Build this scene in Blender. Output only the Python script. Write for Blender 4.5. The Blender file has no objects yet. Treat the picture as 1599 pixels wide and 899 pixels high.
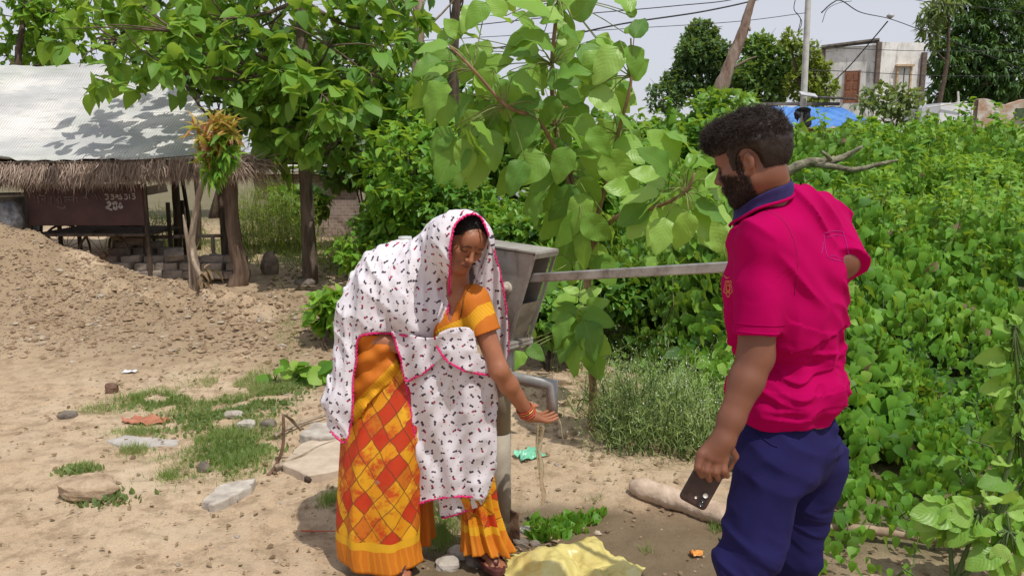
import bpy, math, random
import numpy as np
R_ = math.radians
rng = np.random.default_rng(7)
random.seed(7)
sc = bpy.context.scene
# ------------------------------------------------------------------ camera
F_PX = 1250.0
PITCH = math.atan(214.5 / F_PX)
CT, ST = math.cos(PITCH), math.sin(PITCH)
CAMZ = 1.6
cam_d = bpy.data.cameras.new('camera'); cam = bpy.data.objects.new('camera', cam_d)
sc.collection.objects.link(cam); sc.camera = cam
cam.location = (0, 0, CAMZ); cam.rotation_euler = (math.pi / 2 - PITCH, 0, 0)
cam_d.sensor_width = 36; cam_d.lens = F_PX / 1599 * 36
cam_d.clip_start = 0.05; cam_d.clip_end = 2000
# ------------------------------------------------------------------ world, sun
SUN = np.array((0.30, -0.42, 1.0)); SUN /= np.linalg.norm(SUN)
w = bpy.data.worlds.new('World'); sc.world = w; w.use_nodes = True
wt = w.node_tree; wt.nodes.clear()
sky = wt.nodes.new('ShaderNodeTexSky'); sky.sky_type = 'NISHITA'; sky.sun_disc = False
sky.sun_elevation = math.asin(SUN[2]); sky.sun_rotation = math.atan2(SUN[0], SUN[1])
sky.air_density = 1.0; sky.dust_density = 2.5; sky.ozone_density = 1.5
# thin even overcast veil over the blue
mx = wt.nodes.new('ShaderNodeMix'); mx.data_type = 'RGBA'; mx.inputs[0].default_value = 0.80
mx.inputs[7].default_value = (5.15, 5.2, 5.7, 1)
wt.links.new(sky.outputs[0], mx.inputs[6])
bg = wt.nodes.new('ShaderNodeBackground'); bg.inputs[1].default_value = 0.148
wo = wt.nodes.new('ShaderNodeOutputWorld')
wt.links.new(mx.outputs[2], bg.inputs[0]); wt.links.new(bg.outputs[0], wo.inputs[0])
sl = bpy.data.lights.new('sun', 'SUN'); so = bpy.data.objects.new('sun', sl); sc.collection.objects.link(so)
sl.energy = 3.8; sl.angle = R_(0.6); sl.color = (1.0, 0.955, 0.88)
from mathutils import Vector, Matrix
so.rotation_euler = Vector(SUN).to_track_quat('Z', 'Y').to_euler(); so.location = (0, 0, 20)
vs = sc.view_settings
sc.display_settings.display_device = 'sRGB'
vs.view_transform = 'Standard'; vs.look = 'None'; vs.gamma = 1; vs.use_curve_mapping = False
vs.exposure = -0.08
cy = sc.cycles
cy.max_bounces = 7; cy.diffuse_bounces = 4; cy.glossy_bounces = 3; cy.transmission_bounces = 5; cy.transparent_max_bounces = 12
cy.caustics_reflective = False; cy.caustics_refractive = False; cy.sample_clamp_indirect = 8

# ------------------------------------------------------------------ helpers
def nrm(v): v = np.asarray(v, float); return v / (np.linalg.norm(v, axis=-1, keepdims=True) + 1e-12)
def ray(px, py):
    a = (px - 799.5) / F_PX; b = (449.5 - py) / F_PX
    return np.array((a, CT + b * ST, -ST + b * CT))
def P(px, py, Y):
    d = ray(px, py); return np.array((0, 0, CAMZ)) + d * (Y / d[1])
def hash3(ix, iy, iz, s=0):
    h = (ix.astype(np.int64) * 374761393 + iy.astype(np.int64) * 668265263 + iz.astype(np.int64) * 2147483647 + s * 1274126177) & 0xffffffff
    h = ((h ^ (h >> 13)) * 1274126177) & 0xffffffff
    h = (h ^ (h >> 16)) & 0xffffffff
    return h / 4294967295.0
def vn(p, f=1.0, s=0):
    """value noise -1..1 at points (N,3) or (N,2)"""
    p = np.asarray(p, float) * f
    if p.shape[-1] == 2: p = np.concatenate([p, np.zeros(p.shape[:-1] + (1,))], -1)
    i = np.floor(p); t = p - i; t = t * t * (3 - 2 * t)
    ix, iy, iz = i[..., 0], i[..., 1], i[..., 2]; r = 0
    for dx in (0, 1):
        for dy in (0, 1):
            for dz in (0, 1):
                wgt = (t[..., 0] if dx else 1 - t[..., 0]) * (t[..., 1] if dy else 1 - t[..., 1]) * (t[..., 2] if dz else 1 - t[..., 2])
                r = r + wgt * hash3(ix + dx, iy + dy, iz + dz, s)
    return r * 2 - 1
def fbm(p, f, o=4, s=0, g=0.5):
    r = 0; a = 1
    for k in range(o): r = r + a * vn(p, f, s + k); a *= g; f *= 2.03
    return r
def sstep(x, a, b): t = np.clip((x - a) / (b - a), 0, 1); return t * t * (3 - 2 * t)

col = sc.collection
def tag(o, label=None, cat=None, group=None, kind=None):
    if label: o['label'] = label
    if cat: o['category'] = cat
    if group: o['group'] = group
    if kind: o['kind'] = kind
    return o
def thing(name, label, cat, loc=(0, 0, 0), group=None):
    o = bpy.data.objects.new(name, None); col.objects.link(o); o.location = loc; o.empty_display_size = 0.1
    return tag(o, label, cat, group)
def set_parent(o, parent):
    if parent is not None:
        o.parent = parent
        L = Vector((0, 0, 0)); p = parent
        while p is not None: L += Vector(p.location); p = p.parent
        o.location = -L if o.type == 'MESH' else o.location
    return o
def raw_mesh(name, V, Fs, m, parent=None, smooth=True, uv=None, attrs=None):
    """V (N,3) world coords; Fs (M,3|4) array or list of faces"""
    me = bpy.data.meshes.new(name); V = np.asarray(V, np.float32)
    if isinstance(Fs, np.ndarray):
        k = Fs.shape[1]; n = len(Fs)
        me.vertices.add(len(V)); me.vertices.foreach_set('co', V.ravel())
        me.loops.add(n * k); me.loops.foreach_set('vertex_index', Fs.ravel().astype(np.int32))
        me.polygons.add(n); me.polygons.foreach_set('loop_start', np.arange(0, n * k, k, dtype=np.int32))
        me.update(calc_edges=True)
    else:
        me.from_pydata(V.tolist(), [], Fs)
    me.polygons.foreach_set('use_smooth', np.full(len(me.polygons), smooth))
    if uv is not None:
        li = np.empty(len(me.loops), np.int32); me.loops.foreach_get('vertex_index', li)
        l = me.uv_layers.new(name='UVMap'); l.data.foreach_set('uv', np.asarray(uv, np.float32)[li].ravel())
    for k, a in (attrs or {}).items():
        a = np.asarray(a, np.float32)
        if a.ndim == 1:
            t = me.attributes.new(k, 'FLOAT', 'POINT'); t.data.foreach_set('value', a)
        else:
            if a.shape[1] == 3: a = np.concatenate([a, np.ones((len(a), 1), np.float32)], 1)
            t = me.attributes.new(k, 'FLOAT_COLOR', 'POINT'); t.data.foreach_set('color', a.ravel())
    if m is not None: me.materials.append(m)
    me.update(); me.validate()
    o = bpy.data.objects.new(name, me); col.objects.link(o); set_parent(o, parent)
    return o
def catmull(pts, n=6):
    pts = np.asarray(pts, float)
    if len(pts) < 3: return np.array([pts[0] + (pts[-1] - pts[0]) * t for t in np.linspace(0, 1, n + 1)])
    q = np.vstack([2 * pts[0] - pts[1], pts, 2 * pts[-1] - pts[-2]]); out = []
    for i in range(1, len(q) - 2):
        for t in np.linspace(0, 1, n, endpoint=False):
            a, b, c, d = q[i - 1], q[i], q[i + 1], q[i + 2]
            out.append(0.5 * ((2 * b) + (-a + c) * t + (2 * a - 5 * b + 4 * c - d) * t * t + (-a + 3 * b - 3 * c + d) * t ** 3))
    out.append(q[-2]); return np.array(out)
class MB:
    def __init__(s): s.v = []; s.f = []; s.n = 0
    def add(s, V, Fs):
        V = np.asarray(V, float); s.v.append(V); s.f += [tuple(int(i) + s.n for i in f) for f in Fs]; s.n += len(V); return s
    def tube(s, pts, rad, n=8, smooth=0, cap=True, rough=0.0, squash=None):
        pts = np.asarray(pts, float)
        rad = np.full(len(pts), rad) if np.isscalar(rad) else np.asarray(rad, float)
        if smooth:
            q = np.concatenate([pts, rad[:, None]], 1); q = catmull(q, smooth); pts, rad = q[:, :3], np.maximum(q[:, 3], 1e-4)
        T = nrm(np.gradient(pts, axis=0)); up = np.array((0, 0, 1.0)) if abs(T[0][2]) < .9 else np.array((0, 1.0, 0))
        V = []; A = np.linspace(0, 2 * math.pi, n, endpoint=False)
        x = nrm(np.cross(T[0], up))
        for i in range(len(pts)):
            x = nrm(x - T[i] * np.dot(x, T[i])); y = np.cross(T[i], x)
            rr = rad[i] * (1 + (rough * rng.normal(size=n) if rough else 0))
            V.append(pts[i] + (np.cos(A) * rr)[:, None] * x + (np.sin(A) * rr * (squash or 1))[:, None] * y)
        V = np.concatenate(V); Fs = []
        for i in range(len(pts) - 1):
            for k in range(n):
                a = i * n + k; b = i * n + (k + 1) % n; Fs.append((a, b, b + n, a + n))
        if cap: Fs.append(tuple(range(n))[::-1]); Fs.append(tuple((len(pts) - 1) * n + k for k in range(n)))
        return s.add(V, Fs)
    def box(s, c, size, rot=None, bev=0.0, jit=0.0):
        c = np.asarray(c, float); h = np.asarray(size, float) / 2
        if bev <= 0:
            V = np.array([(x, y, z) for x in (-1, 1) for y in (-1, 1) for z in (-1, 1)], float) * h
            Fs = [(0, 1, 3, 2), (4, 6, 7, 5), (0, 4, 5, 1), (2, 3, 7, 6), (0, 2, 6, 4), (1, 5, 7, 3)]
        else:
            V = []; idx = {}
            for x in (-1, 1):
                for y in (-1, 1):
                    for z in (-1, 1):
                        for ax in range(3):
                            p = np.array((x, y, z), float) * h; q = p - np.array((x, y, z)) * bev; q[ax] = p[ax]
                            idx[(x, y, z, ax)] = len(V); V.append(q)
            V = np.array(V); Fs = []; S = (-1, 1)
            g = lambda x, y, z, a: idx[(x, y, z, a)]
            for sx in S: Fs.append([g(sx, -1, -1, 0), g(sx, 1, -1, 0), g(sx, 1, 1, 0), g(sx, -1, 1, 0)])
            for sy in S: Fs.append([g(-1, sy, -1, 1), g(1, sy, -1, 1), g(1, sy, 1, 1), g(-1, sy, 1, 1)])
            for sz in S: Fs.append([g(-1, -1, sz, 2), g(1, -1, sz, 2), g(1, 1, sz, 2), g(-1, 1, sz, 2)])
            for a in S:
                for b in S:
                    Fs.append([g(-1, a, b, 1), g(1, a, b, 1), g(1, a, b, 2), g(-1, a, b, 2)])
                    Fs.append([g(a, -1, b, 0), g(a, 1, b, 0), g(a, 1, b, 2), g(a, -1, b, 2)])
                    Fs.append([g(a, b, -1, 0), g(a, b, 1, 0), g(a, b, 1, 1), g(a, b, -1, 1)])
            for x in S:
                for y in S:
                    for z in S: Fs.append([g(x, y, z, 0), g(x, y, z, 1), g(x, y, z, 2)])
            out = []
            for f in Fs:
                p = V[list(f)]; nn = np.cross(p[1] - p[0], p[2] - p[0])
                out.append(tuple(f) if np.dot(nn, p.mean(0)) > 0 else tuple(f)[::-1])
            Fs = out
        if jit: V = V + rng.normal(size=V.shape) * jit
        if rot is not None: V = V @ np.asarray(rot, float).T
        return s.add(V + c, Fs)
    def build(s, name, m, parent=None, smooth=False):
        return raw_mesh(name, np.concatenate(s.v), s.f, m, parent, smooth)
def rotz(a): c, s = math.cos(a), math.sin(a); return np.array(((c, -s, 0), (s, c, 0), (0, 0, 1.0)))
def rotx(a): c, s = math.cos(a), math.sin(a); return np.array(((1.0, 0, 0), (0, c, -s), (0, s, c)))
def roty(a): c, s = math.cos(a), math.sin(a); return np.array(((c, 0, s), (0, 1.0, 0), (-s, 0, c)))

# ------------------------------------------------------------------ materials
class NB:
    def __init__(s, name):
        s.m = bpy.data.materials.new(name); s.m.use_nodes = True; s.t = s.m.node_tree; s.t.nodes.clear()
        s.out = s.t.nodes.new('ShaderNodeOutputMaterial')
    def n(s, typ, ins=None, **props):
        nd = s.t.nodes.new('ShaderNode' + typ)
        for k, v in props.items(): setattr(nd, k, v)
        for k, v in (ins or {}).items():
            i = nd.inputs[k]
            if hasattr(v, 'links') or isinstance(v, bpy.types.NodeSocket): s.t.links.new(v, i)
            else: i.default_value = v
        return nd
    def mix(s, f, a, b, mode='MIX'):
        nd = s.n('Mix', data_type='RGBA', blend_type=mode)
        for i, v in ((0, f), (6, a), (7, b)):
            if isinstance(v, bpy.types.NodeSocket): s.t.links.new(v, nd.inputs[i])
            else: nd.inputs[i].default_value = v if i == 0 else (tuple(v) + (1,) if len(v) == 3 else v)
        return nd.outputs[2]
    def math(s, op, a, b=0.0, c=0.0):
        nd = s.n('Math', operation=op)
        for i, v in ((0, a), (1, b), (2, c)):
            if isinstance(v, bpy.types.NodeSocket): s.t.links.new(v, nd.inputs[i])
            else: nd.inputs[i].default_value = v
        return nd.outputs[0]
    def coord(s, kind='Object', scale=None):
        o = s.n('TexCoord').outputs[kind]
        if scale is not None:
            mp = s.n('Mapping', {0: o}); mp.inputs[3].default_value = scale; o = mp.outputs[0]
        return o
    def noise(s, vec, scale, detail=5, rough=.6, out=0):
        return s.n('TexNoise', {'Vector': vec, 'Scale': scale, 'Detail': detail, 'Roughness': rough}).outputs[out]
    def ramp(s, f, stops):
        nd = s.n('ValToRGB', {0: f}); cr = nd.color_ramp
        while len(cr.elements) < len(stops): cr.elements.new(.5)
        for e, (p, c) in zip(cr.elements, stops):
            e.position = p; e.color = (c, c, c, 1) if np.isscalar(c) else tuple(c) + (1,)
        return nd.outputs[0]
    def bump(s, h, strength=.4, dist=.01):
        return s.n('Bump', {'Height': h, 'Strength': strength, 'Distance': dist}).outputs[0]
    def bsdf(s, color, rough=.6, spec=.4, metal=0, normal=None, **kw):
        nd = s.n('BsdfPrincipled')
        for k, v in (('Base Color', color), ('Roughness', rough), ('Specular IOR Level', spec), ('Metallic', metal)):
            if isinstance(v, bpy.types.NodeSocket): s.t.links.new(v, nd.inputs[k])
            else: nd.inputs[k].default_value = tuple(v) + (1,) if (k == 'Base Color' and len(v) == 3) else v
        for k, v in kw.items():
            k = k.replace('_', ' ')
            if isinstance(v, bpy.types.NodeSocket): s.t.links.new(v, nd.inputs[k])
            else: nd.inputs[k].default_value = v
        if normal is not None: s.t.links.new(normal, nd.inputs['Normal'])
        return nd.outputs[0]
    def done(s, sh): s.t.links.new(sh, s.out.inputs[0]); return s.m
def simple(name, c1, c2, scale=8, rough=.8, spec=.3, bump=.3, dist=.005, stretch=None, detail=6, metal=0, lo=.35, hi=.65):
    b = NB(name); v = b.coord('Object', stretch)
    f = b.noise(v, scale, detail); c = b.ramp(f, [(lo, c1), (hi, c2)])
    f2 = b.noise(v, scale * 4, 4)
    return b.done(b.bsdf(c, rough, spec, metal, b.bump(b.math('ADD', f, b.math('MULTIPLY', f2, .5)), bump, dist)))
def leafmat(name, cols, rough=.42, trans=.35, veins=0.0, spec=.45, bumps=.0):
    b = NB(name)
    r = b.n('Attribute', attribute_name='rnd').outputs['Fac']
    c = b.ramp(r, [(i / max(1, len(cols) - 1), k) for i, k in enumerate(cols)])
    nv = b.noise(b.coord('Object'), 1.3, 2); c = b.mix(b.ramp(nv, [(.35, 0.0), (.7, .35)]), c, tuple(x * .75 for x in cols[0]))
    norm = None
    if veins:
        uv = b.n('UVMap').outputs[0]; sp = b.n('SeparateXYZ', {0: uv})
        au = b.math('ABSOLUTE', b.math('SUBTRACT', sp.outputs[0], .5))
        mid = b.math('LESS_THAN', au, .022)
        side = b.math('SINE', b.math('MULTIPLY', b.math('SUBTRACT', sp.outputs[1], b.math('MULTIPLY', au, .75)), 56))
        sv = b.ramp(side, [(.90, 0.0), (1.0, 1.0)])
        vv = b.math('MAXIMUM', mid, b.math('MULTIPLY', sv, .55))
        c = b.mix(b.math('MULTIPLY', vv, veins), c, (.30, .42, .13))
        norm = b.bump(b.math('ADD', b.math('MULTIPLY', side, -.18), b.noise(b.coord('Object'), 34, 4)), .30, .005)
        br = b.noise(b.coord('Object'), 11, 4); c = b.mix(b.ramp(br, [(.66, 0.0), (.74, .6)]), c, (.17, .15, .04))
    p = b.bsdf(c, rough, spec, 0, norm)
    tr = b.n('BsdfTranslucent', {'Color': b.mix(.5, c, (.50, .62, .04))})
    ms = b.n('MixShader', {0: trans, 1: p, 2: tr.outputs[0]})
    return b.done(ms.outputs[0])

# ------------------------------------------------------------------ leaves
def leaf_tpl(L=6, S=2, W=.36, fold=.25, droop=.35, tip=1.0, wave=0.0, base=.75, lobe=0.0):
    """unit-length leaf along +y; returns verts, quads, uv"""
    V = []; UV = []; T = np.linspace(0, 1, L + 1)
    for t in T:
        wdt = W * (math.sin(math.pi * min(1, t) ** base) ** .75 if 0 < t < 1 else 0.012) * (1 - .25 * t * (tip > 1))
        wdt *= 1 + lobe * math.cos(t * 9.5 + .6)
        for k in range(-S, S + 1):
            u = k / S; x = u * wdt
            z = fold * abs(x) - droop * t * t + wave * math.sin(t * 16 + k) * abs(u)
            V.append((x, t - .1 * abs(u) * wdt, z)); UV.append((u * .5 + .5, t))
    n = 2 * S + 1; Fq = [(i * n + k, i * n + k + 1, (i + 1) * n + k + 1, (i + 1) * n + k) for i in range(L) for k in range(2 * S)]
    return np.array(V), np.array(Fq), np.array(UV)
TPL = dict(
    big=leaf_tpl(10, 3, .35, .22, .34, 1, .045),
    mid=leaf_tpl(5, 2, .37, .25, .40, 1, .02),
    small=leaf_tpl(3, 1, .31, .35, .30),
    heart=leaf_tpl(5, 1, .37, .30, .42, 1, 0, .55),
    narrow=leaf_tpl(5, 1, .14, .25, .45), lobed=leaf_tpl(7, 1, .40, .25, .55, 1, .02, .5, .32),
    tiny=leaf_tpl(2, 1, .3, .2, .1),
    blade=(np.array([(-.03, 0, 0), (.03, 0, 0), (.02, .5, -.03), (-.02, .5, -.03), (0.002, 1, -.18), (-.002, 1, -.18)]), np.array([(0, 1, 2, 3), (3, 2, 4, 5)]), np.array([(0, 0), (1, 0), (1, .5), (0, .5), (.5, 1), (.5, 1)])),
)
def foliage(name, pos, dirs, sizes, tpl, m, parent=None, normals=None, rnd=None, thick=False):
    T, Fq, UV = TPL[tpl]; n = len(pos); pos = np.asarray(pos, float); D = nrm(dirs)
    N = normals if normals is not None else np.tile((0, 0, 1.0), (n, 1)) + rng.normal(size=(n, 3)) * .35
    X = nrm(np.cross(D, N)); Z = np.cross(X, D)
    sizes = np.asarray(sizes)[:, None, None]; k = rng.uniform(.4, 1.5, (n, 1, 1)); wd = rng.uniform(.85, 1.15, (n, 1, 1))
    V = pos[:, None] + sizes * (T[None, :, 0:1] * X[:, None] * wd + T[None, :, 1:2] * D[:, None] + T[None, :, 2:3] * Z[:, None] * k)
    Fs = (Fq[None] + (np.arange(n) * len(T))[:, None, None]).reshape(-1, 4)
    r = rng.random(n) if rnd is None else np.clip(rnd, 0, 1)
    return raw_mesh(name, V.reshape(-1, 3), Fs, m, parent, True, np.tile(UV, (n, 1)), {'rnd': np.repeat(r, len(T))})
def rosettes(nodes, out, per, size, droop=-.25, spread=.9, jitter=.02):
    """leaves radiating round twig-end nodes; returns pos, dir, size"""
    n = len(nodes); pos = np.repeat(nodes, per, 0) + rng.normal(size=(n * per, 3)) * jitter
    D = np.repeat(nrm(out), per, 0) * (1 - spread * .5) + rng.normal(size=(n * per, 3)) * spread
    D[:, 2] += droop
    return pos, nrm(D), rng.uniform(.55, 1.15, n * per) * size
def shell(c, r, n, inner=.55, flat=1.0):
    d = nrm(rng.normal(size=(n, 3))); rr = (inner + (1 - inner) * rng.random(n) ** .6)[:, None]
    r = np.asarray(r, float) * np.ones(3)
    q = d * rr * r * (1 + .18 * vn(d * 2 + c, 1.7, 5)[:, None])
    return np.asarray(c) + q, d
# ================================================================== GROUND
def H(x, y):
    x = np.asarray(x, float); y = np.asarray(y, float)
    q = np.stack([x, y], -1)
    sy = np.where(y < 7.7, 1.0, .95)
    m = .90 * np.exp(-((np.minimum(x + 5.2, 8)) / 1.58) ** 2 * (x > -5.2)) * np.exp(-((y - 7.7) / sy) ** 2)
    m = m * (1 + .12 * fbm(q, 1.2, 3, 11))
    m2 = .16 * np.exp(-((x + 1.9) / .9) ** 2 - ((y - 6.7) / .55) ** 2) + .15 * np.exp(-((x + 2.7) / 1.0) ** 2 - ((y - 7.3) / .8) ** 2) * (1 + 1.1 * fbm(q, 3.0, 4, 3))      # earth heap behind the woman
    m3 = .10 * np.exp(-((x - .15) / .9) ** 2 - ((y - 5.1) / .5) ** 2)
    g = .03 * fbm(q, .45, 3, 21) + .012 * fbm(q, 2.5, 4, 31) + .009 * fbm(q, 11, 3, 41)
    rock = sstep(m + m2, .05, .3) * .035 * fbm(q, 7, 3, 51)
    near = sstep(np.hypot(x, y), 60, 20)
    wet = .035 * np.exp(-((x - .7) / .55) ** 2 - ((y - 2.95) / .35) ** 2)
    return (m + m2 + m3 + g + rock - wet) * near
_TT = np.cumsum(np.concatenate([[1.0], .008 + .0012 * np.arange(700)]))
_cache = {}
def GT(px, py, dz=0.0):
    d = ray(px, py); p = np.array((0, 0, CAMZ)) + d * _TT[:, None]; p = p[p[:, 1] < 40]
    v = p[:, 2] - H(p[:, 0], p[:, 1]) - dz; k = np.nonzero(v <= 0)[0]
    if not len(k): return p[-1]
    k = k[0]; return p[k - 1] + (p[k] - p[k - 1]) * v[k - 1] / (v[k - 1] - v[k])
def on(x, y, dz=0.0): return np.array((x, y, float(H(x, y)) + dz))

def axis(a, b, step, far, k=1.16):
    mid = np.arange(a, b + 1e-6, step); s = step; lo = [a]; hi = [b]
    while lo[-1] > -far: s *= k; lo.append(lo[-1] - s)
    s = step
    while hi[-1] < far: s *= k; hi.append(hi[-1] + s)
    return np.concatenate([lo[::-1][:-1], mid, hi[1:]])
gx = axis(-7.5, 4.0, .032, 500); gy = axis(1.2, 12.0, .032, 500)
GX, GY = np.meshgrid(gx, gy); GZ = H(GX.ravel(), GY.ravel())
nx = len(gx); ii = (np.arange(len(gy) - 1)[:, None] * nx + np.arange(nx - 1)[None]).ravel()
b = NB('dry_earth'); v = b.coord('Object')
n1 = b.noise(v, .7, 6); n2 = b.noise(v, 9, 8, .7); n3 = b.noise(v, 60, 5, .7)
c = b.ramp(n1, [(.3, (.38, .27, .17)), (.5, (.46, .34, .22)), (.7, (.52, .405, .275))])
c = b.mix(b.ramp(n2, [(.40, 0.7), (.54, 0.0)]), c, (.24, .165, .10)); n4 = b.noise(v, 150, 4, .8); c = b.mix(b.ramp(n4, [(.36, .5), (.5, 0.0)]), c, (.20, .14, .09)); c = b.mix(b.ramp(b.noise(v, 2.3, 6, .65), [(.5, 0.0), (.66, .5)]), c, (.52, .42, .30))
c = b.mix(b.ramp(n3, [(.55, 0.0), (.72, .55)]), c, (.58, .49, .37))
vo = b.n('TexVoronoi', {'Vector': v, 'Scale': 26.0}); c = b.mix(b.ramp(vo.outputs['Distance'], [(.02, .5), (.16, 0.0)]), c, (.30, .23, .16))
wetm = b.n('Attribute', attribute_name='wet').outputs['Fac']; c = b.mix(b.math('MULTIPLY', wetm, .85), c, (.115, .082, .045))
grm = b.n('Attribute', attribute_name='grn').outputs['Fac']; c = b.mix(b.math('MULTIPLY', grm, .85), c, (.07, .075, .03))
hpm = b.n('Attribute', attribute_name='heap').outputs['Fac']; c = b.mix(b.math('MULTIPLY', hpm, .8), c, b.mix(n2, (.19, .135, .08), (.33, .245, .16)))
bp = b.bump(b.math('ADD', n2, b.math('MULTIPLY', n3, .6)), .9, .012)
rg = b.math('SUBTRACT', .95, b.math('MULTIPLY', wetm, .42))
EARTH = b.done(b.bsdf(c, rg, .3, 0, bp))
fx, fy = GX.ravel(), GY.ravel(); q2 = np.stack([fx, fy], -1)
def smear(cx, cy_, rx, ry): return np.exp(-((fx - cx) / rx) ** 4 - ((fy - cy_) / ry) ** 4)
wet = np.clip(smear(.62, 3.0, .72, .42) * 1.3 + smear(.12, 3.2, .36, .25) * 1.2 + smear(-.1, 2.95, .4, .2), 0, 1) * sstep(fbm(q2, 4, 3, 8), -1.5, -.3)
grn = np.clip(sstep(fx, 1.0 + .0 * fy, 1.7) * sstep(fy, 2.6, 3.2) + sstep(fy, 8.6, 10.5) * sstep(fx, -2.2, -.6) + sstep(fy, 16, 20) + sstep(fy, 6.0, 7.2) * sstep(fx, -.9, .1), 0, 1) * .9
heap = np.clip(sstep(GZ, .10, .35) * (fx < -1.5) + np.exp(-((fx + 1.8) / 1.7) ** 4 - ((fy - 7.0) / 1.25) ** 4) * .95 + np.exp(-((fx + 3.4) / 2.0) ** 4 - ((fy - 7.7) / 1.7) ** 4) * .9, 0, 1) * sstep(fbm(q2, 2.2, 3, 95), -.9, .0)
raw_mesh('ground', np.stack([fx, fy, GZ], -1), np.stack([ii, ii + 1, ii + nx + 1, ii + nx], -1), EARTH, None, True, None, {'wet': wet, 'grn': grn, 'heap': heap})
tag(bpy.data.objects['ground'], kind='structure')

# ------------------------------------------------------------------ leaf materials
BARK = simple('bark', (.075, .055, .04), (.20, .155, .115), 14, .9, .2, .9, .02, (1, 1, .18))
BARKD = simple('bark_dark', (.045, .033, .024), (.13, .095, .07), 14, .9, .2, .9, .02, (1, 1, .18))
BARKP = simple('bark_pale', (.20, .145, .10), (.42, .34, .26), 16, .9, .2, .9, .02, (1, 1, .15))
LG = [(.055, .155, .025), (.11, .27, .035), (.175, .37, .05), (.30, .50, .08)]
L_TEAK = leafmat('teak_leaf', [(.085, .21, .04), (.15, .33, .05), (.22, .43, .06), (.36, .57, .10)], .5, .45, .2, spec=.3)
L_TEAKN = leafmat('teak_leaf_new', [(.19, .39, .06), (.27, .49, .08), (.37, .58, .13)], .40, .42, .2)
L_BUSH = leafmat('bush_leaf', LG, .42, .33)
L_VINE = leafmat('vine_leaf', [(.065, .19, .022), (.13, .32, .032), (.20, .42, .045), (.36, .57, .09)], .5, .42, spec=.3)
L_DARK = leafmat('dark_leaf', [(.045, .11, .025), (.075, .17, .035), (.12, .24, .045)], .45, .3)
L_PALE = leafmat('pale_leaf', [(.10, .16, .05), (.17, .24, .08), (.26, .33, .13)], .6, .3)
L_YEL = leafmat('yellow_leaf', [(.16, .24, .045), (.26, .34, .06), (.36, .40, .10)], .5, .4)
L_DRY = leafmat('dry_leaf', [(.14, .085, .05), (.26, .17, .10), (.36, .26, .17)], .7, .2)
L_RED = leafmat('red_leaf', [(.46, .15, .08), (.62, .28, .12), (.62, .46, .14), (.42, .52, .10)], .4, .45)
L_FAR = leafmat('hazed_far_leaf', [(.06, .125, .05), (.10, .20, .065), (.15, .28, .08)], .6, .25)  # distance haze is put into this lighter, bluer leaf colour
L_GRASS = leafmat('grass_blade', [(.12, .20, .05), (.19, .30, .07), (.28, .38, .12), (.40, .38, .20)], .6, .35)

# ------------------------------------------------------------------ trees and bushes
def tree(name, label, cat, base, trunk, rad, lobes, leaf, tpl, size, per=4, bark=BARK, limbs=True, group=None, droop=-.3, spread=.8, inner=.5):
    """trunk: list of points; lobes: (centre, radius, n rosettes)"""
    r = thing(name, label, cat, base, group)
    mb = MB(); mb.tube(trunk, rad, 10, 4, rough=.05)
    if limbs:
        for c, rr, n in lobes:
            c = np.asarray(c); k = max(1, int(len(trunk) * .5)); cand = np.asarray(trunk)[k:]
            a = cand[np.argmin(np.linalg.norm(cand - c, axis=1) + .0)]
            mid = (a + c) / 2 + rng.normal(size=3) * .06 * np.linalg.norm(c - a) + (0, 0, -.05)
            mb.tube([a, mid, c], [rad[-1] * .8, rad[-1] * .5, rad[-1] * .2], 6, 4)
            for _ in range(4):
                e = c + rng.normal(size=3) * np.asarray(rr) * .6
                mb.tube([c * .7 + mid * .3, (c + e) / 2, e], [rad[-1] * .35, rad[-1] * .2, rad[-1] * .08], 5, 2)
    mb.build('trunk', bark, r, True)
    PP, DD, SS, RR = [], [], [], []
    for c, rr, n in lobes:
        q, d = shell(c, rr, n, inner)
        p, dd, s = rosettes(q, d + (0, 0, .15), per, size, droop, spread)
        PP.append(p); DD.append(dd); SS.append(s)
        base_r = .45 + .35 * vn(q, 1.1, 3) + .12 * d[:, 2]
        RR.append(np.repeat(base_r, per) + rng.normal(size=n * per) * .16)
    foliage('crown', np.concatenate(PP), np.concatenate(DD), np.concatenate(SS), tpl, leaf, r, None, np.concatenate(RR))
    return r
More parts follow.
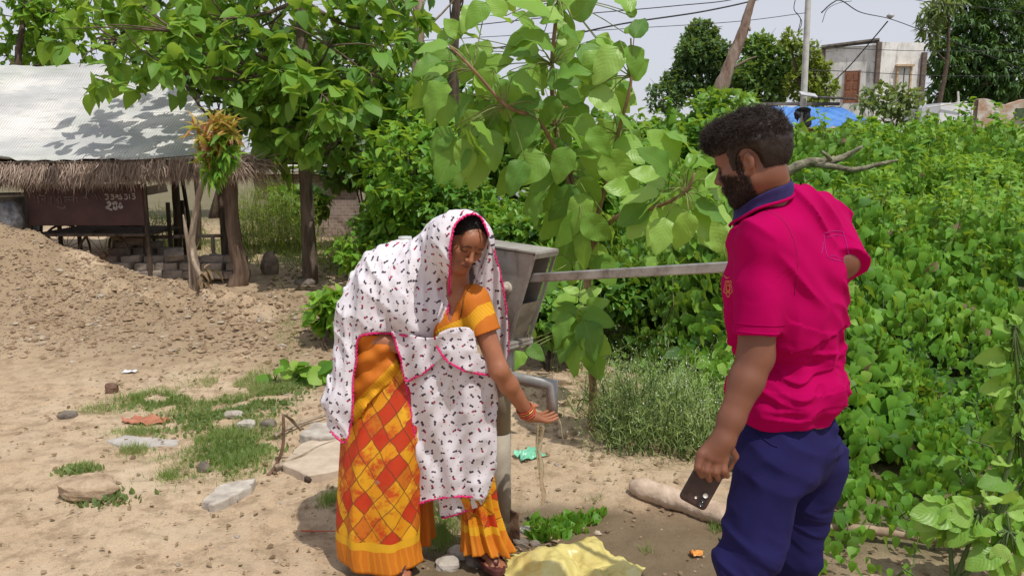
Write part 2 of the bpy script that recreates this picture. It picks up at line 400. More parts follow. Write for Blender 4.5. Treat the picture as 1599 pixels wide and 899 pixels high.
def bush(label, px, py, Y, w_, h_, n, leaf, tpl, size, cat='bush', name='bush', per=4, depth=None, droop=-.1, spread=.8, group=None, nl=None, inner=.5, base_z=None):
    """bush whose crown centre shows at px,py; w_, h_ half sizes in metres"""
    c = P(px, py, Y); bz = float(H(c[0], c[1])) if base_z is None else base_z
    lob = []
    k = nl or max(2, int(w_ * h_ * 4))
    for i in range(k):
        o = np.array((rng.uniform(-1, 1) * w_ * .62, rng.uniform(-1, 1) * (depth or w_) * .55, rng.uniform(-1, 1) * h_ * .55))
        f = rng.uniform(.42, .66); lob.append((c + o, np.array((w_, depth or w_, h_)) * f, max(3, n // k)))
    r = thing(name, label, cat, (c[0], c[1], bz), group)
    mb = MB()
    for cc, rr, _ in lob:
        b0 = np.array((c[0] + rng.normal() * .12 * w_, c[1] + rng.normal() * .12, bz - .03)); t = .012 + .01 * h_
        mb.tube([b0, (b0 + cc) / 2 + rng.normal(size=3) * .07, cc, cc + rng.normal(size=3) * rr * .5], [t, t * .8, t * .5, t * .15], 6, 3)
    mb.build('stem', BARKD, r, True)
    PP, DD, SS, RR = [], [], [], []
    for cc, rr, m in lob:
        q, d = shell(cc, rr, m, inner); q[:, 2] = np.maximum(q[:, 2], H(q[:, 0], q[:, 1]) + .02)
        p, dd, s = rosettes(q, d + (0, -.1, .25), per, size, droop, spread)
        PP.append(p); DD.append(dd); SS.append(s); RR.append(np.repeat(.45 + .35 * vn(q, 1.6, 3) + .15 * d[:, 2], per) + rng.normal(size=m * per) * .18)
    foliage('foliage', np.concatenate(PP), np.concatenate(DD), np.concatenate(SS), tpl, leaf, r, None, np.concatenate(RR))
    return r

# --- teak tree left of the middle
tb = GT(485, 441)
TY = tb[1]
tr = [tb - (0, 0, .1), tb + (0, 0, .02), P(481, 350, TY), P(476, 240, TY), P(474, 120, TY), P(470, 0, TY), P(478, -110, TY)]
lobes = []
STALK = simple('leaf_stalk', (.13, .20, .05), (.25, .24, .09), 20)
for px, py, dY, r, n in [(150, 60, -.6, .62, 20), (235, 40, -1.3, .6, 26), (240, 108, -1.0, .42, 16), (330, 30, -.4, .7, 34), (320, 95, -.9, .45, 22), (300, 70, .5, .5, 18),
                         (420, 40, .5, .8, 36), (445, 130, -.5, .45, 30), (425, 180, -.2, .36, 20), (505, 150, -.9, .55, 34), (520, 60, -.6, .75, 40), (470, 190, -.4, .5, 26),
                         (560, 190, .2, .5, 26), (600, 110, .0, .6, 30), (610, 40, .4, .6, 26), (540, 215, .5, .4, 16), (455, 235, .5, .35, 12), (505, 215, -.6, .3, 9),
                         (200, -50, -.4, .8, 24), (340, -70, 0, .9, 30), (480, -90, 0, 1.0, 34), (590, -60, .2, .8, 24)]:
    lobes.append((P(px, py, TY + dY), r, int(n * .82)))
tree('teak_tree', 'tall teak tree with a bare grey-brown trunk beside the thatched shed, broad drooping green leaves', 'tree', tb, tr, [.115, .098, .085, .08, .075, .06, .04], lobes, L_TEAK, 'mid', .235, 5)
# --- the big-leaved teak sapling behind the pump
sb = GT(925, 672); SY = sb[1]
st = [sb - (0, 0, .08), sb, P(926, 600, SY), P(918, 510, SY - .05), P(915, 410, SY), P(890, 270, SY), P(868, 200, SY + .1), P(862, 100, SY), P(872, 0, SY), P(880, -80, SY)]
r = thing('teak_sapling', 'teak sapling with very large leaves and a slim reddish stem right behind the hand pump', 'sapling', sb)
mb = MB(); mb.tube(st, [.035, .03, .024, .022, .021, .018, .015, .012, .009, .006], 9, 5, rough=.04)
mb.tube([P(915, 395, SY), P(935, 330, SY), P(965, 210, SY - .1), P(985, 130, SY - .2), P(985, 60, SY - .2)], [.015, .013, .011, .008, .004], 7, 4)
mb.tube([P(905, 330, SY), P(850, 200, SY - .1), P(790, 165, SY - .2), P(740, 110, SY - .3), P(700, 70, SY - .3)], [.013, .011, .01, .008, .004], 7, 4)
mb.tube([P(915, 400, SY), P(960, 340, SY - .2), P(1020, 325, SY - .5), P(1070, 300, SY - .7), P(1085, 270, SY - .75)], [.014, .012, .01, .008, .004], 7, 4)
pos, dr, sz, rn = [], [], [], []; newp = []; stk = MB()
def leaf_at(px, py, tx, ty, Y, dyo=0.0, new=False, tone=None):
    a = P(px, py, Y); e = P(tx, ty, Y + dyo); L = np.linalg.norm(e - a)
    (newp if new else pos).append((a, e - a, L * .92, rng.random() if tone is None else tone))
# named big leaves: base -> tip in the view
big = [(905, 70, 965, 130, 0), (965, 75, 930, 125, 1), (990, 60, 1010, 15, 0), (985, 70, 1000, 120, 0), (895, 30, 930, -10, 0), (880, 30, 820, 5, 0), (860, 20, 790, -10, 0), (850, 50, 775, 75, 0),
       (745, 60, 700, 40, 1), (745, 70, 720, 130, 0), (700, 70, 640, 75, 1), (700, 75, 665, 125, 0), (720, 20, 760, 50, 1), (760, 5, 725, 40, 0), (790, 25, 755, -15, 0), (800, 20, 850, 45, 0),
       (780, 160, 735, 215, 0), (775, 165, 780, 225, 0), (740, 150, 690, 190, 0), (740, 160, 720, 215, 0), (720, 215, 680, 290, 0), (722, 215, 735, 285, 0), (735, 190, 780, 215, 0), (690, 120, 655, 165, 0),
       (800, 120, 850, 140, 0), (790, 130, 800, 195, 0), (820, 90, 870, 110, 0), (860, 130, 800, 110, 0), (870, 140, 915, 165, 0), (868, 150, 845, 205, 0), (875, 190, 920, 225, 0), (870, 195, 830, 240, 0),
       (890, 230, 860, 290, 0), (895, 250, 935, 300, 0), (885, 240, 935, 235, 0), (900, 290, 860, 350, 0), (905, 300, 930, 370, 0), (905, 330, 870, 395, 0), (910, 340, 960, 380, 0), (912, 360, 905, 430, 0),
       (955, 170, 1005, 210, 0), (960, 190, 925, 240, 0), (965, 215, 1010, 255, 0), (955, 240, 965, 300, 0), (930, 100, 905, 155, 0), (940, 130, 1000, 160, 0), (980, 120, 1020, 95, 0), (870, 290, 820, 330, 0),
       (850, 240, 800, 290, 0), (940, 240, 1000, 300, 0), (890, 60, 870, 10, 0), (875, 45, 915, 60, 0), (985, 20, 960, -30, 0), (750, 110, 800, 85, 0), (770, 110, 740, 160, 0), (800, 160, 845, 175, 0),
       (905, 360, 860, 340, 0), (915, 380, 945, 430, 0), (850, 165, 800, 150, 0), (868, 100, 905, 40, 0), (868, 120, 915, 95, 0), (866, 80, 820, 35, 0), (872, 20, 905, -20, 0), (700, 130, 650, 180, 0), (705, 200, 665, 245, 0), (730, 230, 700, 280, 0), (760, 190, 770, 260, 0), (800, 215, 835, 260, 0), (830, 180, 800, 240, 0), (700, 105, 655, 120, 1), (720, 60, 690, 20, 0), (690, 95, 640, 110, 0), (770, 130, 820, 170, 0), (850, 300, 815, 350, 0), (920, 200, 955, 245, 0), (910, 160, 890, 215, 0), (845, 90, 800, 70, 0), (930, 60, 975, 85, 1), (820, 250, 790, 300, 0), (940, 330, 975, 380, 0), (880, 400, 850, 455, 0), (930, 400, 965, 450, 0)]
for x0, y0, x1, y1, nw in big:
    leaf_at(x0, y0, x1, y1, SY + rng.uniform(-.3, .2), rng.uniform(-.14, .05), bool(nw) or rng.random() < .18)
for x0, y0, x1, y1, nw in big:
    ox, oy = rng.uniform(-28, 28), rng.uniform(-25, 25); k_ = rng.uniform(.45, .9)
    leaf_at(x0 + ox, y0 + oy, x0 + ox + (x1 - x0) * k_ + rng.uniform(-18, 18), y0 + oy + (y1 - y0) * k_ + rng.uniform(0, 25), SY + rng.uniform(-.2, .45), rng.uniform(-.1, .1), rng.random() < .28)
# the right-hand fan of large pale leaves
fan = [(1050, 290, 1110, 330), (1060, 290, 1130, 290), (1040, 285, 985, 260), (1065, 275, 1090, 225), (1050, 300, 985, 330), (1060, 320, 1000, 380), (1075, 330, 1060, 400), (1080, 330, 1125, 375), (1085, 320, 1150, 340),
       (1030, 300, 960, 310), (1020, 330, 975, 375), (1010, 320, 960, 350), (1090, 300, 1140, 260), (1070, 260, 1130, 235), (1045, 270, 1010, 225), (1095, 340, 1140, 395), (1040, 340, 1025, 400), (1100, 280, 1150, 310),
       (1080, 240, 1060, 190), (1100, 250, 1150, 215), (1000, 300, 950, 285), (1060, 250, 1020, 200), (1110, 320, 1160, 365)]
for x0, y0, x1, y1 in fan:
    leaf_at(x0, y0, x1, y1, SY - .65 + rng.uniform(-.2, .25), rng.uniform(-.15, .05), rng.random() < .6)
# low shoot by the pump
low = [(905, 470, 940, 445, 1), (905, 475, 905, 540, 1), (900, 480, 855, 500, 0), (910, 490, 960, 505, 0), (905, 460, 880, 445, 1), (912, 500, 935, 565, 0), (900, 500, 865, 570, 0), (915, 520, 955, 560, 0),
       (918, 520, 922, 580, 0), (895, 490, 850, 540, 0), (905, 520, 880, 585, 0), (925, 545, 935, 600, 0), (902, 465, 860, 470, 0), (915, 480, 950, 470, 1), (830, 530, 815, 500, 1), (825, 540, 850, 560, 0), (820, 550, 795, 575, 0)]
for x0, y0, x1, y1, nw in low:
    leaf_at(x0, y0, x1, y1, SY - .12 + rng.uniform(-.15, .1), rng.uniform(-.12, .0), bool(nw))
for lst, m, nm in ((pos, L_TEAK, 'crown'), (newp, L_TEAKN, 'new_leaves')):
    a = np.array([q[0] for q in lst]); d = np.array([q[1] for q in lst]); s = np.array([q[2] for q in lst])
    for q in lst:  # leaf stalks back to the nearest stem
        c = np.concatenate([np.array(st)[3:], [P(965, 210, SY - .1), P(985, 120, SY - .2), P(790, 165, SY - .2), P(740, 110, SY - .3), P(1020, 325, SY - .5), P(1070, 300, SY - .7)]])
        t = c[np.argmin(np.linalg.norm(c - q[0], axis=1))]
        stk.tube([t, (t + q[0]) / 2 + (0, 0, .02), q[0]], [.0035, .003, .0025], 5, 3)
    nn = np.tile((0, -.75, .65), (len(a), 1)) + rng.normal(size=(len(a), 3)) * .35
    foliage(nm, a, d, s, 'big', m, r, nn)
stk.build('leaf_stalks', STALK, r, True); mb.build('trunk', simple('sapling_bark', (.16, .095, .055), (.30, .19, .11), 20, .8, .3, .5, .01, (1, 1, .3)), r, True)

# --- background trees
def bgtree(label, px0, Y, lobes, leaf, size, tpl='tiny', name='tree', per=5, bark=BARKD, r0=.16, group=None, droop=-.2, pyb=260, spread=.9, inner=.35):
    b0 = P(px0, pyb, Y); b0[2] = float(H(b0[0], b0[1])); L = []
    for px, py, rp, n in lobes:
        L.append((P(px, py, Y + rng.uniform(-1, 1) * rp / F_PX * Y * .5), rp / F_PX * Y, n))
    top = max(L, key=lambda q: q[0][2])[0]
    tk = [b0 - (0, 0, .2), b0 + (top - b0) * .3 + rng.normal(size=3) * .15, b0 + (top - b0) * .6 + rng.normal(size=3) * .2, b0 + (top - b0) * .9]
    return tree(name, label, 'tree', b0, tk, [r0, r0 * .8, r0 * .55, r0 * .3], L, leaf, tpl, size, per, bark, True, group, droop, spread, inner)
bgtree('loose light green tree at the top left corner rising behind the silver shed roof', 40, 17, [(25, 30, 60, 70), (90, 20, 55, 60), (70, 75, 45, 40), (10, 85, 40, 26), (130, 70, 40, 26), (40, -40, 80, 50), (150, 10, 50, 30)], L_VINE, .22, 'small', r0=.13)
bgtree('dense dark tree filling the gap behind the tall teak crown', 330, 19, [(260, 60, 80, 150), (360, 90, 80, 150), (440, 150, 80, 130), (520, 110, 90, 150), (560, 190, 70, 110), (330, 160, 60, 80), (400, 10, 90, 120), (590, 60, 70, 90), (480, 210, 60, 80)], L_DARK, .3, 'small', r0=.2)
bgtree('leafy tree with thin bare twigs standing behind the sapling top left of centre', 650, 16, [(620, 130, 60, 110), (690, 150, 60, 110), (640, 200, 70, 110), (720, 210, 60, 90), (760, 170, 50, 70), (820, 200, 60, 80), (600, 250, 60, 70)], L_BUSH, .22, 'small', r0=.12)
bgtree('round bluish green tree standing alone against the sky left of the leaning trunk', 1095, 42, [(1095, 60, 26, 260), (1078, 85, 24, 200), (1115, 88, 28, 240), (1095, 115, 34, 260), (1060, 130, 26, 140), (1130, 120, 26, 160), (1040, 150, 30, 140)], L_FAR, .30, per=7, r0=.25)
bgtree('light green spreading tree between the leaning trunk and the pole', 1195, 40, [(1185, 78, 24, 190), (1210, 100, 32, 260), (1165, 120, 28, 200), (1230, 120, 28, 200), (1190, 140, 36, 260)], leafmat('fresh_far_leaf', [(.09, .18, .045), (.14, .27, .06), (.20, .36, .08)], .6, .3), .30, per=7, r0=.22)
bgtree('airy yellow-green tree just right of the concrete pole', 1262, 38, [(1235, 62, 16, 50), (1262, 85, 20, 70), (1275, 112, 22, 90), (1250, 125, 24, 90), (1288, 140, 20, 70), (1265, 150, 26, 80)], L_YEL, .30, per=5, r0=.18, spread=1.1)
bgtree('tall dark feathery tree filling the top right corner behind the white wall', 1530, 62, [(1500, 40, 46, 220), (1555, 30, 50, 240), (1600, 60, 50, 220), (1480, 90, 34, 150), (1530, 95, 48, 240), (1580, 120, 44, 200), (1475, 135, 28, 100), (1510, 145, 34, 120), (1555, 155, 34, 120), (1610, 0, 50, 150), (1540, -30, 50, 130), (1640, 100, 50, 130), (1600, 160, 30, 80)],
       leafmat('feather_leaf', [(.035, .085, .025), (.06, .15, .03), (.12, .25, .04)], .6, .2), .55, 'narrow', per=9, r0=.6, droop=-.9, inner=.2)
bgtree('wispy pale tree with sky showing through left of the dark feathery tree', 1452, 58, [(1455, 30, 22, 45), (1470, 10, 22, 45), (1450, 60, 16, 26), (1485, -10, 26, 40)], L_PALE, .7, 'narrow', per=4, r0=.25, droop=-.6)
bgtree('sparse grey-green tree in front of the weathered white house', 1400, 30, [(1370, 150, 22, 34), (1400, 160, 26, 50), (1385, 180, 26, 40), (1430, 185, 26, 34), (1420, 150, 20, 22), (1350, 165, 14, 12)], L_PALE, .26, 'small', per=4, r0=.07, pyb=240)
# bare twiggy trees (top centre)
for k, (lab, px, Y, hh, topx) in enumerate([('thick bare trunk at the top edge left of the sapling crown', 655, 13, -70, 640), ('forked bare trunk at the top edge touching the sapling crown', 712, 14, -90, 728)]):
    b0 = P(px - 8, 260, Y); b0[2] = 0; t = P(topx, hh, Y); r = thing('bare_tree', lab, 'tree', b0); mb = MB()
    m = P(px, 20, Y); mb.tube([b0, P(px - 4, 140, Y), m, t], [.11, .09, .075, .03], 8, 5, rough=.05)
    for _ in range(14):
        a = m + (t - m) * rng.uniform(-.5, .8); e = a + np.array((rng.uniform(-.9, .9), rng.uniform(-.4, .4), rng.uniform(.2, .9)))
        mb.tube([a, (a + e) / 2 + rng.normal(size=3) * .08, e], [.022, .014, .004], 5, 3)
    mb.build('trunk', BARKP if k == 0 else BARKD, r, True)
# leaning bare trunk against the sky
b0 = P(1112, 190, 15); b0[2] = 0
r = thing('leaning_tree', 'bare brown trunk leaning right against the sky left of the pole', 'dead tree', b0); mb = MB()
mb.tube([b0, P(1113, 190, 15), P(1125, 140, 15), P(1142, 95, 15), P(1160, 50, 15), P(1168, 20, 15), P(1180, -15, 15), P(1200, -80, 15)], [.15, .14, .135, .11, .095, .07, .06, .03], 9, 4, rough=.07)
mb.tube([P(1158, 55, 15), P(1168, 42, 15), P(1171, 48, 14.9)], [.05, .04, .02], 6, 2)
mb.tube([P(1142, 110, 15), P(1165, 95, 14.8), P(1182, 88, 14.8)], [.03, .02, .006], 5, 2)
mb.build('trunk', simple('stripped_bark', (.16, .09, .065), (.34, .27, .22), 6, .9, .2, .9, .03, (1, 1, .3)), r, True)
# dead branches behind the man's head
b0 = P(1215, 290, 7.5); b0[2] = 0
r = thing('dead_branch', 'forked grey dead branch lying across the bushes right of the man\'s head', 'dead branch', b0); mb = MB()
mb.tube([b0, P(1205, 300, 7.5), P(1225, 272, 7.3), P(1262, 254, 7.2), P(1295, 252, 7.1), P(1322, 243, 7.1), P(1346, 229, 7.0)], [.07, .06, .05, .042, .035, .028, .014], 8, 5, rough=.09)
mb.tube([P(1270, 256, 7.2), P(1300, 260, 7.0), P(1335, 265, 7.0), P(1375, 256, 6.9), P(1402, 250, 6.9)], [.03, .026, .022, .018, .008], 7, 4, rough=.07)
mb.tube([P(1298, 251, 7.1), P(1290, 242, 7.0), P(1283, 236, 7.0)], [.022, .016, .008], 6, 2)
mb.build('limb', simple('lichen_bark', (.10, .085, .06), (.33, .32, .22), 12, .9, .2, .9, .02), r, True)

# --- bushes
bush('bright rounded bush between the teak trunk and the veiled woman', 600, 320, 9.4, 1.0, .62, 700, L_BUSH, 'heart', .105)
bush('light green bush right behind the woman\'s hooded head', 730, 370, 8.0, .7, .5, 380, L_VINE, 'heart', .10)
bush('low thicket just left of the hooded head', 620, 395, 9.0, .9, .22, 220, L_VINE, 'small', .10)
bush('glossy dark bush low behind the teak trunk', 470, 320, 13.5, .7, .35, 120, L_BUSH, 'mid', .22)
bush('tall climbing bush behind the veiled woman\'s head', 690, 270, 9.0, .95, .85, 750, L_VINE, 'heart', .11)
bush('deep green bush left of the sapling stem above the pump', 800, 300, 8.0, .85, .8, 750, L_BUSH, 'heart', .10)
bush('bushy creeper right of the sapling stem', 960, 270, 8.4, .8, .85, 680, L_VINE, 'heart', .105)
bush('mid green bush filling the gap behind the pump head', 790, 400, 7.6, .7, .42, 480, L_BUSH, 'heart', .10)
bush('small bush glimpsed between pump head and sapling stem', 848, 345, 7.2, .45, .35, 300, L_VINE, 'heart', .095)
bush('far green hedge-like bush behind the sapling stem', 850, 250, 12, 1.6, .8, 700, L_BUSH, 'mid', .15)
bush('far leafy bush behind the right half of the sapling', 1010, 290, 10.5, 1.2, .7, 620, L_VINE, 'mid', .13)
bush('far bush left of the sapling under the bare trunks', 700, 270, 12.5, 1.4, .8, 600, L_BUSH, 'mid', .15)
bush('shady bush at pump-head height behind the steel handle', 890, 430, 6.4, .85, .50, 700, L_BUSH, 'heart', .095)
bush('dense bush under the handle left of the man', 1040, 440, 6.3, .7, .42, 560, L_VINE, 'heart', .095)
bush('low dark bush between the pump and the dirt patch', 860, 520, 5.7, .55, .36, 420, L_BUSH, 'heart', .09)
bush('broad-leaved bush left of the woman near the earth heap', 524, 485, 6.2, .24, .28, 80, L_VINE, 'mid', .11)
bush('sunlit bush reaching up behind the big pale leaves', 1060, 215, 10.5, .95, .6, 520, L_VINE, 'mid', .13)
bush('tall shrub behind the man\'s hair', 1150, 200, 12, .95, .55, 460, L_BUSH, 'mid', .14)
bush('upright leafy shrub in front of the blue roof', 1335, 225, 17, .7, .45, 180, L_VINE, 'mid', .17)
bush('high creeper mound at the foot of the weathered house', 1420, 232, 18, 1.4, .42, 380, L_VINE, 'mid', .17)
bush('green shrub at the right edge below the broken wall', 1585, 222, 17, .8, .45, 260, L_BUSH, 'mid', .17)
bush('dry brownish shrub in front of the plain white wall', 1490, 212, 19, 1.0, .35, 200, L_PALE, 'small', .14)
bush('dark shrub under the dead branch', 1300, 315, 9.0, 1.0, .34, 420, L_BUSH, 'small', .08)
bush('fine-leaved pale bush right of the dead branch', 1450, 300, 10, 1.3, .45, 900, L_VINE, 'small', .07, per=5)
bush('leafy bank of bushes behind the red-topped plants left of the pole', 1230, 262, 11, .8, .5, 420, L_VINE, 'mid', .13)
bush('bush of big soft leaves between the tall teak and the pump sapling', 640, 190, 10.5, .7, .6, 150, L_VINE, 'mid', .22)
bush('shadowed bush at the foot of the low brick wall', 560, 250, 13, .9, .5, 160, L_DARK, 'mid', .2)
# feathery weeds
def feathery(label, px, py, Y, w_, h_, n, leaf, flowers=0, name='weed_bush', L=.07, tpl='blade'):
    c = P(px, py, Y); bz = float(H(c[0], c[1])); r = thing(name, label, 'weeds', (c[0], c[1], bz))
    mb = MB(); PP, DD, SS = [], [], []; fl = []
    for i in range(n):
        b0 = np.array((c[0] + rng.uniform(-.8, .8) * w_, c[1] + rng.uniform(-.6, .6) * w_, 0)); b0[2] = float(H(b0[0], b0[1]))
        hh = (c[2] - bz + h_) * rng.uniform(.55, 1.05) * (1 - .35 * abs(b0[0] - c[0]) / w_); e = b0 + (rng.normal() * .12, rng.normal() * .12, hh)
        pts = catmull([b0, (b0 + e) / 2 + rng.normal(size=3) * .04, e], 4); mb.tube(pts, np.linspace(.005, .0015, len(pts)), 4)
        k = rng.integers(34, 52); t = rng.uniform(.1, 1.05, k)[:, None]; q = b0 + (e - b0) * t + rng.normal(size=(k, 3)) * .085 * np.array((1, 1, .5))
        PP.append(q); d = rng.normal(size=(k, 3)); d[:, 2] += .5; DD.append(d); SS.append(rng.uniform(.6, 1.3, k) * L)
        if flowers: fl.append(e + rng.normal(size=(flowers, 3)) * (.09, .09, .07))
    mb.build('stem', L_PALE, r); PP = np.concatenate(PP); foliage('foliage', PP, np.concatenate(DD), np.concatenate(SS), tpl, leaf, r, None, .5 + .4 * vn(PP, 5, 2) + rng.normal(size=len(PP)) * .15)
    if flowers:
        q = np.concatenate(fl); o = foliage('blossom', q, rng.normal(size=(len(q), 3)), rng.uniform(.6, 1.2, len(q)) * .009, 'tiny', simple('blossom_white', (.55, .58, .42), (.75, .76, .66), 30), r)
    return r
L_FEA = leafmat('feathery_leaf', [(.22, .33, .10), (.34, .47, .16), (.50, .61, .27)], .8, .45)
feathery('feathery grey-green weed bush with tiny white flowers left of the man\'s arm', 1045, 625, 4.3, .46, .22, 220, L_FEA, 6, L=.055)
feathery('thin feathery weeds leaning over the sapling foot', 960, 590, 4.75, .3, .1, 40, L_FEA, 14, L=.05)
feathery('tall yellowish feathery weeds behind the shed posts', 425, 320, 12.8, .85, .45, 150, L_YEL, 0, L=.14)
feathery('pale grassy weeds glimpsed through the back of the shed', 250, 345, 13.5, .8, .2, 70, L_YEL, 0, L=.15)
feathery('tuft of yellow-green weeds right of the teak trunk', 560, 372, 11, .55, .12, 60, L_YEL, 0, L=.12)

# --- the creeper field on the right (uncountable)
def canopy(x, y):
    q = np.stack([x, y], -1)
    edge = 1.0 + .12 * vn(q, 1.3, 77) + np.where(y > 4.3, -.33 * (y - 4.3) * .4, 0)
    h = np.interp(y, [2.7, 3.4, 3.8, 4.3, 5.5, 7, 8.3, 9.2, 10.6, 13, 16], [.22, .23, .30, .42, .84, 1.02, .86, .98, 1.42, 1.56, 1.70])
    h = h + .20 * fbm(q, .75, 3, 61) * np.interp(y, [3, 5, 9], [.2, 1, 1.2]) + .15 * np.abs(fbm(q, 1.9, 2, 63)) * np.interp(y, [3, 5], [.2, 1]) + .12 * fbm(q, 3.4, 2, 62) * np.interp(y, [3, 5], [.3, 1])
    s_ = .46; cx_, cy_ = np.floor(x / s_), np.floor(y / s_); f1 = np.full(x.shape, 9.0); hh_ = np.zeros(x.shape)
    for i in (-1, 0, 1):
        for j in (-1, 0, 1):
            jx = (cx_ + i + .15 + .7 * hash3(cx_ + i, cy_ + j, cx_ * 0, 5)) * s_; jy = (cy_ + j + .15 + .7 * hash3(cx_ + i, cy_ + j, cx_ * 0, 6)) * s_
            d_ = np.hypot(x - jx, y - jy); m_ = d_ < f1; f1 = np.where(m_, d_, f1); hh_ = np.where(m_, hash3(cx_ + i, cy_ + j, cx_ * 0, 7), hh_)
    dome = np.sqrt(np.clip(1 - (f1 / .34) ** 2, 0, 1)); h = h - .20 + dome * (.16 + .26 * hh_) * np.interp(y, [3, 4.5, 9], [.35, .8, 1.15]); h = np.maximum(h, .02)
    return h * sstep(x, edge, edge + .55), sstep(x, edge - .05, edge + .15)
def scatter_field(n, x0, x1, y0, y1, bias=1.0):
    u = rng.random(n); y = y0 * (y1 / y0) ** (u ** bias); x = rng.uniform(x0, x1, n) 
    ax = x / y; keep = (ax < .78) & (ax > .10); return x[keep], y[keep]
xs, ys = scatter_field(125000, .6, 13, 2.75, 17)
hc, msk = canopy(xs, ys); k = (rng.random(len(xs)) < msk) & (hc > .008); xs, ys, hc = xs[k], ys[k], hc[k]
# thin out the foot of the slope where dry soil shows
k = rng.random(len(xs)) < np.interp(ys, [2.8, 3.5, 4.1], [.16, .34, 1]); xs, ys, hc = xs[k], ys[k], hc[k]
zz = H(xs, ys) + hc * (1 - .30 * rng.random(len(xs)) ** 1.8)
e = .08; gx_ = (canopy(xs + e, ys)[0] - hc) / e; gy_ = (canopy(xs, ys + e)[0] - hc) / e
nn = nrm(np.stack([-gx_, -gy_ - .35, np.ones_like(gx_)], -1)); dd = rng.normal(size=(len(xs), 3)); dd -= nn * (dd * nn).sum(1, keepdims=True) * .8; dd[:, 2] -= 1.5; dd[:, 1] -= .4
pp = np.stack([xs, ys, zz], -1)
tone = .5 + .32 * vn(pp, .9, 9) + .2 * vn(pp, 3.5, 10) + rng.normal(size=len(xs)) * .18
szs = np.interp(ys, [3, 5, 9, 16], [.078, .085, .102, .15]) * rng.uniform(.45, 1.3, len(xs)) * (1 + .45 * vn(pp, .7, 14) + .2 * vn(pp, 2.5, 15))
nq = nn + rng.normal(size=nn.shape) * .35; lb = (vn(pp, .85, 19) + rng.normal(size=len(pp)) * .25) > .22; dead = rng.random(len(pp)) < .012
o = foliage('lobed_creepers', pp[lb], dd[lb], szs[lb] * 1.25, 'lobed', L_BUSH, None, nq[lb], tone[lb] + .1); tag(o, 'patches of deeper green lobed leaves mixed into the creeper slope', 'creepers', kind='stuff')
o = foliage('withered_leaves', pp[dead] + (0, -.02, .01), dd[dead], szs[dead], 'small', L_DRY, None, nq[dead]); tag(o, 'withered brown leaves caught among the creepers', 'dead leaves', kind='stuff')
ok_ = ~lb; o = foliage('creeper_field', pp[ok_], dd[ok_], szs[ok_], 'heart', L_VINE, None, nq[ok_], tone[ok_])
tag(o, 'dense sea of bright green creeper leaves covering the slope right of the man', 'creepers', kind='stuff')
# upright leafy shoots breaking the surface
sx, sy = scatter_field(1500, .9, 13, 3.9, 16); sh_, sm_ = canopy(sx, sy); k = (sh_ > .28) & (vn(np.stack([sx, sy], -1), .8, 17) > -.25); sx, sy, sh_ = sx[k], sy[k], sh_[k]; mb = MB(); PP, DD, SS = [], [], []
for x_, y_, h_ in zip(sx, sy, sh_):
    g_ = float(H(x_, y_)) + h_; L_ = rng.uniform(.12, .38); a = np.array((x_, y_, g_ - .2)); e = a + np.array((rng.normal() * .1, rng.normal() * .08, .2 + L_)); c_ = (a + e) / 2 + rng.normal(size=3) * .03; mb.tube([a, c_, e], [.005, .004, .0015], 4, cap=False)
    n_ = int(9 + L_ * 22); t_ = rng.uniform(.35, 1, n_)[:, None]; PP.append(a + (e - a) * t_ + rng.normal(size=(n_, 3)) * .012); d_ = rng.normal(size=(n_, 3)); d_[:, 2] = rng.normal(size=n_) * .4 - .25 + t_[:, 0] * .5; DD.append(d_); SS.append(np.interp(y_, [4, 9, 16], [.07, .095, .14]) * rng.uniform(.5, 1.2, n_))
PP = np.concatenate(PP); o = foliage('leafy_shoots', PP, np.concatenate(DD), np.concatenate(SS), 'heart', L_VINE, None, None, .62 + .3 * vn(PP, 1.1, 18) + rng.normal(size=len(PP)) * .12); tag(o, 'upright leafy shoots poking out of the creeper slope', 'creepers', kind='stuff')
o = mb.build('shoot_stalks', STALK, None, True); tag(o, 'thin upright stalks carrying the shoots above the creepers', 'stalks', kind='stuff')
# dark stalk thicket under the leaves
kk = rng.choice(len(xs), 2600, False); mb = MB()
for i in kk:
    t = pp[i]; b0 = np.array((t[0] + rng.normal() * .12, t[1] + rng.normal() * .12, float(H(t[0], t[1])) - .01)); mb.tube([b0, (b0 + t) / 2 + rng.normal(size=3) * .04, t], [.006, .005, .003], 4, cap=False)
o = mb.build('stalk_thicket', simple('stalk', (.06, .09, .03), (.16, .18, .07), 20), None, True); tag(o, 'thin green stalks under the creeper leaves', 'stalks', kind='stuff')
# sheltered under-layer so soil does not shine through
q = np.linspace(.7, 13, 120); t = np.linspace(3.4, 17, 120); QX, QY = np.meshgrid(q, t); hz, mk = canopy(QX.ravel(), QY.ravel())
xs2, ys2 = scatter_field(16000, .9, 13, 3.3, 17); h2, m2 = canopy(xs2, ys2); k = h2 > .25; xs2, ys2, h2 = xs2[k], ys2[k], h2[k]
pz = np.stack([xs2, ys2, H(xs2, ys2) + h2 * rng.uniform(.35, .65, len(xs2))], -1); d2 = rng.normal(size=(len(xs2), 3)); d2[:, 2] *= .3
o = foliage('under_leaves', pz, d2, rng.uniform(.14, .24, len(xs2)) * np.interp(ys2, [3, 10, 16], [.8, 1.3, 2]), 'heart', L_DARK); tag(o, 'shaded older leaves beneath the creeper surface', 'creepers', kind='stuff')

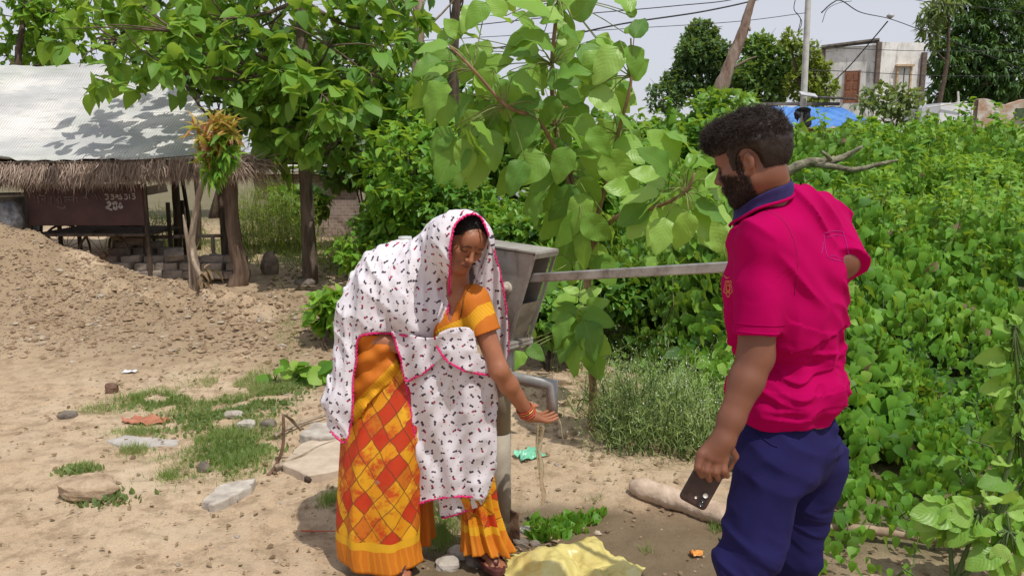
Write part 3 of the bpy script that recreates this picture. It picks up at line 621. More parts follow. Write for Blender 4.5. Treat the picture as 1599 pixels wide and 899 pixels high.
# upright dark big-leaved plant on the right edge, bright plant below it
def bigplant(label, base, tips, leaf, stem_pts, name='leafy_plant', cat='plant', tpl='big', nrmv=(0, -.7, .7)):
    r = thing(name, label, cat, base); mb = MB()
    for s_ in stem_pts: mb.tube(s_, np.linspace(.012, .004, len(s_)), 6, 4)
    a, d, s = [], [], []
    for q0, q1 in tips: a.append(q0); d.append(q1 - q0); s.append(np.linalg.norm(q1 - q0) * 1.05)
    allp = np.concatenate([np.asarray(s_) for s_ in stem_pts])
    for q0 in a:
        t = allp[np.argmin(np.linalg.norm(allp - q0, axis=1))]; mb.tube([t, (t + q0) / 2 + (0, 0, .01), q0], [.004, .0035, .003], 5, 2)
    mb.build('stem', L_PALE, r, True)
    foliage('foliage', np.array(a), np.array(d), np.array(s), tpl, leaf, r, np.tile(nrmv, (len(a), 1)) + rng.normal(size=(len(a), 3)) * .3)
    return r
def radial(px, py, Y, n, rp, leaf_px, up=.25, yo=.035):
    out = []
    for i in range(n):
        an = rng.uniform(0, 2 * math.pi); rr = rng.uniform(.1, .75) * rp; L = leaf_px * rng.uniform(.7, 1.15)
        x0, y0 = px + rr * math.cos(an), py + rr * .7 * math.sin(an); an2 = an + rng.normal() * .35
        q0 = P(x0, y0, Y + rng.uniform(-yo, yo)); q1 = P(x0 + L * math.cos(an2), y0 + L * .75 * math.sin(an2) + L * .25, Y + rng.uniform(-yo, yo) * 1.5); out.append((q0, q1))
    return out
def gbase(px, Y): c = P(px, 500, Y); return on(c[0], c[1])
bb = gbase(1530, 2.75)
bigplant('pale green big-leaved seedling at the bottom right corner', bb, radial(1530, 805, 2.75, 30, 75, 46) + radial(1480, 800, 2.8, 9, 34, 38) + radial(1575, 850, 2.7, 14, 46, 42), L_TEAKN, [[bb, (bb + P(1530, 805, 2.75)) / 2, P(1530, 805, 2.75)], [bb, P(1480, 800, 2.8)], [bb, P(1575, 830, 2.7)]])
bb = gbase(1585, 3.2)
tp = []
for py_ in (520, 560, 600, 640, 680, 720, 750): tp += radial(1588, py_, 3.2, 8, 28, 40)
bigplant('tall dark green plant with hanging leaves at the right edge', bb, tp, L_TEAK, [[bb, P(1588, 650, 3.2), P(1583, 510, 3.2)]])
bb = gbase(470, 5.75); c_ = GT(470, 602)
tp = radial(460, 590, c_[1], 12, 40, 38) + radial(490, 580, c_[1], 10, 22, 34) + radial(430, 592, c_[1], 6, 20, 34)
bigplant('small leafy seedling left of the veil hem beside the grass', c_, tp, L_VINE, [[c_, P(460, 590, c_[1])], [c_, P(490, 580, c_[1])], [c_, P(430, 595, c_[1])]], tpl='mid')

# ------------------------------------------------------------------ grass and weeds (uncountable)
def grass(name, label, spots, leaf=L_GRASS, h=.06, cat='grass', tpl='blade', dens=1.0, flat=.5):
    PP = []
    for cx, cy_, rx, ry, n in spots:
        n = int(n * dens); a = rng.normal(size=(n, 2)) * .5; PP.append(np.stack([cx + a[:, 0] * rx, cy_ + a[:, 1] * ry], -1))
    q = np.concatenate(PP); k = vn(q, 6, 4) > -.35; q = q[k]; z = H(q[:, 0], q[:, 1])
    d = rng.normal(size=(len(q), 3)) * flat; d[:, 2] = np.abs(d[:, 2]) + .7
    o = foliage(name, np.concatenate([q, z[:, None] - .003], 1), d, rng.uniform(.5, 1.4, len(q)) * h, tpl, leaf, None, rng.normal(size=(len(q), 3)), .5 + .4 * vn(q, 3, 6) + rng.normal(size=len(q)) * .15)
    return tag(o, label, cat, kind='stuff')
def gsp(px, py, wpx, hpx, n):
    p = GT(px, py); s = p[1] / F_PX; yy = abs(GT(px, py - hpx / 2)[1] - GT(px, py + hpx / 2)[1]); return (p[0], p[1], wpx * s * .5, yy * .5, n)
grass('grass_patch', 'wiry green grass patch on the dirt left of the woman', [gsp(250, 625, 130, 30, 1500), gsp(380, 600, 150, 40, 1800), gsp(430, 610, 90, 60, 1500), gsp(330, 640, 160, 50, 1500), gsp(350, 690, 150, 90, 2200), gsp(385, 715, 90, 60, 900),
      gsp(215, 675, 90, 14, 350), gsp(210, 705, 50, 16, 300), gsp(160, 640, 90, 20, 260), gsp(130, 732, 50, 14, 260), gsp(140, 775, 80, 22, 240), gsp(265, 745, 50, 14, 160), gsp(515, 780, 40, 20, 160), gsp(470, 500, 80, 60, 700)], h=.042, dens=2.2)
grass('weed_patch', 'short green weeds around the pump foot and the log', [gsp(690, 840, 60, 60, 800), gsp(700, 800, 60, 40, 500), gsp(1080, 810, 110, 24, 700), gsp(1010, 860, 20, 10, 40), gsp(1120, 825, 60, 14, 260), gsp(940, 780, 60, 10, 60), gsp(1290, 760, 100, 40, 500)], h=.045)
grass('creeping_weeds', 'bright creeping weeds with small broad leaves in front of the pump', [gsp(865, 828, 90, 22, 240), gsp(900, 815, 70, 12, 90), gsp(965, 803, 70, 10, 60), gsp(850, 840, 50, 12, 90), gsp(1000, 806, 40, 8, 30)], L_VINE, .045, 'weeds', 'small')
grass('far_grass', 'rough grass and weeds behind the teak trunk', [(-1.2, 10.8, 1.6, 1.0, 1600), (-2.6, 12, 1.6, 1.2, 1500), (-4.5, 13, 2, 1.0, 900), (.2, 9, 1, .8, 900), (.9, 6.2, .8, .6, 700)], L_GRASS, .17)
grass('ground_weeds', 'small pale broad-leaved weeds mixed through the grass patch', [gsp(340, 650, 160, 70, 900), gsp(380, 700, 120, 70, 700), gsp(430, 620, 90, 50, 500), gsp(250, 632, 120, 26, 300), gsp(120, 735, 70, 16, 160), gsp(170, 780, 90, 20, 160), gsp(1060, 500, 90, 40, 300)], L_PALE, .03, 'weeds', 'small')
# dry leaf litter
q = np.concatenate([np.stack([rng.uniform(-3, -.4, 900), rng.uniform(9.0, 11.5, 900)], -1), np.stack([rng.normal(.9, .5, 300), rng.normal(5.6, .35, 300)], -1), np.stack([rng.normal(.45, .35, 160), rng.normal(4.3, .35, 160)], -1), np.stack([rng.uniform(.9, 2.2, 260), rng.uniform(2.7, 3.4, 260)], -1), np.stack([rng.uniform(-2.8, .8, 1500), rng.uniform(2.6, 6.5, 1500)], -1)])
dd = rng.normal(size=(len(q), 3)); dd[:, 2] *= .15
o = foliage('leaf_litter', np.concatenate([q, H(q[:, 0], q[:, 1])[:, None] + .012], 1), dd, rng.uniform(.02, .13, len(q)) ** 1.25 * 1.5 * np.interp(q[:, 1], [3, 6, 10], [.28, .45, .9]), 'small', L_DRY); tag(o, 'brown dry leaf litter scattered over the dirt', 'leaf litter', kind='stuff')
# ================================================================== STONES, GRAVEL
def rock_tpl(seed, n=6, m=5, flat=.65):
    r = np.random.default_rng(seed); V = []
    for i in range(m + 1):
        th = math.pi * i / m
        for k in range(n): ph = 2 * math.pi * k / n; V.append((math.sin(th) * math.cos(ph), math.sin(th) * math.sin(ph), math.cos(th) * flat))
    V = np.array(V); V *= (1 + .28 * vn(V, 1.3, seed))[:, None] * (1 + .12 * vn(V, 3.1, seed + 1))[:, None]
    Fq = np.array([(i * n + k, (i + 1) * n + k, (i + 1) * n + (k + 1) % n, i * n + (k + 1) % n) for i in range(m) for k in range(n)])
    return V, Fq
b = NB('gravel'); r_ = b.n('Attribute', attribute_name='rnd').outputs['Fac']
c = b.ramp(r_, [(0, (.19, .125, .07)), (.4, (.29, .20, .125)), (.8, (.37, .275, .18)), (.95, (.46, .39, .30)), (1, (.29, .26, .23))])
GRAV = b.done(b.bsdf(b.mix(b.ramp(b.noise(b.coord('Object'), 40, 4), [(.4, .0), (.7, .5)]), c, (.22, .16, .11)), .9, .25, 0, b.bump(b.noise(b.coord('Object'), 90, 4), .4, .003)))
T0, F0 = rock_tpl(3, 6, 4)
def gravel(name, label, q, sz):
    n = len(q); A = rng.uniform(0, 6.28, n); s = np.asarray(sz)[:, None] * rng.uniform(.6, 1.3, (n, 3)); s[:, 2] *= .7
    V = T0[None] * s[:, None]; V = V * (1 + .25 * rng.normal(size=(n, len(T0), 1)) * .5); ca, sa = np.cos(A)[:, None], np.sin(A)[:, None]
    V = np.stack([V[..., 0] * ca - V[..., 1] * sa, V[..., 0] * sa + V[..., 1] * ca, V[..., 2]], -1); z = H(q[:, 0], q[:, 1]) + s[:, 2] * .25
    V = V + np.concatenate([q, z[:, None]], 1)[:, None]
    o = raw_mesh(name, V.reshape(-1, 3), (F0[None] + (np.arange(n) * len(T0))[:, None, None]).reshape(-1, 4), GRAV, None, False, None, {'rnd': np.repeat(rng.random(n), len(T0))})
    return tag(o, label, 'gravel', kind='stuff')
q = np.stack([rng.uniform(-5.5, 2.2, 26000), 2.3 + rng.random(26000) ** .8 * 5.5], -1); k = vn(q, 1.1, 90) + rng.random(len(q)) * 1.1 > .35; q = q[k]
q = q[np.abs(q[:, 0]) < q[:, 1] * .72]
gravel('loose_gravel', 'small loose stones and clods strewn over the dirt', q, np.minimum(.0028 + .012 * rng.random(len(q)) ** 6, .02))
q = np.stack([rng.normal(-4.3, 1.3, 22000), rng.normal(7.2, .8, 22000)], -1); q = q[(np.abs(q[:, 0]) < q[:, 1] * .75) & (H(q[:, 0], q[:, 1]) > .08)]
gravel('heap_rubble', 'brown clods covering the earth heap at the left', q, .004 + .016 * rng.random(len(q)) ** 6)
q = np.concatenate([np.stack([rng.normal(-1.9, .6, 900), rng.normal(6.6, .4, 900)], -1), np.stack([rng.normal(.1, .8, 300), rng.normal(5.1, .3, 300)], -1), np.stack([rng.normal(-.05, .2, 90), rng.normal(3.25, .15, 90)], -1), np.stack([rng.uniform(-4.2, -.8, 4200), rng.uniform(6.0, 8.6, 4200)], -1)])
gravel('earth_clods', 'lumpy clods behind the woman and round the pump foot', q, .006 + .03 * rng.random(len(q)) ** 5)
def stone(label, px, py, size, m, name='stone', cat='stone', seed=1, flat=.5, yaw=0, tilt=0, group=None, n=14, sub=10):
    T, Fq = rock_tpl(seed, n, sub, 1); T = T / np.abs(T).max(0); T = np.sign(T) * np.abs(T) ** .75
    T *= (1 + .05 * vn(T, 5, seed))[:, None]
    p = GT(px, py); V = (T * np.asarray(size) / 2) @ rotx(tilt).T @ rotz(yaw).T + p + (0, 0, size[2] * .22)
    o = raw_mesh(name, V, [tuple(f) for f in Fq.tolist()], m, None, False); me = o.data
    return tag(o, label, cat, group)
CONC = simple('old_concrete', (.30, .26, .22), (.50, .46, .40), 12, .9, .25, .6, .006)
SOILROCK = simple('soil_lump', (.27, .19, .12), (.48, .37, .26), 14, .95, .2, .9, .01)
DSTONE = simple('dark_stone', (.09, .075, .06), (.24, .20, .165), 12, .9, .25, .7, .008)
def slab(label, pts, th, m, name='slab', cat='slab', jag=.004):
    """irregular broken slab from px outline on the ground"""
    P3 = [GT(*q) for q in pts]; out = []
    for i in range(len(P3)):
        a, b_ = P3[i], P3[(i + 1) % len(P3)]
        for t in np.linspace(0, 1, 6, endpoint=False): out.append(a + (b_ - a) * t + (rng.normal() * jag, rng.normal() * jag, 0))
    out = np.array(out); out[:, 2] = out[:, 2].mean() * .5 + out[:, 2] * .5; n = len(out); top = out + (0, 0, th); top2 = top + (out.mean(0) - out) * .03 + (0, 0, .006); bot = out - (0, 0, .03)
    V = np.concatenate([bot, top, top2, [top2.mean(0)]]); F_ = [tuple((i + a, (i + 1) % n + a, (i + 1) % n + a + n, i + a + n)) for a in (0, n) for i in range(n)] + [(2 * n + i, 2 * n + (i + 1) % n, 3 * n) for i in range(n)]
    o = raw_mesh(name, V, F_, m, None, False); return tag(o, label, cat)
slab('pale broken concrete slab on the dirt left of the woman', [(318, 792), (345, 765), (400, 757), (392, 772), (335, 800)], .03, CONC)
slab('flat grey cement patch beside the grass', [(165, 690), (195, 683), (280, 688), (275, 697), (190, 700)], .004, simple('dusty_cement', (.34, .31, .28), (.46, .43, .39), 10))
slab('large worn cement slab left of the pump behind the woman', [(440, 735), (470, 700), (540, 680), (560, 720), (540, 742), (480, 752)], .03, simple('sandy_cement', (.40, .32, .24), (.54, .45, .35), 9, .9, .2, .6, .006))
slab('grey cement chunk peeping out of the ground behind the veil hem', [(468, 690), (490, 668), (535, 672), (545, 690), (500, 698)], .04, CONC)
stone('eroded lump of earth and old brick with weeds', 140, 770, (.30, .2, .12), SOILROCK, 'earth_lump', 'earth lump', 5)
stone('dark upright brick stub standing on the dirt left of the grass', 175, 612, (.09, .07, .09), simple('brick_stub', (.10, .055, .035), (.22, .13, .09), 20), 'brick_stub', 'brick', 8)
stone('small dark stone near the orange scrap', 105, 652, (.12, .1, .06), DSTONE, 'stone', 'stone', 9)
stone('upright dark stone at the lower edge of the grass', 318, 735, (.07, .04, .07), DSTONE, 'stone', 'stone', 12)
stone('blackish stone beside the leaning iron rod', 420, 665, (.1, .08, .06), DSTONE, 'stone', 'stone', 13)
stone('pale stone left of the iron rod', 385, 668, (.11, .09, .07), CONC, 'stone', 'stone', 14)
stone('lumpy whitish stone by the grass edge', 365, 650, (.12, .09, .05), CONC, 'stone', 'stone', 15)
stone('rounded brown stone stump standing left of the teak trunk', 422, 428, (.26, .2, .42), simple('stump_stone', (.15, .11, .085), (.33, .26, .20), 10), 'stone', 'stone', 17)
stone('flat stone leaning at the teak trunk foot', 478, 444, (.3, .14, .1), DSTONE, 'stone', 'stone', 18)
stone('squat stone at the sapling foot', 930, 668, (.12, .1, .12), simple('root_stone', (.22, .19, .16), (.40, .35, .30), 14), 'stone', 'stone', 21)
stone('stone right of the sapling foot', 952, 680, (.10, .08, .07), SOILROCK, 'stone', 'stone', 22)
stone('grey stone between the pump pipe and the sapling', 885, 680, (.12, .1, .06), SOILROCK, 'stone', 'stone', 23)
stone('rounded pale stone behind the spout, left one', 875, 598, (.16, .12, .09), SOILROCK, 'stone', 'stone', 24)
stone('rounded pale stone behind the spout, beside the feathery weeds', 975, 600, (.2, .14, .1), SOILROCK, 'stone', 'stone', 25)
for i, (px, py, s) in enumerate([(715, 868, .1), (745, 880, .09), (820, 835, .09), (812, 850, .07), (700, 885, .1), (835, 850, .05)]):
    stone(['broad grey stone between the woman\'s feet', 'wet dark stone in front of the orange pleats', 'greyish stone right beside the pump base', 'small stone at the right hem of the pleats', 'flat stone behind the woman\'s right hem', 'little pebble-like stone right of the pump base'][i], px, py, (s, s * .8, s * .6), DSTONE if i % 2 else CONC, 'stone', 'stone', 30 + i)
# fallen log / sandstone pole on the right of the pump
r = MB(); a = GT(985, 768); e = GT(1150, 822); a += (0, 0, .035); e += (0, 0, .035)
r.tube(np.array([a + (e - a) * t for t in np.linspace(0, 1, 14)]), [.026, .046, .052, .048, .050, .053, .049, .046, .050, .052, .047, .050, .048, .044], 14, 3, rough=.045)
tag(r.build('log', simple('worn_log', (.38, .28, .20), (.58, .46, .36), 7, .9, .2, .8, .01), None, True), 'thick pale worn log lying on the ground by the man\'s feet', 'log')
r = MB(); pts = [GT(1285, 838), GT(1340, 843), GT(1400, 850), GT(1450, 858), GT(1545, 868)]
for p in pts: p += (0, 0, .05)
r.tube(pts, [.02, .021, .02, .019, .016], 8, 5, rough=.04)
tag(r.build('pole', simple('pole_wood', (.22, .15, .10), (.40, .30, .21), 12, .85, .25, .5, .005, (1, 1, 1)), None, True), 'thin brown pole lying in the creepers right of the man', 'pole')
# bent iron rod and twigs
IRON = simple('rusty_iron', (.10, .05, .035), (.22, .13, .09), 30, .8, .4, .5, .003)
h0 = GT(425, 735); Yh = h0[1]
r = MB(); r.tube([GT(418, 742), P(430, 728, Yh), P(441, 700, Yh), P(443, 670, Yh), P(442, 646, Yh)], [.009, .009, .008, .008, .007], 8, 5)
tag(r.build('iron_rod', IRON, None, True), 'bent rusty rod sticking up from the ground beside the grass', 'rod')
r = MB(); r.tube([P(442, 646, Yh), P(455, 655, Yh + .05), P(470, 672, Yh + .05)], [.012, .02, .012], 6, 4, squash=.2)
tag(r.build('bark_strip', BARKP, None, True), 'curled dry bark strip hanging on the rod tip', 'bark strip')
def stick(label, pts, rad=.01, m=BARKP, name='stick', lift=.012):
    q = [GT(*p) + (0, 0, lift) for p in pts]; mb = MB(); mb.tube(q, np.linspace(rad, rad * .5, len(q)), 7, 5, rough=.06); return tag(mb.build(name, m, None, True), label, 'stick')
stick('long grey-brown stick running from the rod foot to the saree hem', [(430, 738), (470, 722), (500, 705), (545, 690)], .013, lift=.03)
stick('thin dark twig below the long stick', [(440, 736), (490, 728), (560, 722)], .006, BARKD)
stick('pale stick lying behind the rod towards the veil', [(430, 688), (460, 672), (510, 655)], .012, lift=.03)
stick('black charred stick left of the woman\'s saree', [(480, 752), (505, 742), (540, 735)], .02, BARKD)
stick('thin reddish wire on the dirt left of the saree', [(470, 832), (500, 833), (540, 832)], .004, simple('red_wire', (.35, .07, .04), (.5, .14, .08), 20))
# scraps
def scrap(label, name, px, py, w_, d_, h_, m, seed, n=16, cat='plastic scrap', yaw=0.0, clear=.008):
    g = np.linspace(-1, 1, n); X, Yg = np.meshgrid(g, g); X, Yg = X.ravel(), Yg.ravel(); q = np.stack([X, Yg], -1)
    r_ = 1 + .25 * vn(np.stack([np.cos(np.arctan2(Yg, X)), np.sin(np.arctan2(Yg, X))], -1), 2.2, seed)
    Z = h_ * (np.abs(fbm(q, 1.6, 3, seed)) + .3 * fbm(q, 5, 2, seed + 3)); lx, ly = X * r_ * w_ / 2, Yg * r_ * d_ / 2
    c, s = math.cos(yaw), math.sin(yaw); p = GT(px, py); x = p[0] + lx * c - ly * s; y = p[1] + lx * s + ly * c
    V = np.stack([x, y, H(x, y) + clear + np.maximum(Z, 0)], -1); k = (np.arange(n - 1)[:, None] * n + np.arange(n - 1)[None]).ravel()
    o = raw_mesh(name, V, np.stack([k, k + 1, k + n + 1, k + n], -1), m, None, True); mo = o.modifiers.new('s', 'SOLIDIFY'); mo.thickness = .0015
    return tag(o, label, cat)
def plastic(name, c1, c2, rough=.3, sc_=10): return simple(name, c1, c2, sc_, rough, .5, .4, .004)
scrap('torn green plastic scrap on the dirt behind the falling water', 'plastic_scrap', 828, 712, .14, .10, .03, plastic('green_plastic', (.12, .42, .26), (.25, .6, .42)), 3, yaw=.5)
scrap('crumpled orange-red scrap beside the grass patch', 'cloth_scrap', 228, 660, .24, .10, .025, plastic('orange_scrap', (.32, .11, .06), (.46, .20, .12), .8), 5, cat='cloth scrap')
scrap('little white paper bit on the earth by the heap', 'paper_scrap', 203, 582, .10, .05, .02, plastic('white_paper', (.6, .6, .62), (.75, .75, .76), .8), 7, 6, 'paper')
scrap('small orange fruit peel near the man\'s leg', 'fruit_peel', 1088, 868, .05, .035, .02, plastic('peel', (.6, .2, .04), (.7, .4, .08)), 9, 6, 'peel')
# crumpled yellow sheet at the bottom
b = NB('yellow_plastic'); v = b.coord('Object'); f = b.noise(v, 5, 6, .6); c = b.ramp(f, [(.3, (.46, .37, .12)), (.55, (.60, .52, .18)), (.75, (.66, .60, .33))])
c = b.mix(b.ramp(b.noise(v, 2.2, 3), [(.55, 0.0), (.72, .6)]), c, (.33, .25, .12))
YEL = b.done(b.bsdf(c, b.ramp(b.noise(v, 7, 3), [(.4, .5), (.6, .16)]), .55, 0, b.bump(b.noise(v, 16, 6), .5, .008)))
n = 90; ga = np.linspace(0, 1, n); U, Vv = np.meshgrid(ga, ga); U, Vv = U.ravel(), Vv.ravel()
A_, B_, C_, D_ = [GT(*q)[:2] for q in ((765, 893), (925, 848), (1015, 899), (870, 990))]
xy = (A_ * ((1 - U) * (1 - Vv))[:, None] + B_ * (U * (1 - Vv))[:, None] + C_ * (U * Vv)[:, None] + D_ * ((1 - U) * Vv)[:, None])
ed = np.minimum(np.minimum(U, 1 - U), np.minimum(Vv, 1 - Vv)); xy = xy + np.stack([vn(xy, 9, 1), vn(xy, 9, 2)], -1) * .035
Z = .02 + .045 * np.abs(fbm(xy, 6, 3, 71)) * sstep(ed, -.02, .12) + .05 * np.exp(-((U - .35) / .25) ** 2 - ((Vv - .3) / .2) ** 2) + .01 * fbm(xy, 25, 2, 73)
k = (np.arange(n - 1)[:, None] * n + np.arange(n - 1)[None]).ravel()
o = raw_mesh('plastic_sheet', np.concatenate([xy, (H(xy[:, 0], xy[:, 1]) + np.maximum(Z, .012))[:, None]], 1), np.stack([k, k + 1, k + n + 1, k + n], -1), YEL, None, True)
mo = o.modifiers.new('s', 'SOLIDIFY'); mo.thickness = .003; tag(o, 'crumpled muddy yellow plastic sheet on the wet ground in front of the pump', 'plastic sheet')

# ================================================================== THATCHED SHED
sd = thing('thatched_shed', 'low open shed with a thatched roof covered by silvery tarpaulin', 'shed', (-6.5, 10.4, 0))
def eave(u):   # u 0..1 left -> right along the front eave
    x = -9.5 + 6.45 * u; py = np.interp(u, [0, .3, .6, .8, 1], [250, 252, 254, 249, 238]); y = 9.3 + .0 * u
    return np.array((x, y, CAMZ + (P(800, py, y)[2] - CAMZ)))
def ridge(u):
    x = -10.5 + 5.75 * u; return np.array((x, 11.6, P(800, np.interp(u, [0, .7, 1], [100, 100, 108]), 11.6)[2] + 0.03 * math.sin(x * 2)))
n, m_ = 120, 44; UU = np.linspace(0, 1, n); TT = np.linspace(0, 1, m_); V = []
E = np.array([eave(u) for u in UU]); Rg = np.array([ridge(u) for u in UU])
def roofpt(E, Rg, t, off): q = E + (Rg - E) * t; q = q.copy(); q[:, 2] += off - .10 * math.sin(t * math.pi); return q
THK = simple('thatch', (.20, .135, .10), (.42, .31, .24), 40, .95, .15, .9, .02, (3, 1, .4))
mb = MB(); V = np.concatenate([roofpt(E, Rg, t, -.07) for t in TT] + [roofpt(E, Rg, t, -.20) for t in TT])
k = [(i * n + j, i * n + j + 1, (i + 1) * n + j + 1, (i + 1) * n + j) for i in range(m_ - 1) for j in range(n - 1)]
off = n * m_; k2 = [tuple(a + off for a in f[::-1]) for f in k]
side = [(j, j + off, j + 1 + off, j + 1) for j in range(n - 1)] + [((i * n) + n - 1, (i * n) + n - 1 + off, (i + 1) * n + n - 1 + off, (i + 1) * n + n - 1) for i in range(m_ - 1)]
mb.add(V, k + k2 + side)
# back slope
Bk = Rg + np.array((0, 2.4, -1.15)); V = np.concatenate([Rg + (0, 0, -.02), Bk]); mb.add(V, [(j, j + 1, n + j + 1, n + j) for j in range(n - 1)])
mb.build('thatch_roof', THK, sd)
# straw fringe
N = 15000; u = rng.random(N) ** .85; e = np.array((np.interp(u, UU, E[:, 0]), np.interp(u, UU, E[:, 1]), np.interp(u, UU, E[:, 2]))).T
lay = rng.random(N); base = e + np.stack([np.zeros(N), -.02 - .06 * rng.random(N) + .1 * lay, -.03 - .14 * lay + .03 * rng.normal(size=N)], -1)
d = np.stack([rng.normal(size=N) * .28 + .25 * vn(np.stack([u * 30, u * 0], -1), 1, 4), -.35 + rng.normal(size=N) * .2, -1 + 0 * u], -1)
STRAW = leafmat('straw', [(.30, .21, .175), (.46, .35, .29), (.60, .49, .41)], .8, .12)
foliage('straw_fringe', base, d, rng.uniform(.10, .24, N) * (1 - .15 * lay) * np.interp(u, [0, .3, .5, .9, 1], [.9, .9, 1.0, .95, .7]), 'narrow' if 0 else 'blade', STRAW, sd, rng.normal(size=(N, 3)), rng.random(N) * .8 + .2 * vn(base, 5))
# thatch bundle at the right eave corner
cb = P(372, 250, 9.3); N = 1500; q = cb + rng.normal(size=(N, 3)) * (.12, .12, .035); d = rng.normal(size=(N, 3)) * .5 + (.5, -.2, -.75)
foliage('thatch_corner', q, d, rng.uniform(.15, .30, N), 'blade', STRAW, sd, rng.normal(size=(N, 3)))
# tarpaulin
b = NB('silver_tarp'); v = b.coord('Object'); f = b.noise(v, 1.3, 5, .6); f2 = b.noise(b.coord('Object', (1, .6, 3)), 1.1, 5, .55)
c = b.ramp(f2, [(.38, (.44, .44, .43)), (.48, (.52, .52, .50)), (.56, (.66, .64, .60)), (.68, (.74, .72, .68))])
c = b.mix(b.ramp(b.noise(b.coord('Object', (.8, 2, 9)), 2.6, 7, .75), [(.55, 0.0), (.66, .6)]), c, (.24, .23, .22))
wv = b.n('TexWave', {'Vector': v, 'Scale': 9.0, 'Distortion': .8, 'Detail': 1.0}, bands_direction='X'); c = b.mix(b.math('MULTIPLY', wv.outputs[1], .5), c, (.25, .26, .27))
c = b.mix(b.ramp(b.noise(b.coord('Object', (1, 1, 1)), .8, 3), [(.52, 0.0), (.7, .35)]), c, (.30, .36, .27))
TARP = b.done(b.bsdf(c, .8, .2, 0, b.bump(b.math('ADD', b.noise(b.coord('Object', (1, 3, 6)), 3, 5), b.math('MULTIPLY', wv.outputs[1], .1)), .6, .04)))
n2, m2_ = 220, 70; U2 = np.linspace(0, 1, n2); E2 = np.array([eave(u) for u in U2]) + (0, -.05, .0); R2 = np.array([ridge(u) for u in U2]); rows = []
for i, t in enumerate(np.linspace(-.0, 1, m2_)):
    q = roofpt(E2, R2, t, .0); s2 = np.stack([q[:, 0], np.full(n2, t * 3)], -1)
    q[:, 2] += .035 * fbm(s2, 1.2, 3, 81) + .018 * vn(s2 * (1, 5), 1.5, 83) + .012 * vn(s2, 9, 84)
    if i == 0: q[:, 2] += .05 * sstep(vn(s2, 2.4, 86), .2, .8) * (q[:, 0] < -5.5)
    rows.append(q)
rows.append(R2 + (0, .5, -.2)); V = np.concatenate(rows); k = [(i * n2 + j, i * n2 + j + 1, (i + 1) * n2 + j + 1, (i + 1) * n2 + j) for i in range(m2_) for j in range(n2 - 1)]
o = raw_mesh('tarpaulin', V, k, TARP, sd, True); mo = o.modifiers.new('s', 'SOLIDIFY'); mo.thickness = .004
mb = MB(); q = [E2[i] + (0, -.03, -.0 + .012 * math.sin(i)) for i in range(0, n2, 12)]; mb.tube(q, .006, 5, 2); mb.build('rope', simple('rope', (.06, .05, .04), (.16, .12, .09), 30), sd, True)
# posts
def post(pts, rad, m, rough=.05): mb = MB(); mb.tube(pts, rad, 9, 4, rough=rough); return mb.build('post', m, sd, True)
pb = P(365, 432, 9.5); pb[2] = H(pb[0], pb[1])
post([pb - (0, 0, .05), P(376, 425, 9.5), P(368, 380, 9.5), P(361, 320, 9.5), P(360, 262, 9.5)], [.13, .10, .085, .085, .08], simple('post_wood', (.085, .055, .04), (.22, .155, .11), 9, .95, .2, 1.0, .02, (1, 1, .15)), .09)
for lab, px, pyb, px2, Y, rr in [('', 352, 418, 342, 10.4, .055), ('', 277, 410, 272, 10.6, .055), ('', 300, 400, 283, 11.2, .03), ('', 225, 400, 222, 9.9, .035), ('', 60, 430, 60, 11.5, .05), ('', -60, 430, -60, 9.6, .06), ('', 180, 400, 182, 12.6, .05), ('', 310, 395, 306, 12.8, .045)]:
    a = P(px, pyb, Y); a[2] = H(a[0], a[1]) - .03; post([a, (a + P(px2, 270, Y)) / 2 + (.02, 0, 0), P(px2, 270, Y)], [rr, rr * .95, rr * .9], BARKD)
def beam(a, e, r_): mb = MB(); mb.tube([a, (a + e) / 2 + (0, 0, -.02), e], r_, 8, 3, rough=.04); mb.build('beam', BARKD, sd, True)
beam(P(-80, 268, 9.6), P(372, 262, 9.6), .035); beam(P(-80, 235, 10.9), P(330, 240, 10.9), .03)
for px in (20, 120, 222, 300): beam(P(px, 262, 9.6), P(px + 10, 150, 11.4), .025)
# rail under the shed
mb = MB(); a, e = P(175, 372, 10.3), P(345, 368, 10.3); mb.tube([a, (a + e) / 2, e], [.028, .024, .022], 8, 3, rough=.05); mb.tube([P(190, 372, 10.3), on(P(190, 372, 10.3)[0], 10.3)], .025, 7); mb.tube([P(332, 370, 10.3), on(P(332, 370, 10.3)[0], 10.3)], .025, 7)
tag(mb.build('rail', BARKP, None, True), 'horizontal wooden rail on short props in the shade of the shed', 'rail')
# push cart with the painted board
ct = thing('push_cart', 'push cart parked under the thatch with a painted brown board and thin spoked wheels', 'cart', on(P(130, 350, 9.7)[0], 9.9))
MARO = simple('maroon_paint', (.050, .020, .018), (.085, .036, .030), 5, .55, .4, .3, .004)
a0, a1 = P(40, 290, 9.55), P(222, 292, 9.55); zb = P(100, 352, 9.55)[2]; zt = a0[2] + .02
mb = MB(); mb.box(((a0[0] + a1[0]) / 2, 9.56, (zb + zt) / 2), (a1[0] - a0[0], .03, zt - zb), bev=.004); board = mb.build('board', MARO, ct)
mb = MB()
for x in (a0[0] - .015, a1[0] + .01): mb.box((x, 9.58, (zt + .1) / 2), (.045, .045, zt - .1), bev=.004)
mb.box(((a0[0] + a1[0]) / 2, 9.59, zb + .01), (a1[0] - a0[0] + .06, .04, .03), bev=.004)
for y in (10.2, 10.65): mb.box((a0[0] - .015, y, .5), (.04, .04, .9)); mb.box((a1[0] + .01, y, .5), (.04, .04, .9))
mb.box(((a0[0] + a1[0]) / 2, 10.1, .60), (a1[0] - a0[0], 1.1, .03)); mb.build('frame', BARKD, ct)
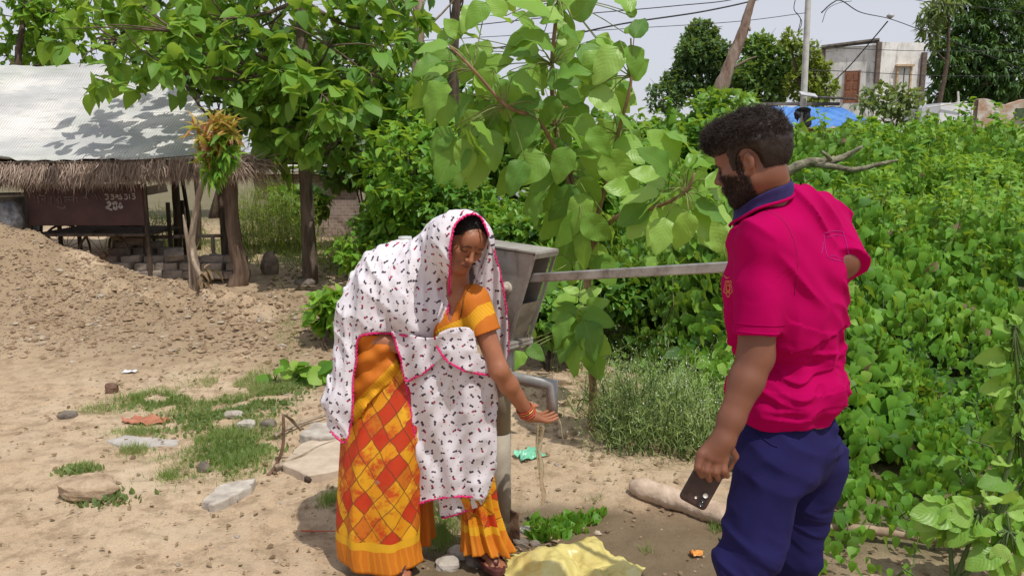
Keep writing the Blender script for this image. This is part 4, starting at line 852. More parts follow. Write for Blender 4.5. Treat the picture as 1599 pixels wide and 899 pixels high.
for xx in (P(170, 370, 9.9)[0], P(60, 370, 9.9)[0]):
    for yy in (9.75, 10.5):
        mb = MB(); cz = .33; A = np.linspace(0, 2 * math.pi, 33); mb.tube(np.stack([xx + .31 * np.cos(A), np.full(33, yy), cz + .31 * np.sin(A)], -1), .016, 6, cap=False); wh = mb.build('wheel', BARKD, ct, True)
        mb = MB()
        for t in np.linspace(0, 2 * math.pi, 14, endpoint=False): mb.tube([(xx, yy, cz), (xx + .3 * math.cos(t), yy, cz + .3 * math.sin(t))], .004, 4)
        mb.tube([(xx, yy - .03, cz), (xx, yy + .03, cz)], .03, 8); mb.build('spokes', IRON, wh, True)
# the hand-painted writing, stroke by stroke (px coordinates of the 8x enlarged board view)
CHALK = simple('chalk_paint', (.30, .25, .23), (.46, .40, .37), 40, .8, .2); CHALKD = simple('faded_paint', (.12, .085, .08), (.21, .16, .15), 40, .8, .2)
def stroke(mb, pts, wd):
    q = [(40 + x / 8.0, 280 + y / 8.0) for x, y in pts]; q = np.array([P(x, y, 9.54) for x, y in q]); q = catmull(q, 5) if len(q) > 2 else q
    t = nrm(np.gradient(q, axis=0)); s_ = np.stack([-t[:, 2], 0 * t[:, 0], t[:, 0]], -1) * wd / 2; n = len(q)
    V = np.concatenate([q + s_, q - s_, q + s_ - (0, .003, 0), q - s_ - (0, .003, 0)])
    mb.add(V, [(2 * n + i, 2 * n + i + 1, 3 * n + i + 1, 3 * n + i) for i in range(n - 1)] + [(i, i + 1, 2 * n + i + 1, 2 * n + i) for i in range(n - 1)] + [(n + i + 1, n + i, 3 * n + i, 3 * n + i + 1) for i in range(n - 1)])
faint = [[(165, 225), (168, 300)], [(150, 240), (160, 205), (200, 205), (250, 208)], [(245, 210), (243, 278)], [(200, 258), (215, 245), (243, 258)], [(288, 245), (292, 250)], [(288, 295), (293, 300)], [(320, 215), (325, 300), (330, 310)],
         [(345, 212), (440, 215)], [(352, 225), (385, 215), (410, 235), (375, 262), (405, 262), (425, 285), (400, 290)], [(440, 215), (452, 300)], [(395, 335), (430, 355), (475, 360), (500, 345), (480, 330)],
         [(480, 225), (540, 225), (545, 260), (500, 250), (490, 270), (520, 290)], [(545, 225), (600, 222), (602, 280)], [(560, 262), (600, 250)], [(620, 225), (660, 225)], [(640, 228), (655, 285)], [(700, 225), (760, 222)], [(760, 225), (785, 250)], [(820, 190), (860, 240)], [(862, 185), (900, 250)], [(905, 190), (945, 250)], [(95, 185), (120, 240)]]
digits = [[(990, 195), (1015, 185), (1030, 205), (1005, 218), (1030, 215), (1030, 245), (1000, 250)], [(1060, 195), (1090, 190), (1095, 208), (1070, 215), (1102, 222), (1095, 248), (1065, 248)], [(1125, 205), (1140, 195), (1155, 210), (1140, 225), (1122, 212)],
          [(1180, 185), (1190, 210), (1165, 208), (1200, 225), (1195, 248), (1160, 240)], [(1235, 192), (1262, 190), (1262, 210), (1240, 212), (1272, 218), (1262, 248), (1235, 245)], [(1295, 185), (1302, 245)], [(1330, 185), (1355, 180), (1358, 203), (1338, 210), (1368, 218), (1360, 245), (1332, 243)]]
bold = [[(1020, 300), (1045, 282), (1062, 305), (1040, 335), (1010, 355), (1040, 365), (1085, 385)], [(1120, 290), (1095, 298), (1110, 320), (1140, 345), (1135, 370), (1110, 368), (1105, 345), (1130, 315), (1135, 292), (1118, 288)], [(1190, 290), (1178, 320), (1172, 345), (1190, 358), (1205, 345), (1195, 325), (1178, 330)]]
for s_ in faint: mb = MB(); stroke(mb, s_, .012); mb.build('faded_letter', CHALKD, board)
for s_, w_ in [(q, .013) for q in digits] + [(q, .024) for q in bold]: mb = MB(); stroke(mb, s_, w_); mb.build('painted_digit', CHALK, board)
# small white board, drum, sack
mb = MB(); p = P(242, 296, 10.2); mb.box(p, (.30, .02, .11), roty(-.18) @ rotz(.1), .004); tag(mb.build('signboard', simple('sign_white', (.42, .42, .42), (.6, .6, .58), 12), None), 'small tilted white board right of the painted cart board', 'board')
mb = MB(); c0 = P(10, 305, 10.2); zz0 = P(10, 366, 10.2)[2] - .15
A = np.linspace(0, 2 * math.pi, 32, endpoint=False)
prof = [(.0, zz0), (.27, zz0), (.28, zz0 + .1), (.265, zz0 + .12), (.28, zz0 + .3), (.265, zz0 + .32), (.28, c0[2] - .02), (.30, c0[2]), (.25, c0[2]), (.24, c0[2] - .1), (0, c0[2] - .12)]
V = np.array([(c0[0] + r_ * math.cos(t), 10.3 + r_ * math.sin(t), z) for r_, z in prof for t in A]); mb.add(V, [(i * 32 + k, i * 32 + (k + 1) % 32, (i + 1) * 32 + (k + 1) % 32, (i + 1) * 32 + k) for i in range(len(prof) - 1) for k in range(32)])
dr = mb.build('drum', simple('dark_steel', (.07, .075, .08), (.16, .165, .17), 6, .5, .5, .2, .003), None, True); tag(dr, 'dark metal drum under the thatch at the left edge', 'drum')
mb = MB(); mb.tube(np.stack([c0[0] + .29 * np.cos(np.append(A, 0)), 10.3 + .29 * np.sin(np.append(A, 0)), np.full(33, c0[2] + .004)], -1), .018, 6, cap=False); mb.build('rim', simple('rim_light', (.4, .39, .36), (.55, .53, .48), 20), dr, True)
scrap_p = P(18, 350, 9.6)
mb = MB(); T, Fq = rock_tpl(61, 14, 10, 1); T = T * (1 + .25 * vn(T, 2.3, 4))[:, None]; mb.add(T * (.16, .12, .18) + P(18, 338, 9.5), Fq.tolist()); o = mb.build('sack', simple('sack_grey', (.10, .10, .11), (.40, .40, .41), 7), None, True); tag(o, 'grey-white crumpled sack in front of the dark drum', 'sack')
# bricks and stones stacked under the shed
BRK = simple('dusty_brick', (.15, .12, .10), (.30, .25, .205), 9, .95, .2, .7, .008)
mb = MB(); mb.box((0, 0, 0), (.26, .13, .095), None, .012, .004); proto = mb.build('brick', BRK, None); tag(proto, 'dusty grey-brown brick in the low stack under the shed', 'brick', 'stacked bricks under the thatched shed')
spots = []
for row, (py, Yb, xs_, e_) in enumerate([(428, 9.65, np.arange(205, 372, 33), 0), (416, 9.7, np.arange(190, 372, 36), 1), (404, 9.8, np.arange(205, 300, 36), 0), (404, 9.8, np.arange(335, 372, 34), 0), (392, 10.2, np.arange(190, 290, 36), 1), (382, 10.25, np.arange(200, 250, 34), 0)]):
    for px in xs_: spots.append((P(px + rng.uniform(-3, 3), py, Yb), rng.normal() * .06, 0))
spots += [(P(272, 398, 9.7), .5, .5), (P(215, 375, 10.1), .2, .1), (P(175, 405, 10.0), -.3, 0), (P(340, 415, 10.0), .4, 0)]
for i, (p, yaw, tl) in enumerate(spots):
    o = proto if i == 0 else proto.copy()
    if i: col.objects.link(o)
    o.location = p + (0, 0, 0); o.rotation_euler = (tl, rng.normal() * .04, yaw); o.scale = (1 + rng.normal() * .08, 1.1, 1 + rng.normal() * .06)
mb = MB()
for _ in range(60):
    px = rng.uniform(190, 370); T, Fq = rock_tpl(int(rng.integers(99)), 8, 6, .7); mb.add(T * rng.uniform(.07, .14) + P(px, rng.uniform(400, 436), 10.05 + .2 * rng.random()) - (0, 0, .05), Fq.tolist())
tag(mb.build('rubble', BRK, None), 'heap of broken rubble behind the stacked bricks', 'rubble', kind='stuff')
# dead sapling with reddish new leaves in front of the shed
sb2 = GT(308, 450); Y2 = sb2[1]
r = thing('mango_sapling', 'young mango sapling with reddish and green leaves on a bare forked stem before the shed', 'sapling', sb2); mb = MB()
mb.tube([sb2 - (0, 0, .05), P(308, 430, Y2), P(300, 385, Y2), P(303, 345, Y2), P(312, 300, Y2), P(320, 280, Y2), P(333, 262, Y2), P(340, 225, Y2)], [.05, .045, .035, .028, .03, .022, .014, .008], 9, 5, rough=.07)
mb.tube([sb2 - (.05, 0, .05), P(298, 410, Y2), P(290, 360, Y2), P(286, 335, Y2)], [.035, .025, .018, .006], 7, 4, rough=.07)
mb.tube([P(300, 385, Y2), P(303, 410, Y2 - .1), P(318, 440, Y2 - .1)], [.02, .02, .03], 7, 3); mb.build('stem', BARKP, r, True)
def blob(cs, n, L, m, nm, drp=-.4):
    PP, DD = [], []
    for px, py, rp in cs:
        c = P(px, py, Y2 - .1); q, d = shell(c, rp / F_PX * Y2, n, .2); p, dd, s = rosettes(q, d, 5, L, drp, .7); PP.append(p); DD.append(dd)
    PP = np.concatenate(PP); foliage(nm, PP, np.concatenate(DD), rng.uniform(.6, 1.2, len(PP)) * L, 'narrow', m, r)
blob([(322, 205, 16), (345, 192, 18), (362, 205, 14), (340, 215, 16), (330, 235, 10)], 11, .15, L_RED, 'red_leaves', .05)
blob([(345, 215, 16), (350, 238, 18), (330, 262, 16), (340, 245, 14)], 12, .15, L_VINE, 'green_leaves')
blob([(318, 432, 7), (322, 424, 6)], 6, .11, L_DRY, 'dry_leaves', -1.2)

# ================================================================== WALLS, HOUSES
lw = thing('brick_wall', 'low grey brick wall with a pale cement ledge behind the tall teak trunk', 'wall', (-3.2, 15.2, 0))
mb = MB(); a, e = P(395, 262, 15), P(560, 262, 15); zt = P(400, 268, 15)[2]
mb.box(((a[0] + e[0]) / 2, 15.1, zt / 2 - .1), (e[0] - a[0], .25, zt + .1), bev=.01)
def brickmat(name, c1, c2, mort, sc_=4.0):
    b = NB(name); v = b.coord('Object'); sp = b.n('SeparateXYZ', {0: v}); cb_ = b.n('CombineXYZ', {0: b.math('ADD', sp.outputs[0], sp.outputs[1]), 1: sp.outputs[2]}).outputs[0]
    t = b.n('TexBrick', {'Vector': cb_, 'Color1': c1 + (1,), 'Color2': c2 + (1,), 'Mortar': mort + (1,), 'Scale': sc_, 'Mortar Size': .02})
    c = b.mix(b.ramp(b.noise(v, 2, 5), [(.4, 0.0), (.7, .5)]), t.outputs[0], tuple(x * .6 for x in c1)); return b.done(b.bsdf(c, .95, .2, 0, b.bump(t.outputs[1], -.5, .02)))
GBR = brickmat('grey_brick', (.24, .17, .14), (.33, .26, .22), (.36, .33, .29)); mb.build('wall', GBR, lw)
mb = MB(); mb.box(((a[0] + e[0]) / 2, 15.05, zt + .06), (e[0] - a[0] + .2, .6, .12), bev=.01); mb.build('ledge', simple('ledge', (.42, .40, .37), (.6, .58, .54), 3), lw)
WHT = None
b = NB('weathered_white'); v = b.coord('Object'); c = b.ramp(b.noise(v, .9, 6, .65), [(.35, (.58, .57, .54)), (.55, (.76, .75, .72)), (.7, (.82, .81, .79))])
c = b.mix(b.ramp(b.noise(b.coord('Object', (2.2, 2.2, .5)), 1.3, 7, .7), [(.52, 0.0), (.66, .65)]), c, (.20, .19, .17)); c = b.mix(b.ramp(b.noise(v, 3.4, 7, .75), [(.60, 0.0), (.66, .7)]), c, (.36, .30, .24))
WHT = b.done(b.bsdf(c, .9, .2, 0, b.bump(b.noise(v, 5, 5), .4, .02)))
hs = thing('old_house', 'weathered white two-storey house with a brown door and dark brick edges', 'house', (21.5, 52, 0))
YH = 52.0; xa, xm, xb = P(1298, 100, YH)[0], P(1370, 100, YH)[0], P(1444, 100, YH)[0]; zt = P(1370, 66, YH)[2]
yl = YH + 1.2
# left wing face recedes, right block is square to the camera
mb = MB()
def prism(mb, xy, z0, z1):
    n = len(xy); V = [(x, y, z0) for x, y in xy] + [(x, y, z1) for x, y in xy]; mb.add(V, [(i, (i + 1) % n, (i + 1) % n + n, i + n) for i in range(n)] + [tuple(range(n))[::-1], tuple(range(n, 2 * n))])
prism(mb, [(xm, YH), (xb, YH + .3), (xb, YH + 5), (xm, YH + 5)], 0, zt)
ztl = P(1300, 76, YH + 1)[2]
prism(mb, [(xa, YH + 1.6), (xm - .01, YH + .1), (xm - .01, YH + 5), (xa, YH + 5)], 0, ztl + .1)
mb.build('wall', WHT, hs)
DKB = brickmat('dark_brick', (.10, .07, .055), (.20, .15, .12), (.25, .22, .2), 6)
mb = MB(); z0_ = P(1370, 130, YH)[2]
mb.box((xm, YH - .05, (z0_ + zt) / 2), (.28, .25, zt - z0_), bev=.02); mb.build('brick_edge', DKB, hs); mb = MB(); mb.box((xa - .02, YH + 1.6, (z0_ + ztl) / 2), (.3, .3, ztl - z0_)); mb.build('brick_edge', DKB, hs); mb = MB(); mb.box((xb + .02, YH + .2, (zt - .4) / 2 + .0), (.28, .3, zt - .8)); mb.build('brick_edge', DKB, hs)
mb = MB(); mb.tube([(xa - .1, YH + 1.55, ztl + .14), (xm, YH - .05, zt + .1)], [.14, .16], 6); mb.build('parapet_edge', simple('edge_dark', (.05, .045, .04), (.14, .12, .1), 4), hs)
DOOR = simple('brown_door', (.24, .095, .05), (.34, .15, .085), 5, .7, .3, .3, .01, (3, 3, .5))
d0 = P(1327, 161, YH + .9); d1 = P(1327, 111, YH + .9); th = math.atan2(-1.5, xm - xa)
mb = MB(); mb.box((d0[0], YH + .76, (d0[2] + d1[2]) / 2), (.80, .12, d1[2] - d0[2]), rotz(th), .01); dd_ = mb.build('door', DOOR, hs)
mb = MB()
for s_ in (-.43, .43): mb.box(np.array((d0[0], YH + .76, (d0[2] + d1[2]) / 2)) + rotz(th) @ np.array((s_, -.04, 0)), (.07, .16, d1[2] - d0[2] + .05), rotz(th))
for k in (-.2, .2):
    for z in (-.55, .05, .6): mb.box(np.array((d0[0], YH + .76, (d0[2] + d1[2]) / 2 + z)) + rotz(th) @ np.array((k, -.07, 0)), (.26, .03, .4), rotz(th))
mb.build('door_frame', simple('door_frame', (.18, .08, .05), (.28, .13, .08), 9), dd_)
wc = P(1411, 125, YH); wt_ = P(1411, 104, YH)[2]; wb_ = P(1411, 150, YH)[2]
mb = MB(); mb.box((wc[0], YH + .08, (wt_ + wb_) / 2), (.72, .14, wt_ - wb_)); wn = mb.build('window', simple('shutter_grey', (.42, .42, .40), (.6, .6, .57), 4), hs)
mb = MB()
for s_ in (-.42, .42): mb.box((wc[0] + s_, YH + .04, (wt_ + wb_) / 2), (.1, .22, wt_ - wb_))
mb.box((wc[0], YH + .0, wt_ + .05), (1.1, .4, .12)); mb.build('window_frame', simple('ochre_frame', (.42, .28, .16), (.58, .44, .30), 5), wn)
mb = MB(); mb.box((wc[0], YH - .0, (wt_ + wb_) / 2), (.05, .03, (wt_ - wb_) * .9)); mb.build('window_gap_shade', simple('dark_gap', (.05, .05, .05), (.1, .1, .1), 4), wn)  # dark strip stands in for the shade in the shutter gap
# blue tarpaulin roof house
bh = thing('blue_roof_house', 'low hut with a bright blue tarpaulin roof behind the bushes', 'hut', (13, 30, 0))
x0, x1 = P(1195, 180, 30)[0], P(1385, 180, 30)[0]; zl = P(1290, 198, 30)[2]; zh = P(1290, 166, 33)[2]
mb = MB(); prism(mb, [(x0 + .2, 30.3), (x1 - .2, 30.3), (x1 - .2, 33.5), (x0 + .2, 33.5)], 0, zl - .05); mb.build('wall', brickmat('mud_brick', (.34, .16, .09), (.42, .22, .13), (.3, .22, .17), 5), bh)
n = 60; g = np.linspace(0, 1, n); U, T_ = np.meshgrid(g, g); X = x0 + (x1 - x0) * U - .35 * T_; Yy = 29.8 + 3.6 * T_; Z = zl + (zh - zl) * T_ + .04 * np.sin(U * 60 + T_ * 3) * (1 - .4 * T_) - .03 * np.sin(T_ * 3.1)
k = (np.arange(n - 1)[:, None] * n + np.arange(n - 1)[None]).ravel()
o = raw_mesh('tarp_roof', np.stack([X.ravel(), Yy.ravel(), Z.ravel()], -1), np.stack([k, k + 1, k + n + 1, k + n], -1), simple('blue_tarp', (.05, .17, .48), (.10, .27, .62), 2.5, .5, .45, .6, .05, (1, .3, 1)), bh); mo = o.modifiers.new('s', 'SOLIDIFY'); mo.thickness = .01
mb = MB(); mb.box(((x0 + x1) / 2 - .5, 33.6, zh + .12), (x1 - x0 + .3, .2, .12)); mb.box((P(1310, 150, 33)[0], 33.4, zh + .35), (1.6, .5, .05), roty(.05)); mb.build('roof_edge', simple('roof_dark', (.08, .06, .05), (.2, .17, .14), 5), bh)
mb = MB(); xs_ = P(1375, 190, 29.7)[0]; mb.tube([(xs_ + .2, 29.7, 0), (xs_ + .2, 29.7, zl)], .05, 8); mb.box((xs_ - .1, 30.0, zl - .55), (1.0, .3, .9)); mb.build('side_post', simple('post_white', (.5, .5, .5), (.7, .7, .7), 5), bh)
# plain white wall and broken wall
lwh = thing('white_outbuilding', 'plain bright white outbuilding wall right of the weathered house', 'outbuilding', (20, 36, 0)); mb = MB()
xa2, xb2 = P(1447, 170, 36)[0], P(1524, 170, 36)[0]; prism(mb, [(xa2, 36.4), (P(1468, 170, 36)[0], 36), (P(1468, 170, 36)[0], 38), (xa2, 38)], 0, P(1455, 168, 36)[2]); prism(mb, [(P(1468, 170, 36)[0] + .01, 36), (xb2, 36.2), (xb2, 39), (P(1468, 170, 36)[0] + .01, 39)], 0, P(1500, 161, 36)[2]); mb.build('wall', simple('lime_white', (.62, .63, .66), (.74, .75, .77), 1.5), lwh)
mb = MB(); mb.tube([P(1447, 168, 35.9), P(1510, 159, 35.9)], .03, 6); mb.tube([P(1497, 160, 36.4), P(1496, 143, 36.4)], .05, 6); mb.build('roof_pipe', simple('pipe_pale', (.5, .48, .42), (.62, .6, .54), 6), lwh)
lbr = thing('broken_wall', 'crumbling brick and plaster wall at the right edge with a small opening', 'wall', (24, 37, 0)); mb = MB(); xc = P(1527, 170, 37)[0]; xd = P(1640, 170, 37)[0]
g = np.linspace(xc, xd, 40); zt_ = P(1560, 158, 37)[2] + .12 * fbm(np.stack([g, g * 0], -1), .9, 3, 5); V = [(x, 37, 0) for x in g] + [(x, 37, z) for x, z in zip(g, zt_)] + [(x, 37.4, z) for x, z in zip(g, zt_)] + [(x, 37.4, 0) for x in g]
mb.add(V, [(a * 40 + i, a * 40 + i + 1, (a + 1) * 40 + i + 1, (a + 1) * 40 + i) for a in range(3) for i in range(39)])
b = NB('broken_plaster'); v = b.coord('Object'); c = b.ramp(b.noise(v, 1.4, 6, .7), [(.4, (.40, .25, .17)), (.5, (.45, .36, .28)), (.6, (.60, .56, .50))]); mb.build('wall', b.done(b.bsdf(c, .95, .2, 0, b.bump(b.noise(v, 6, 6), .8, .04))), lbr)
mb = MB(); mb.box((P(1597, 178, 37)[0], 36.97, P(1597, 178, 37)[2]), (.7, .1, .5)); mb.box((P(1572, 212, 37)[0], 36.97, P(1572, 212, 37)[2]), (1.0, .1, .3)); mb.build('opening', simple('opening_dark', (.05, .08, .04), (.1, .14, .07), 6), lbr)
# glimpses of a red and blue painted wall far behind the sapling
gl = thing('painted_hut', 'far painted hut glimpsed between the sapling leaves', 'hut', (0, 26, 0)); mb = MB(); c_ = P(790, 175, 26); mb.box((c_[0], 26.5, c_[2] / 2), (4.2, 1, c_[2]), bev=.02); mb.build('wall', simple('faded_blue', (.35, .42, .5), (.55, .6, .65), 2), gl)
mb = MB(); mb.box((c_[0], 26.4, c_[2] + .12), (4.6, 1.6, .22), bev=.03); mb.build('roof', simple('roof_red', (.38, .12, .07), (.5, .22, .14), 3), gl)

# ================================================================== POLE AND WIRES
pl = thing('utility_pole', 'pale concrete electricity pole with black cloths snagged on it', 'pole', (P(1253, 200, 25)[0], 25, 0)); mb = MB()
pb_ = P(1253, 200, 25); pt = P(1262, 0, 25); dz_ = (pt - pb_) / (pt[2] - pb_[2]); mb.tube([pb_ - dz_ * pb_[2], pb_, pt, pt + dz_ * 2.2], [.13, .105, .09, .08], 10); mb.build('shaft', simple('pole_concrete', (.42, .42, .40), (.58, .57, .54), 6), pl, True)
mb = MB()
for z, L in ((1.0, 1.3), (1.8, .9)): p = pt + dz_ * z; mb.box(p, (L, .08, .08)); [mb.tube([p + (s_, 0, .04), p + (s_, 0, .2)], [.05, .03], 8) for s_ in (-L / 2 + .1, L / 2 - .1)]
mb.build('crossarm', IRON, pl)
for i, (dx, dy, sx, sz_) in enumerate([(-8, 178, .10, .14), (6, 184, .11, .26), (1, 171, .2, .06)]):
    T, Fq = rock_tpl(70 + i, 12, 9, 1); T = T * (1 + .6 * vn(T, 2.5, i))[:, None]; mb = MB(); mb.add(T * (sx, .05, sz_) + P(1254 + dx, dy, 24.8), Fq.tolist()); mb.build('black_cloth', simple('black_cloth', (.01, .01, .015), (.04, .04, .05), 6), pl, True)
mb = MB(); mb.box(P(1262, 148, 24.7), (.5, .3, .04), roty(.15) @ rotx(.4)); mb.build('metal_plate', simple('plate_grey', (.3, .32, .34), (.5, .5, .5), 6), pl)
WIRE = simple('wire', (.02, .02, .022), (.05, .05, .05), 5)
def wire(label, pts, Ys, r_=.018, sag=0, name='wire'):
    q = [P(x, y, Y) for (x, y), Y in zip(pts, Ys)]; mb = MB(); mb.tube(q, r_, 5, 8, cap=False); return tag(mb.build(name, WIRE, None, True), label, 'wire')
wire('thick dark overhead wire crossing the sky above the sapling', [(560, 95), (800, 72), (970, 38), (1100, 18), (1200, -5), (1262, -30)], [22, 22, 22, 23, 24, 25], .022)
wire('thin overhead wire above the thick one near the top edge', [(560, 60), (850, 28), (1050, 10), (1160, -4), (1262, -45)], [24] * 4 + [25], .014)
wire('faint low wire passing left of the leaning trunk', [(640, 65), (980, 45), (1150, 34), (1262, 20)], [25, 25, 25, 25], .010)
wire('wire running from the pole to the right edge above the houses', [(1256, 72), (1300, 75), (1450, 80), (1599, 78), (1700, 70)], [25, 30, 36, 40, 42], .013)
wire('lower wire running across the dark tree at the right', [(1256, 110), (1330, 112), (1450, 118), (1599, 119), (1700, 117)], [25, 30, 36, 40, 42], .013)
wire('long wire sweeping from the top left past the bulb to the right edge', [(1283, 20), (1300, 5), (1315, 2), (1345, 20), (1390, 30), (1440, 48), (1500, 70), (1600, 110)], [25, 27, 30, 38, 45, 45, 46, 48], .022)
wire('short loose wire loop left of the pole top', [(1243, -5), (1240, 15), (1250, 30), (1246, 50), (1252, 35), (1244, 20)], [24.9] * 6, .012)
wire('curled loose wire end right of the pole', [(1284, 35), (1292, 15), (1310, 5), (1330, 2)], [25, 26, 28, 30], .010)
wire('top right wire crossing the corner', [(1400, -5), (1460, 5), (1530, 12), (1640, 25)], [45, 45, 45, 45], .02)
wire('slanting stay wire from the bulb down over the house front', [(1386, 34), (1360, 65), (1325, 105), (1297, 132)], [45, 51, 52, 52.5], .04, name='stay_wire')
T, Fq = rock_tpl(5, 14, 10, 1); mb = MB(); A = np.linspace(0, 2 * math.pi, 20, endpoint=False)
c_ = P(1390, 28, 45); V = [c_ + (0, 0, -.1)] + [c_ + (.22 * math.cos(t), .22 * math.sin(t), .08) for t in A] + [c_ + (.1 * math.cos(t), .1 * math.sin(t), .2) for t in A] + [c_ + (0, 0, .24)]
mb.add(V, [(0, 1 + (i + 1) % 20, 1 + i) for i in range(20)] + [(1 + i, 1 + (i + 1) % 20, 21 + (i + 1) % 20, 21 + i) for i in range(20)] + [(21 + i, 21 + (i + 1) % 20, 41) for i in range(20)])
tag(mb.build('insulator', simple('insulator_grey', (.35, .36, .36), (.5, .5, .5), 6, .4), None, True), 'round grey insulator on the wire above the house', 'insulator')
# low red-brown pot rim behind the veiled back
mb = MB(); c_ = P(628, 372, 5.4); g_ = float(H(c_[0], c_[1])); mb.tube([(c_[0] + .02, 5.4, g_), (c_[0] + .01, 5.4, g_ + .4), c_ - (0, 0, .07)], [.03, .028, .026], 8); stp = mb.build('stake', BARKD, None, True); tag(stp, 'short stake with a cap behind the woman\'s back', 'stake')
mb = MB(); mb.tube([c_ - (0, 0, .08), c_ - (0, 0, .05), c_ - (0, 0, .02)], [.10, .105, .09], 14); mb.build('cap', simple('cap_brown', (.16, .06, .04), (.26, .12, .08), 12), stp, True)
mb = MB(); mb.tube([c_ + (0.02, 0, -.018), c_ + (.02, 0, .012)], [.05, .045], 14); mb.build('lid', simple('lid_white', (.45, .47, .44), (.6, .62, .6), 12), stp, True)
# ================================================================== SDF TOOLKIT
f32 = np.float32
class SDF:
    def __init__(s): s.pr = []
    def rc(s, a, b, ra, rb=None, k=.02):
        a, b = np.asarray(a, float), np.asarray(b, float); rb = ra if rb is None else rb
        s.pr.append(('rc', a, b, ra, rb, k, (a + b) / 2, np.linalg.norm(b - a) / 2 + max(ra, rb))); return s
    def el(s, c, r, M=None, k=.02, op=1):
        c, r = np.asarray(c, float), np.asarray(r, float); M = np.eye(3) if M is None else np.asarray(M, float)
        s.pr.append(('el', c, r, M, op, k, c, r.max())); return s
    def chain(s, pts, rad, k=.02):
        for i in range(len(pts) - 1): s.rc(pts[i], pts[i + 1], rad[i], rad[i + 1], k)
        return s
    def __call__(s, p):
        d = np.full(len(p), .5)
        for q in s.pr:
            k, cc, R = q[5], q[6], q[7]; dc = np.linalg.norm(p - cc, axis=1) - R
            m = np.where(dc < .06 + 0 * dc)[0] if q[0] == 'rc' or q[4] > 0 else np.where(dc < .02)[0]
            far = np.maximum(dc, .05)
            if q[0] == 'rc' or q[4] > 0:
                v = far
            else: v = None
            if len(m):
                pp = p[m]
                if q[0] == 'rc':
                    a, b, ra, rb = q[1:5]; ab = b - a; t = np.clip((pp - a) @ ab / (ab @ ab + 1e-9), 0, 1); e = np.linalg.norm(pp - a - t[:, None] * ab, axis=1) - (ra + (rb - ra) * t)
                else:
                    c, r, M = q[1:4]; l = (pp - c) @ M; k0 = np.linalg.norm(l / r, axis=1); k1 = np.linalg.norm(l / r ** 2, axis=1) + 1e-9; e = k0 * (k0 - 1) / k1
                if v is not None: v[m] = e
                else:
                    h = np.clip(.5 - .5 * (d[m] + e) / k, 0, 1); d[m] = d[m] * (1 - h) + (-e) * h + k * h * (1 - h); continue
            if v is not None:
                h = np.clip(.5 + .5 * (v - d) / k, 0, 1); d = v * (1 - (h)) + d * h - k * h * (1 - h)
        return d
def gax(lo, hi, h, fine=()):
    x = [lo]
    while x[-1] < hi:
        st = h
        for a, b, hf in fine:
            if a <= x[-1] <= b: st = min(st, hf)
        x.append(x[-1] + st)
    return np.array(x)
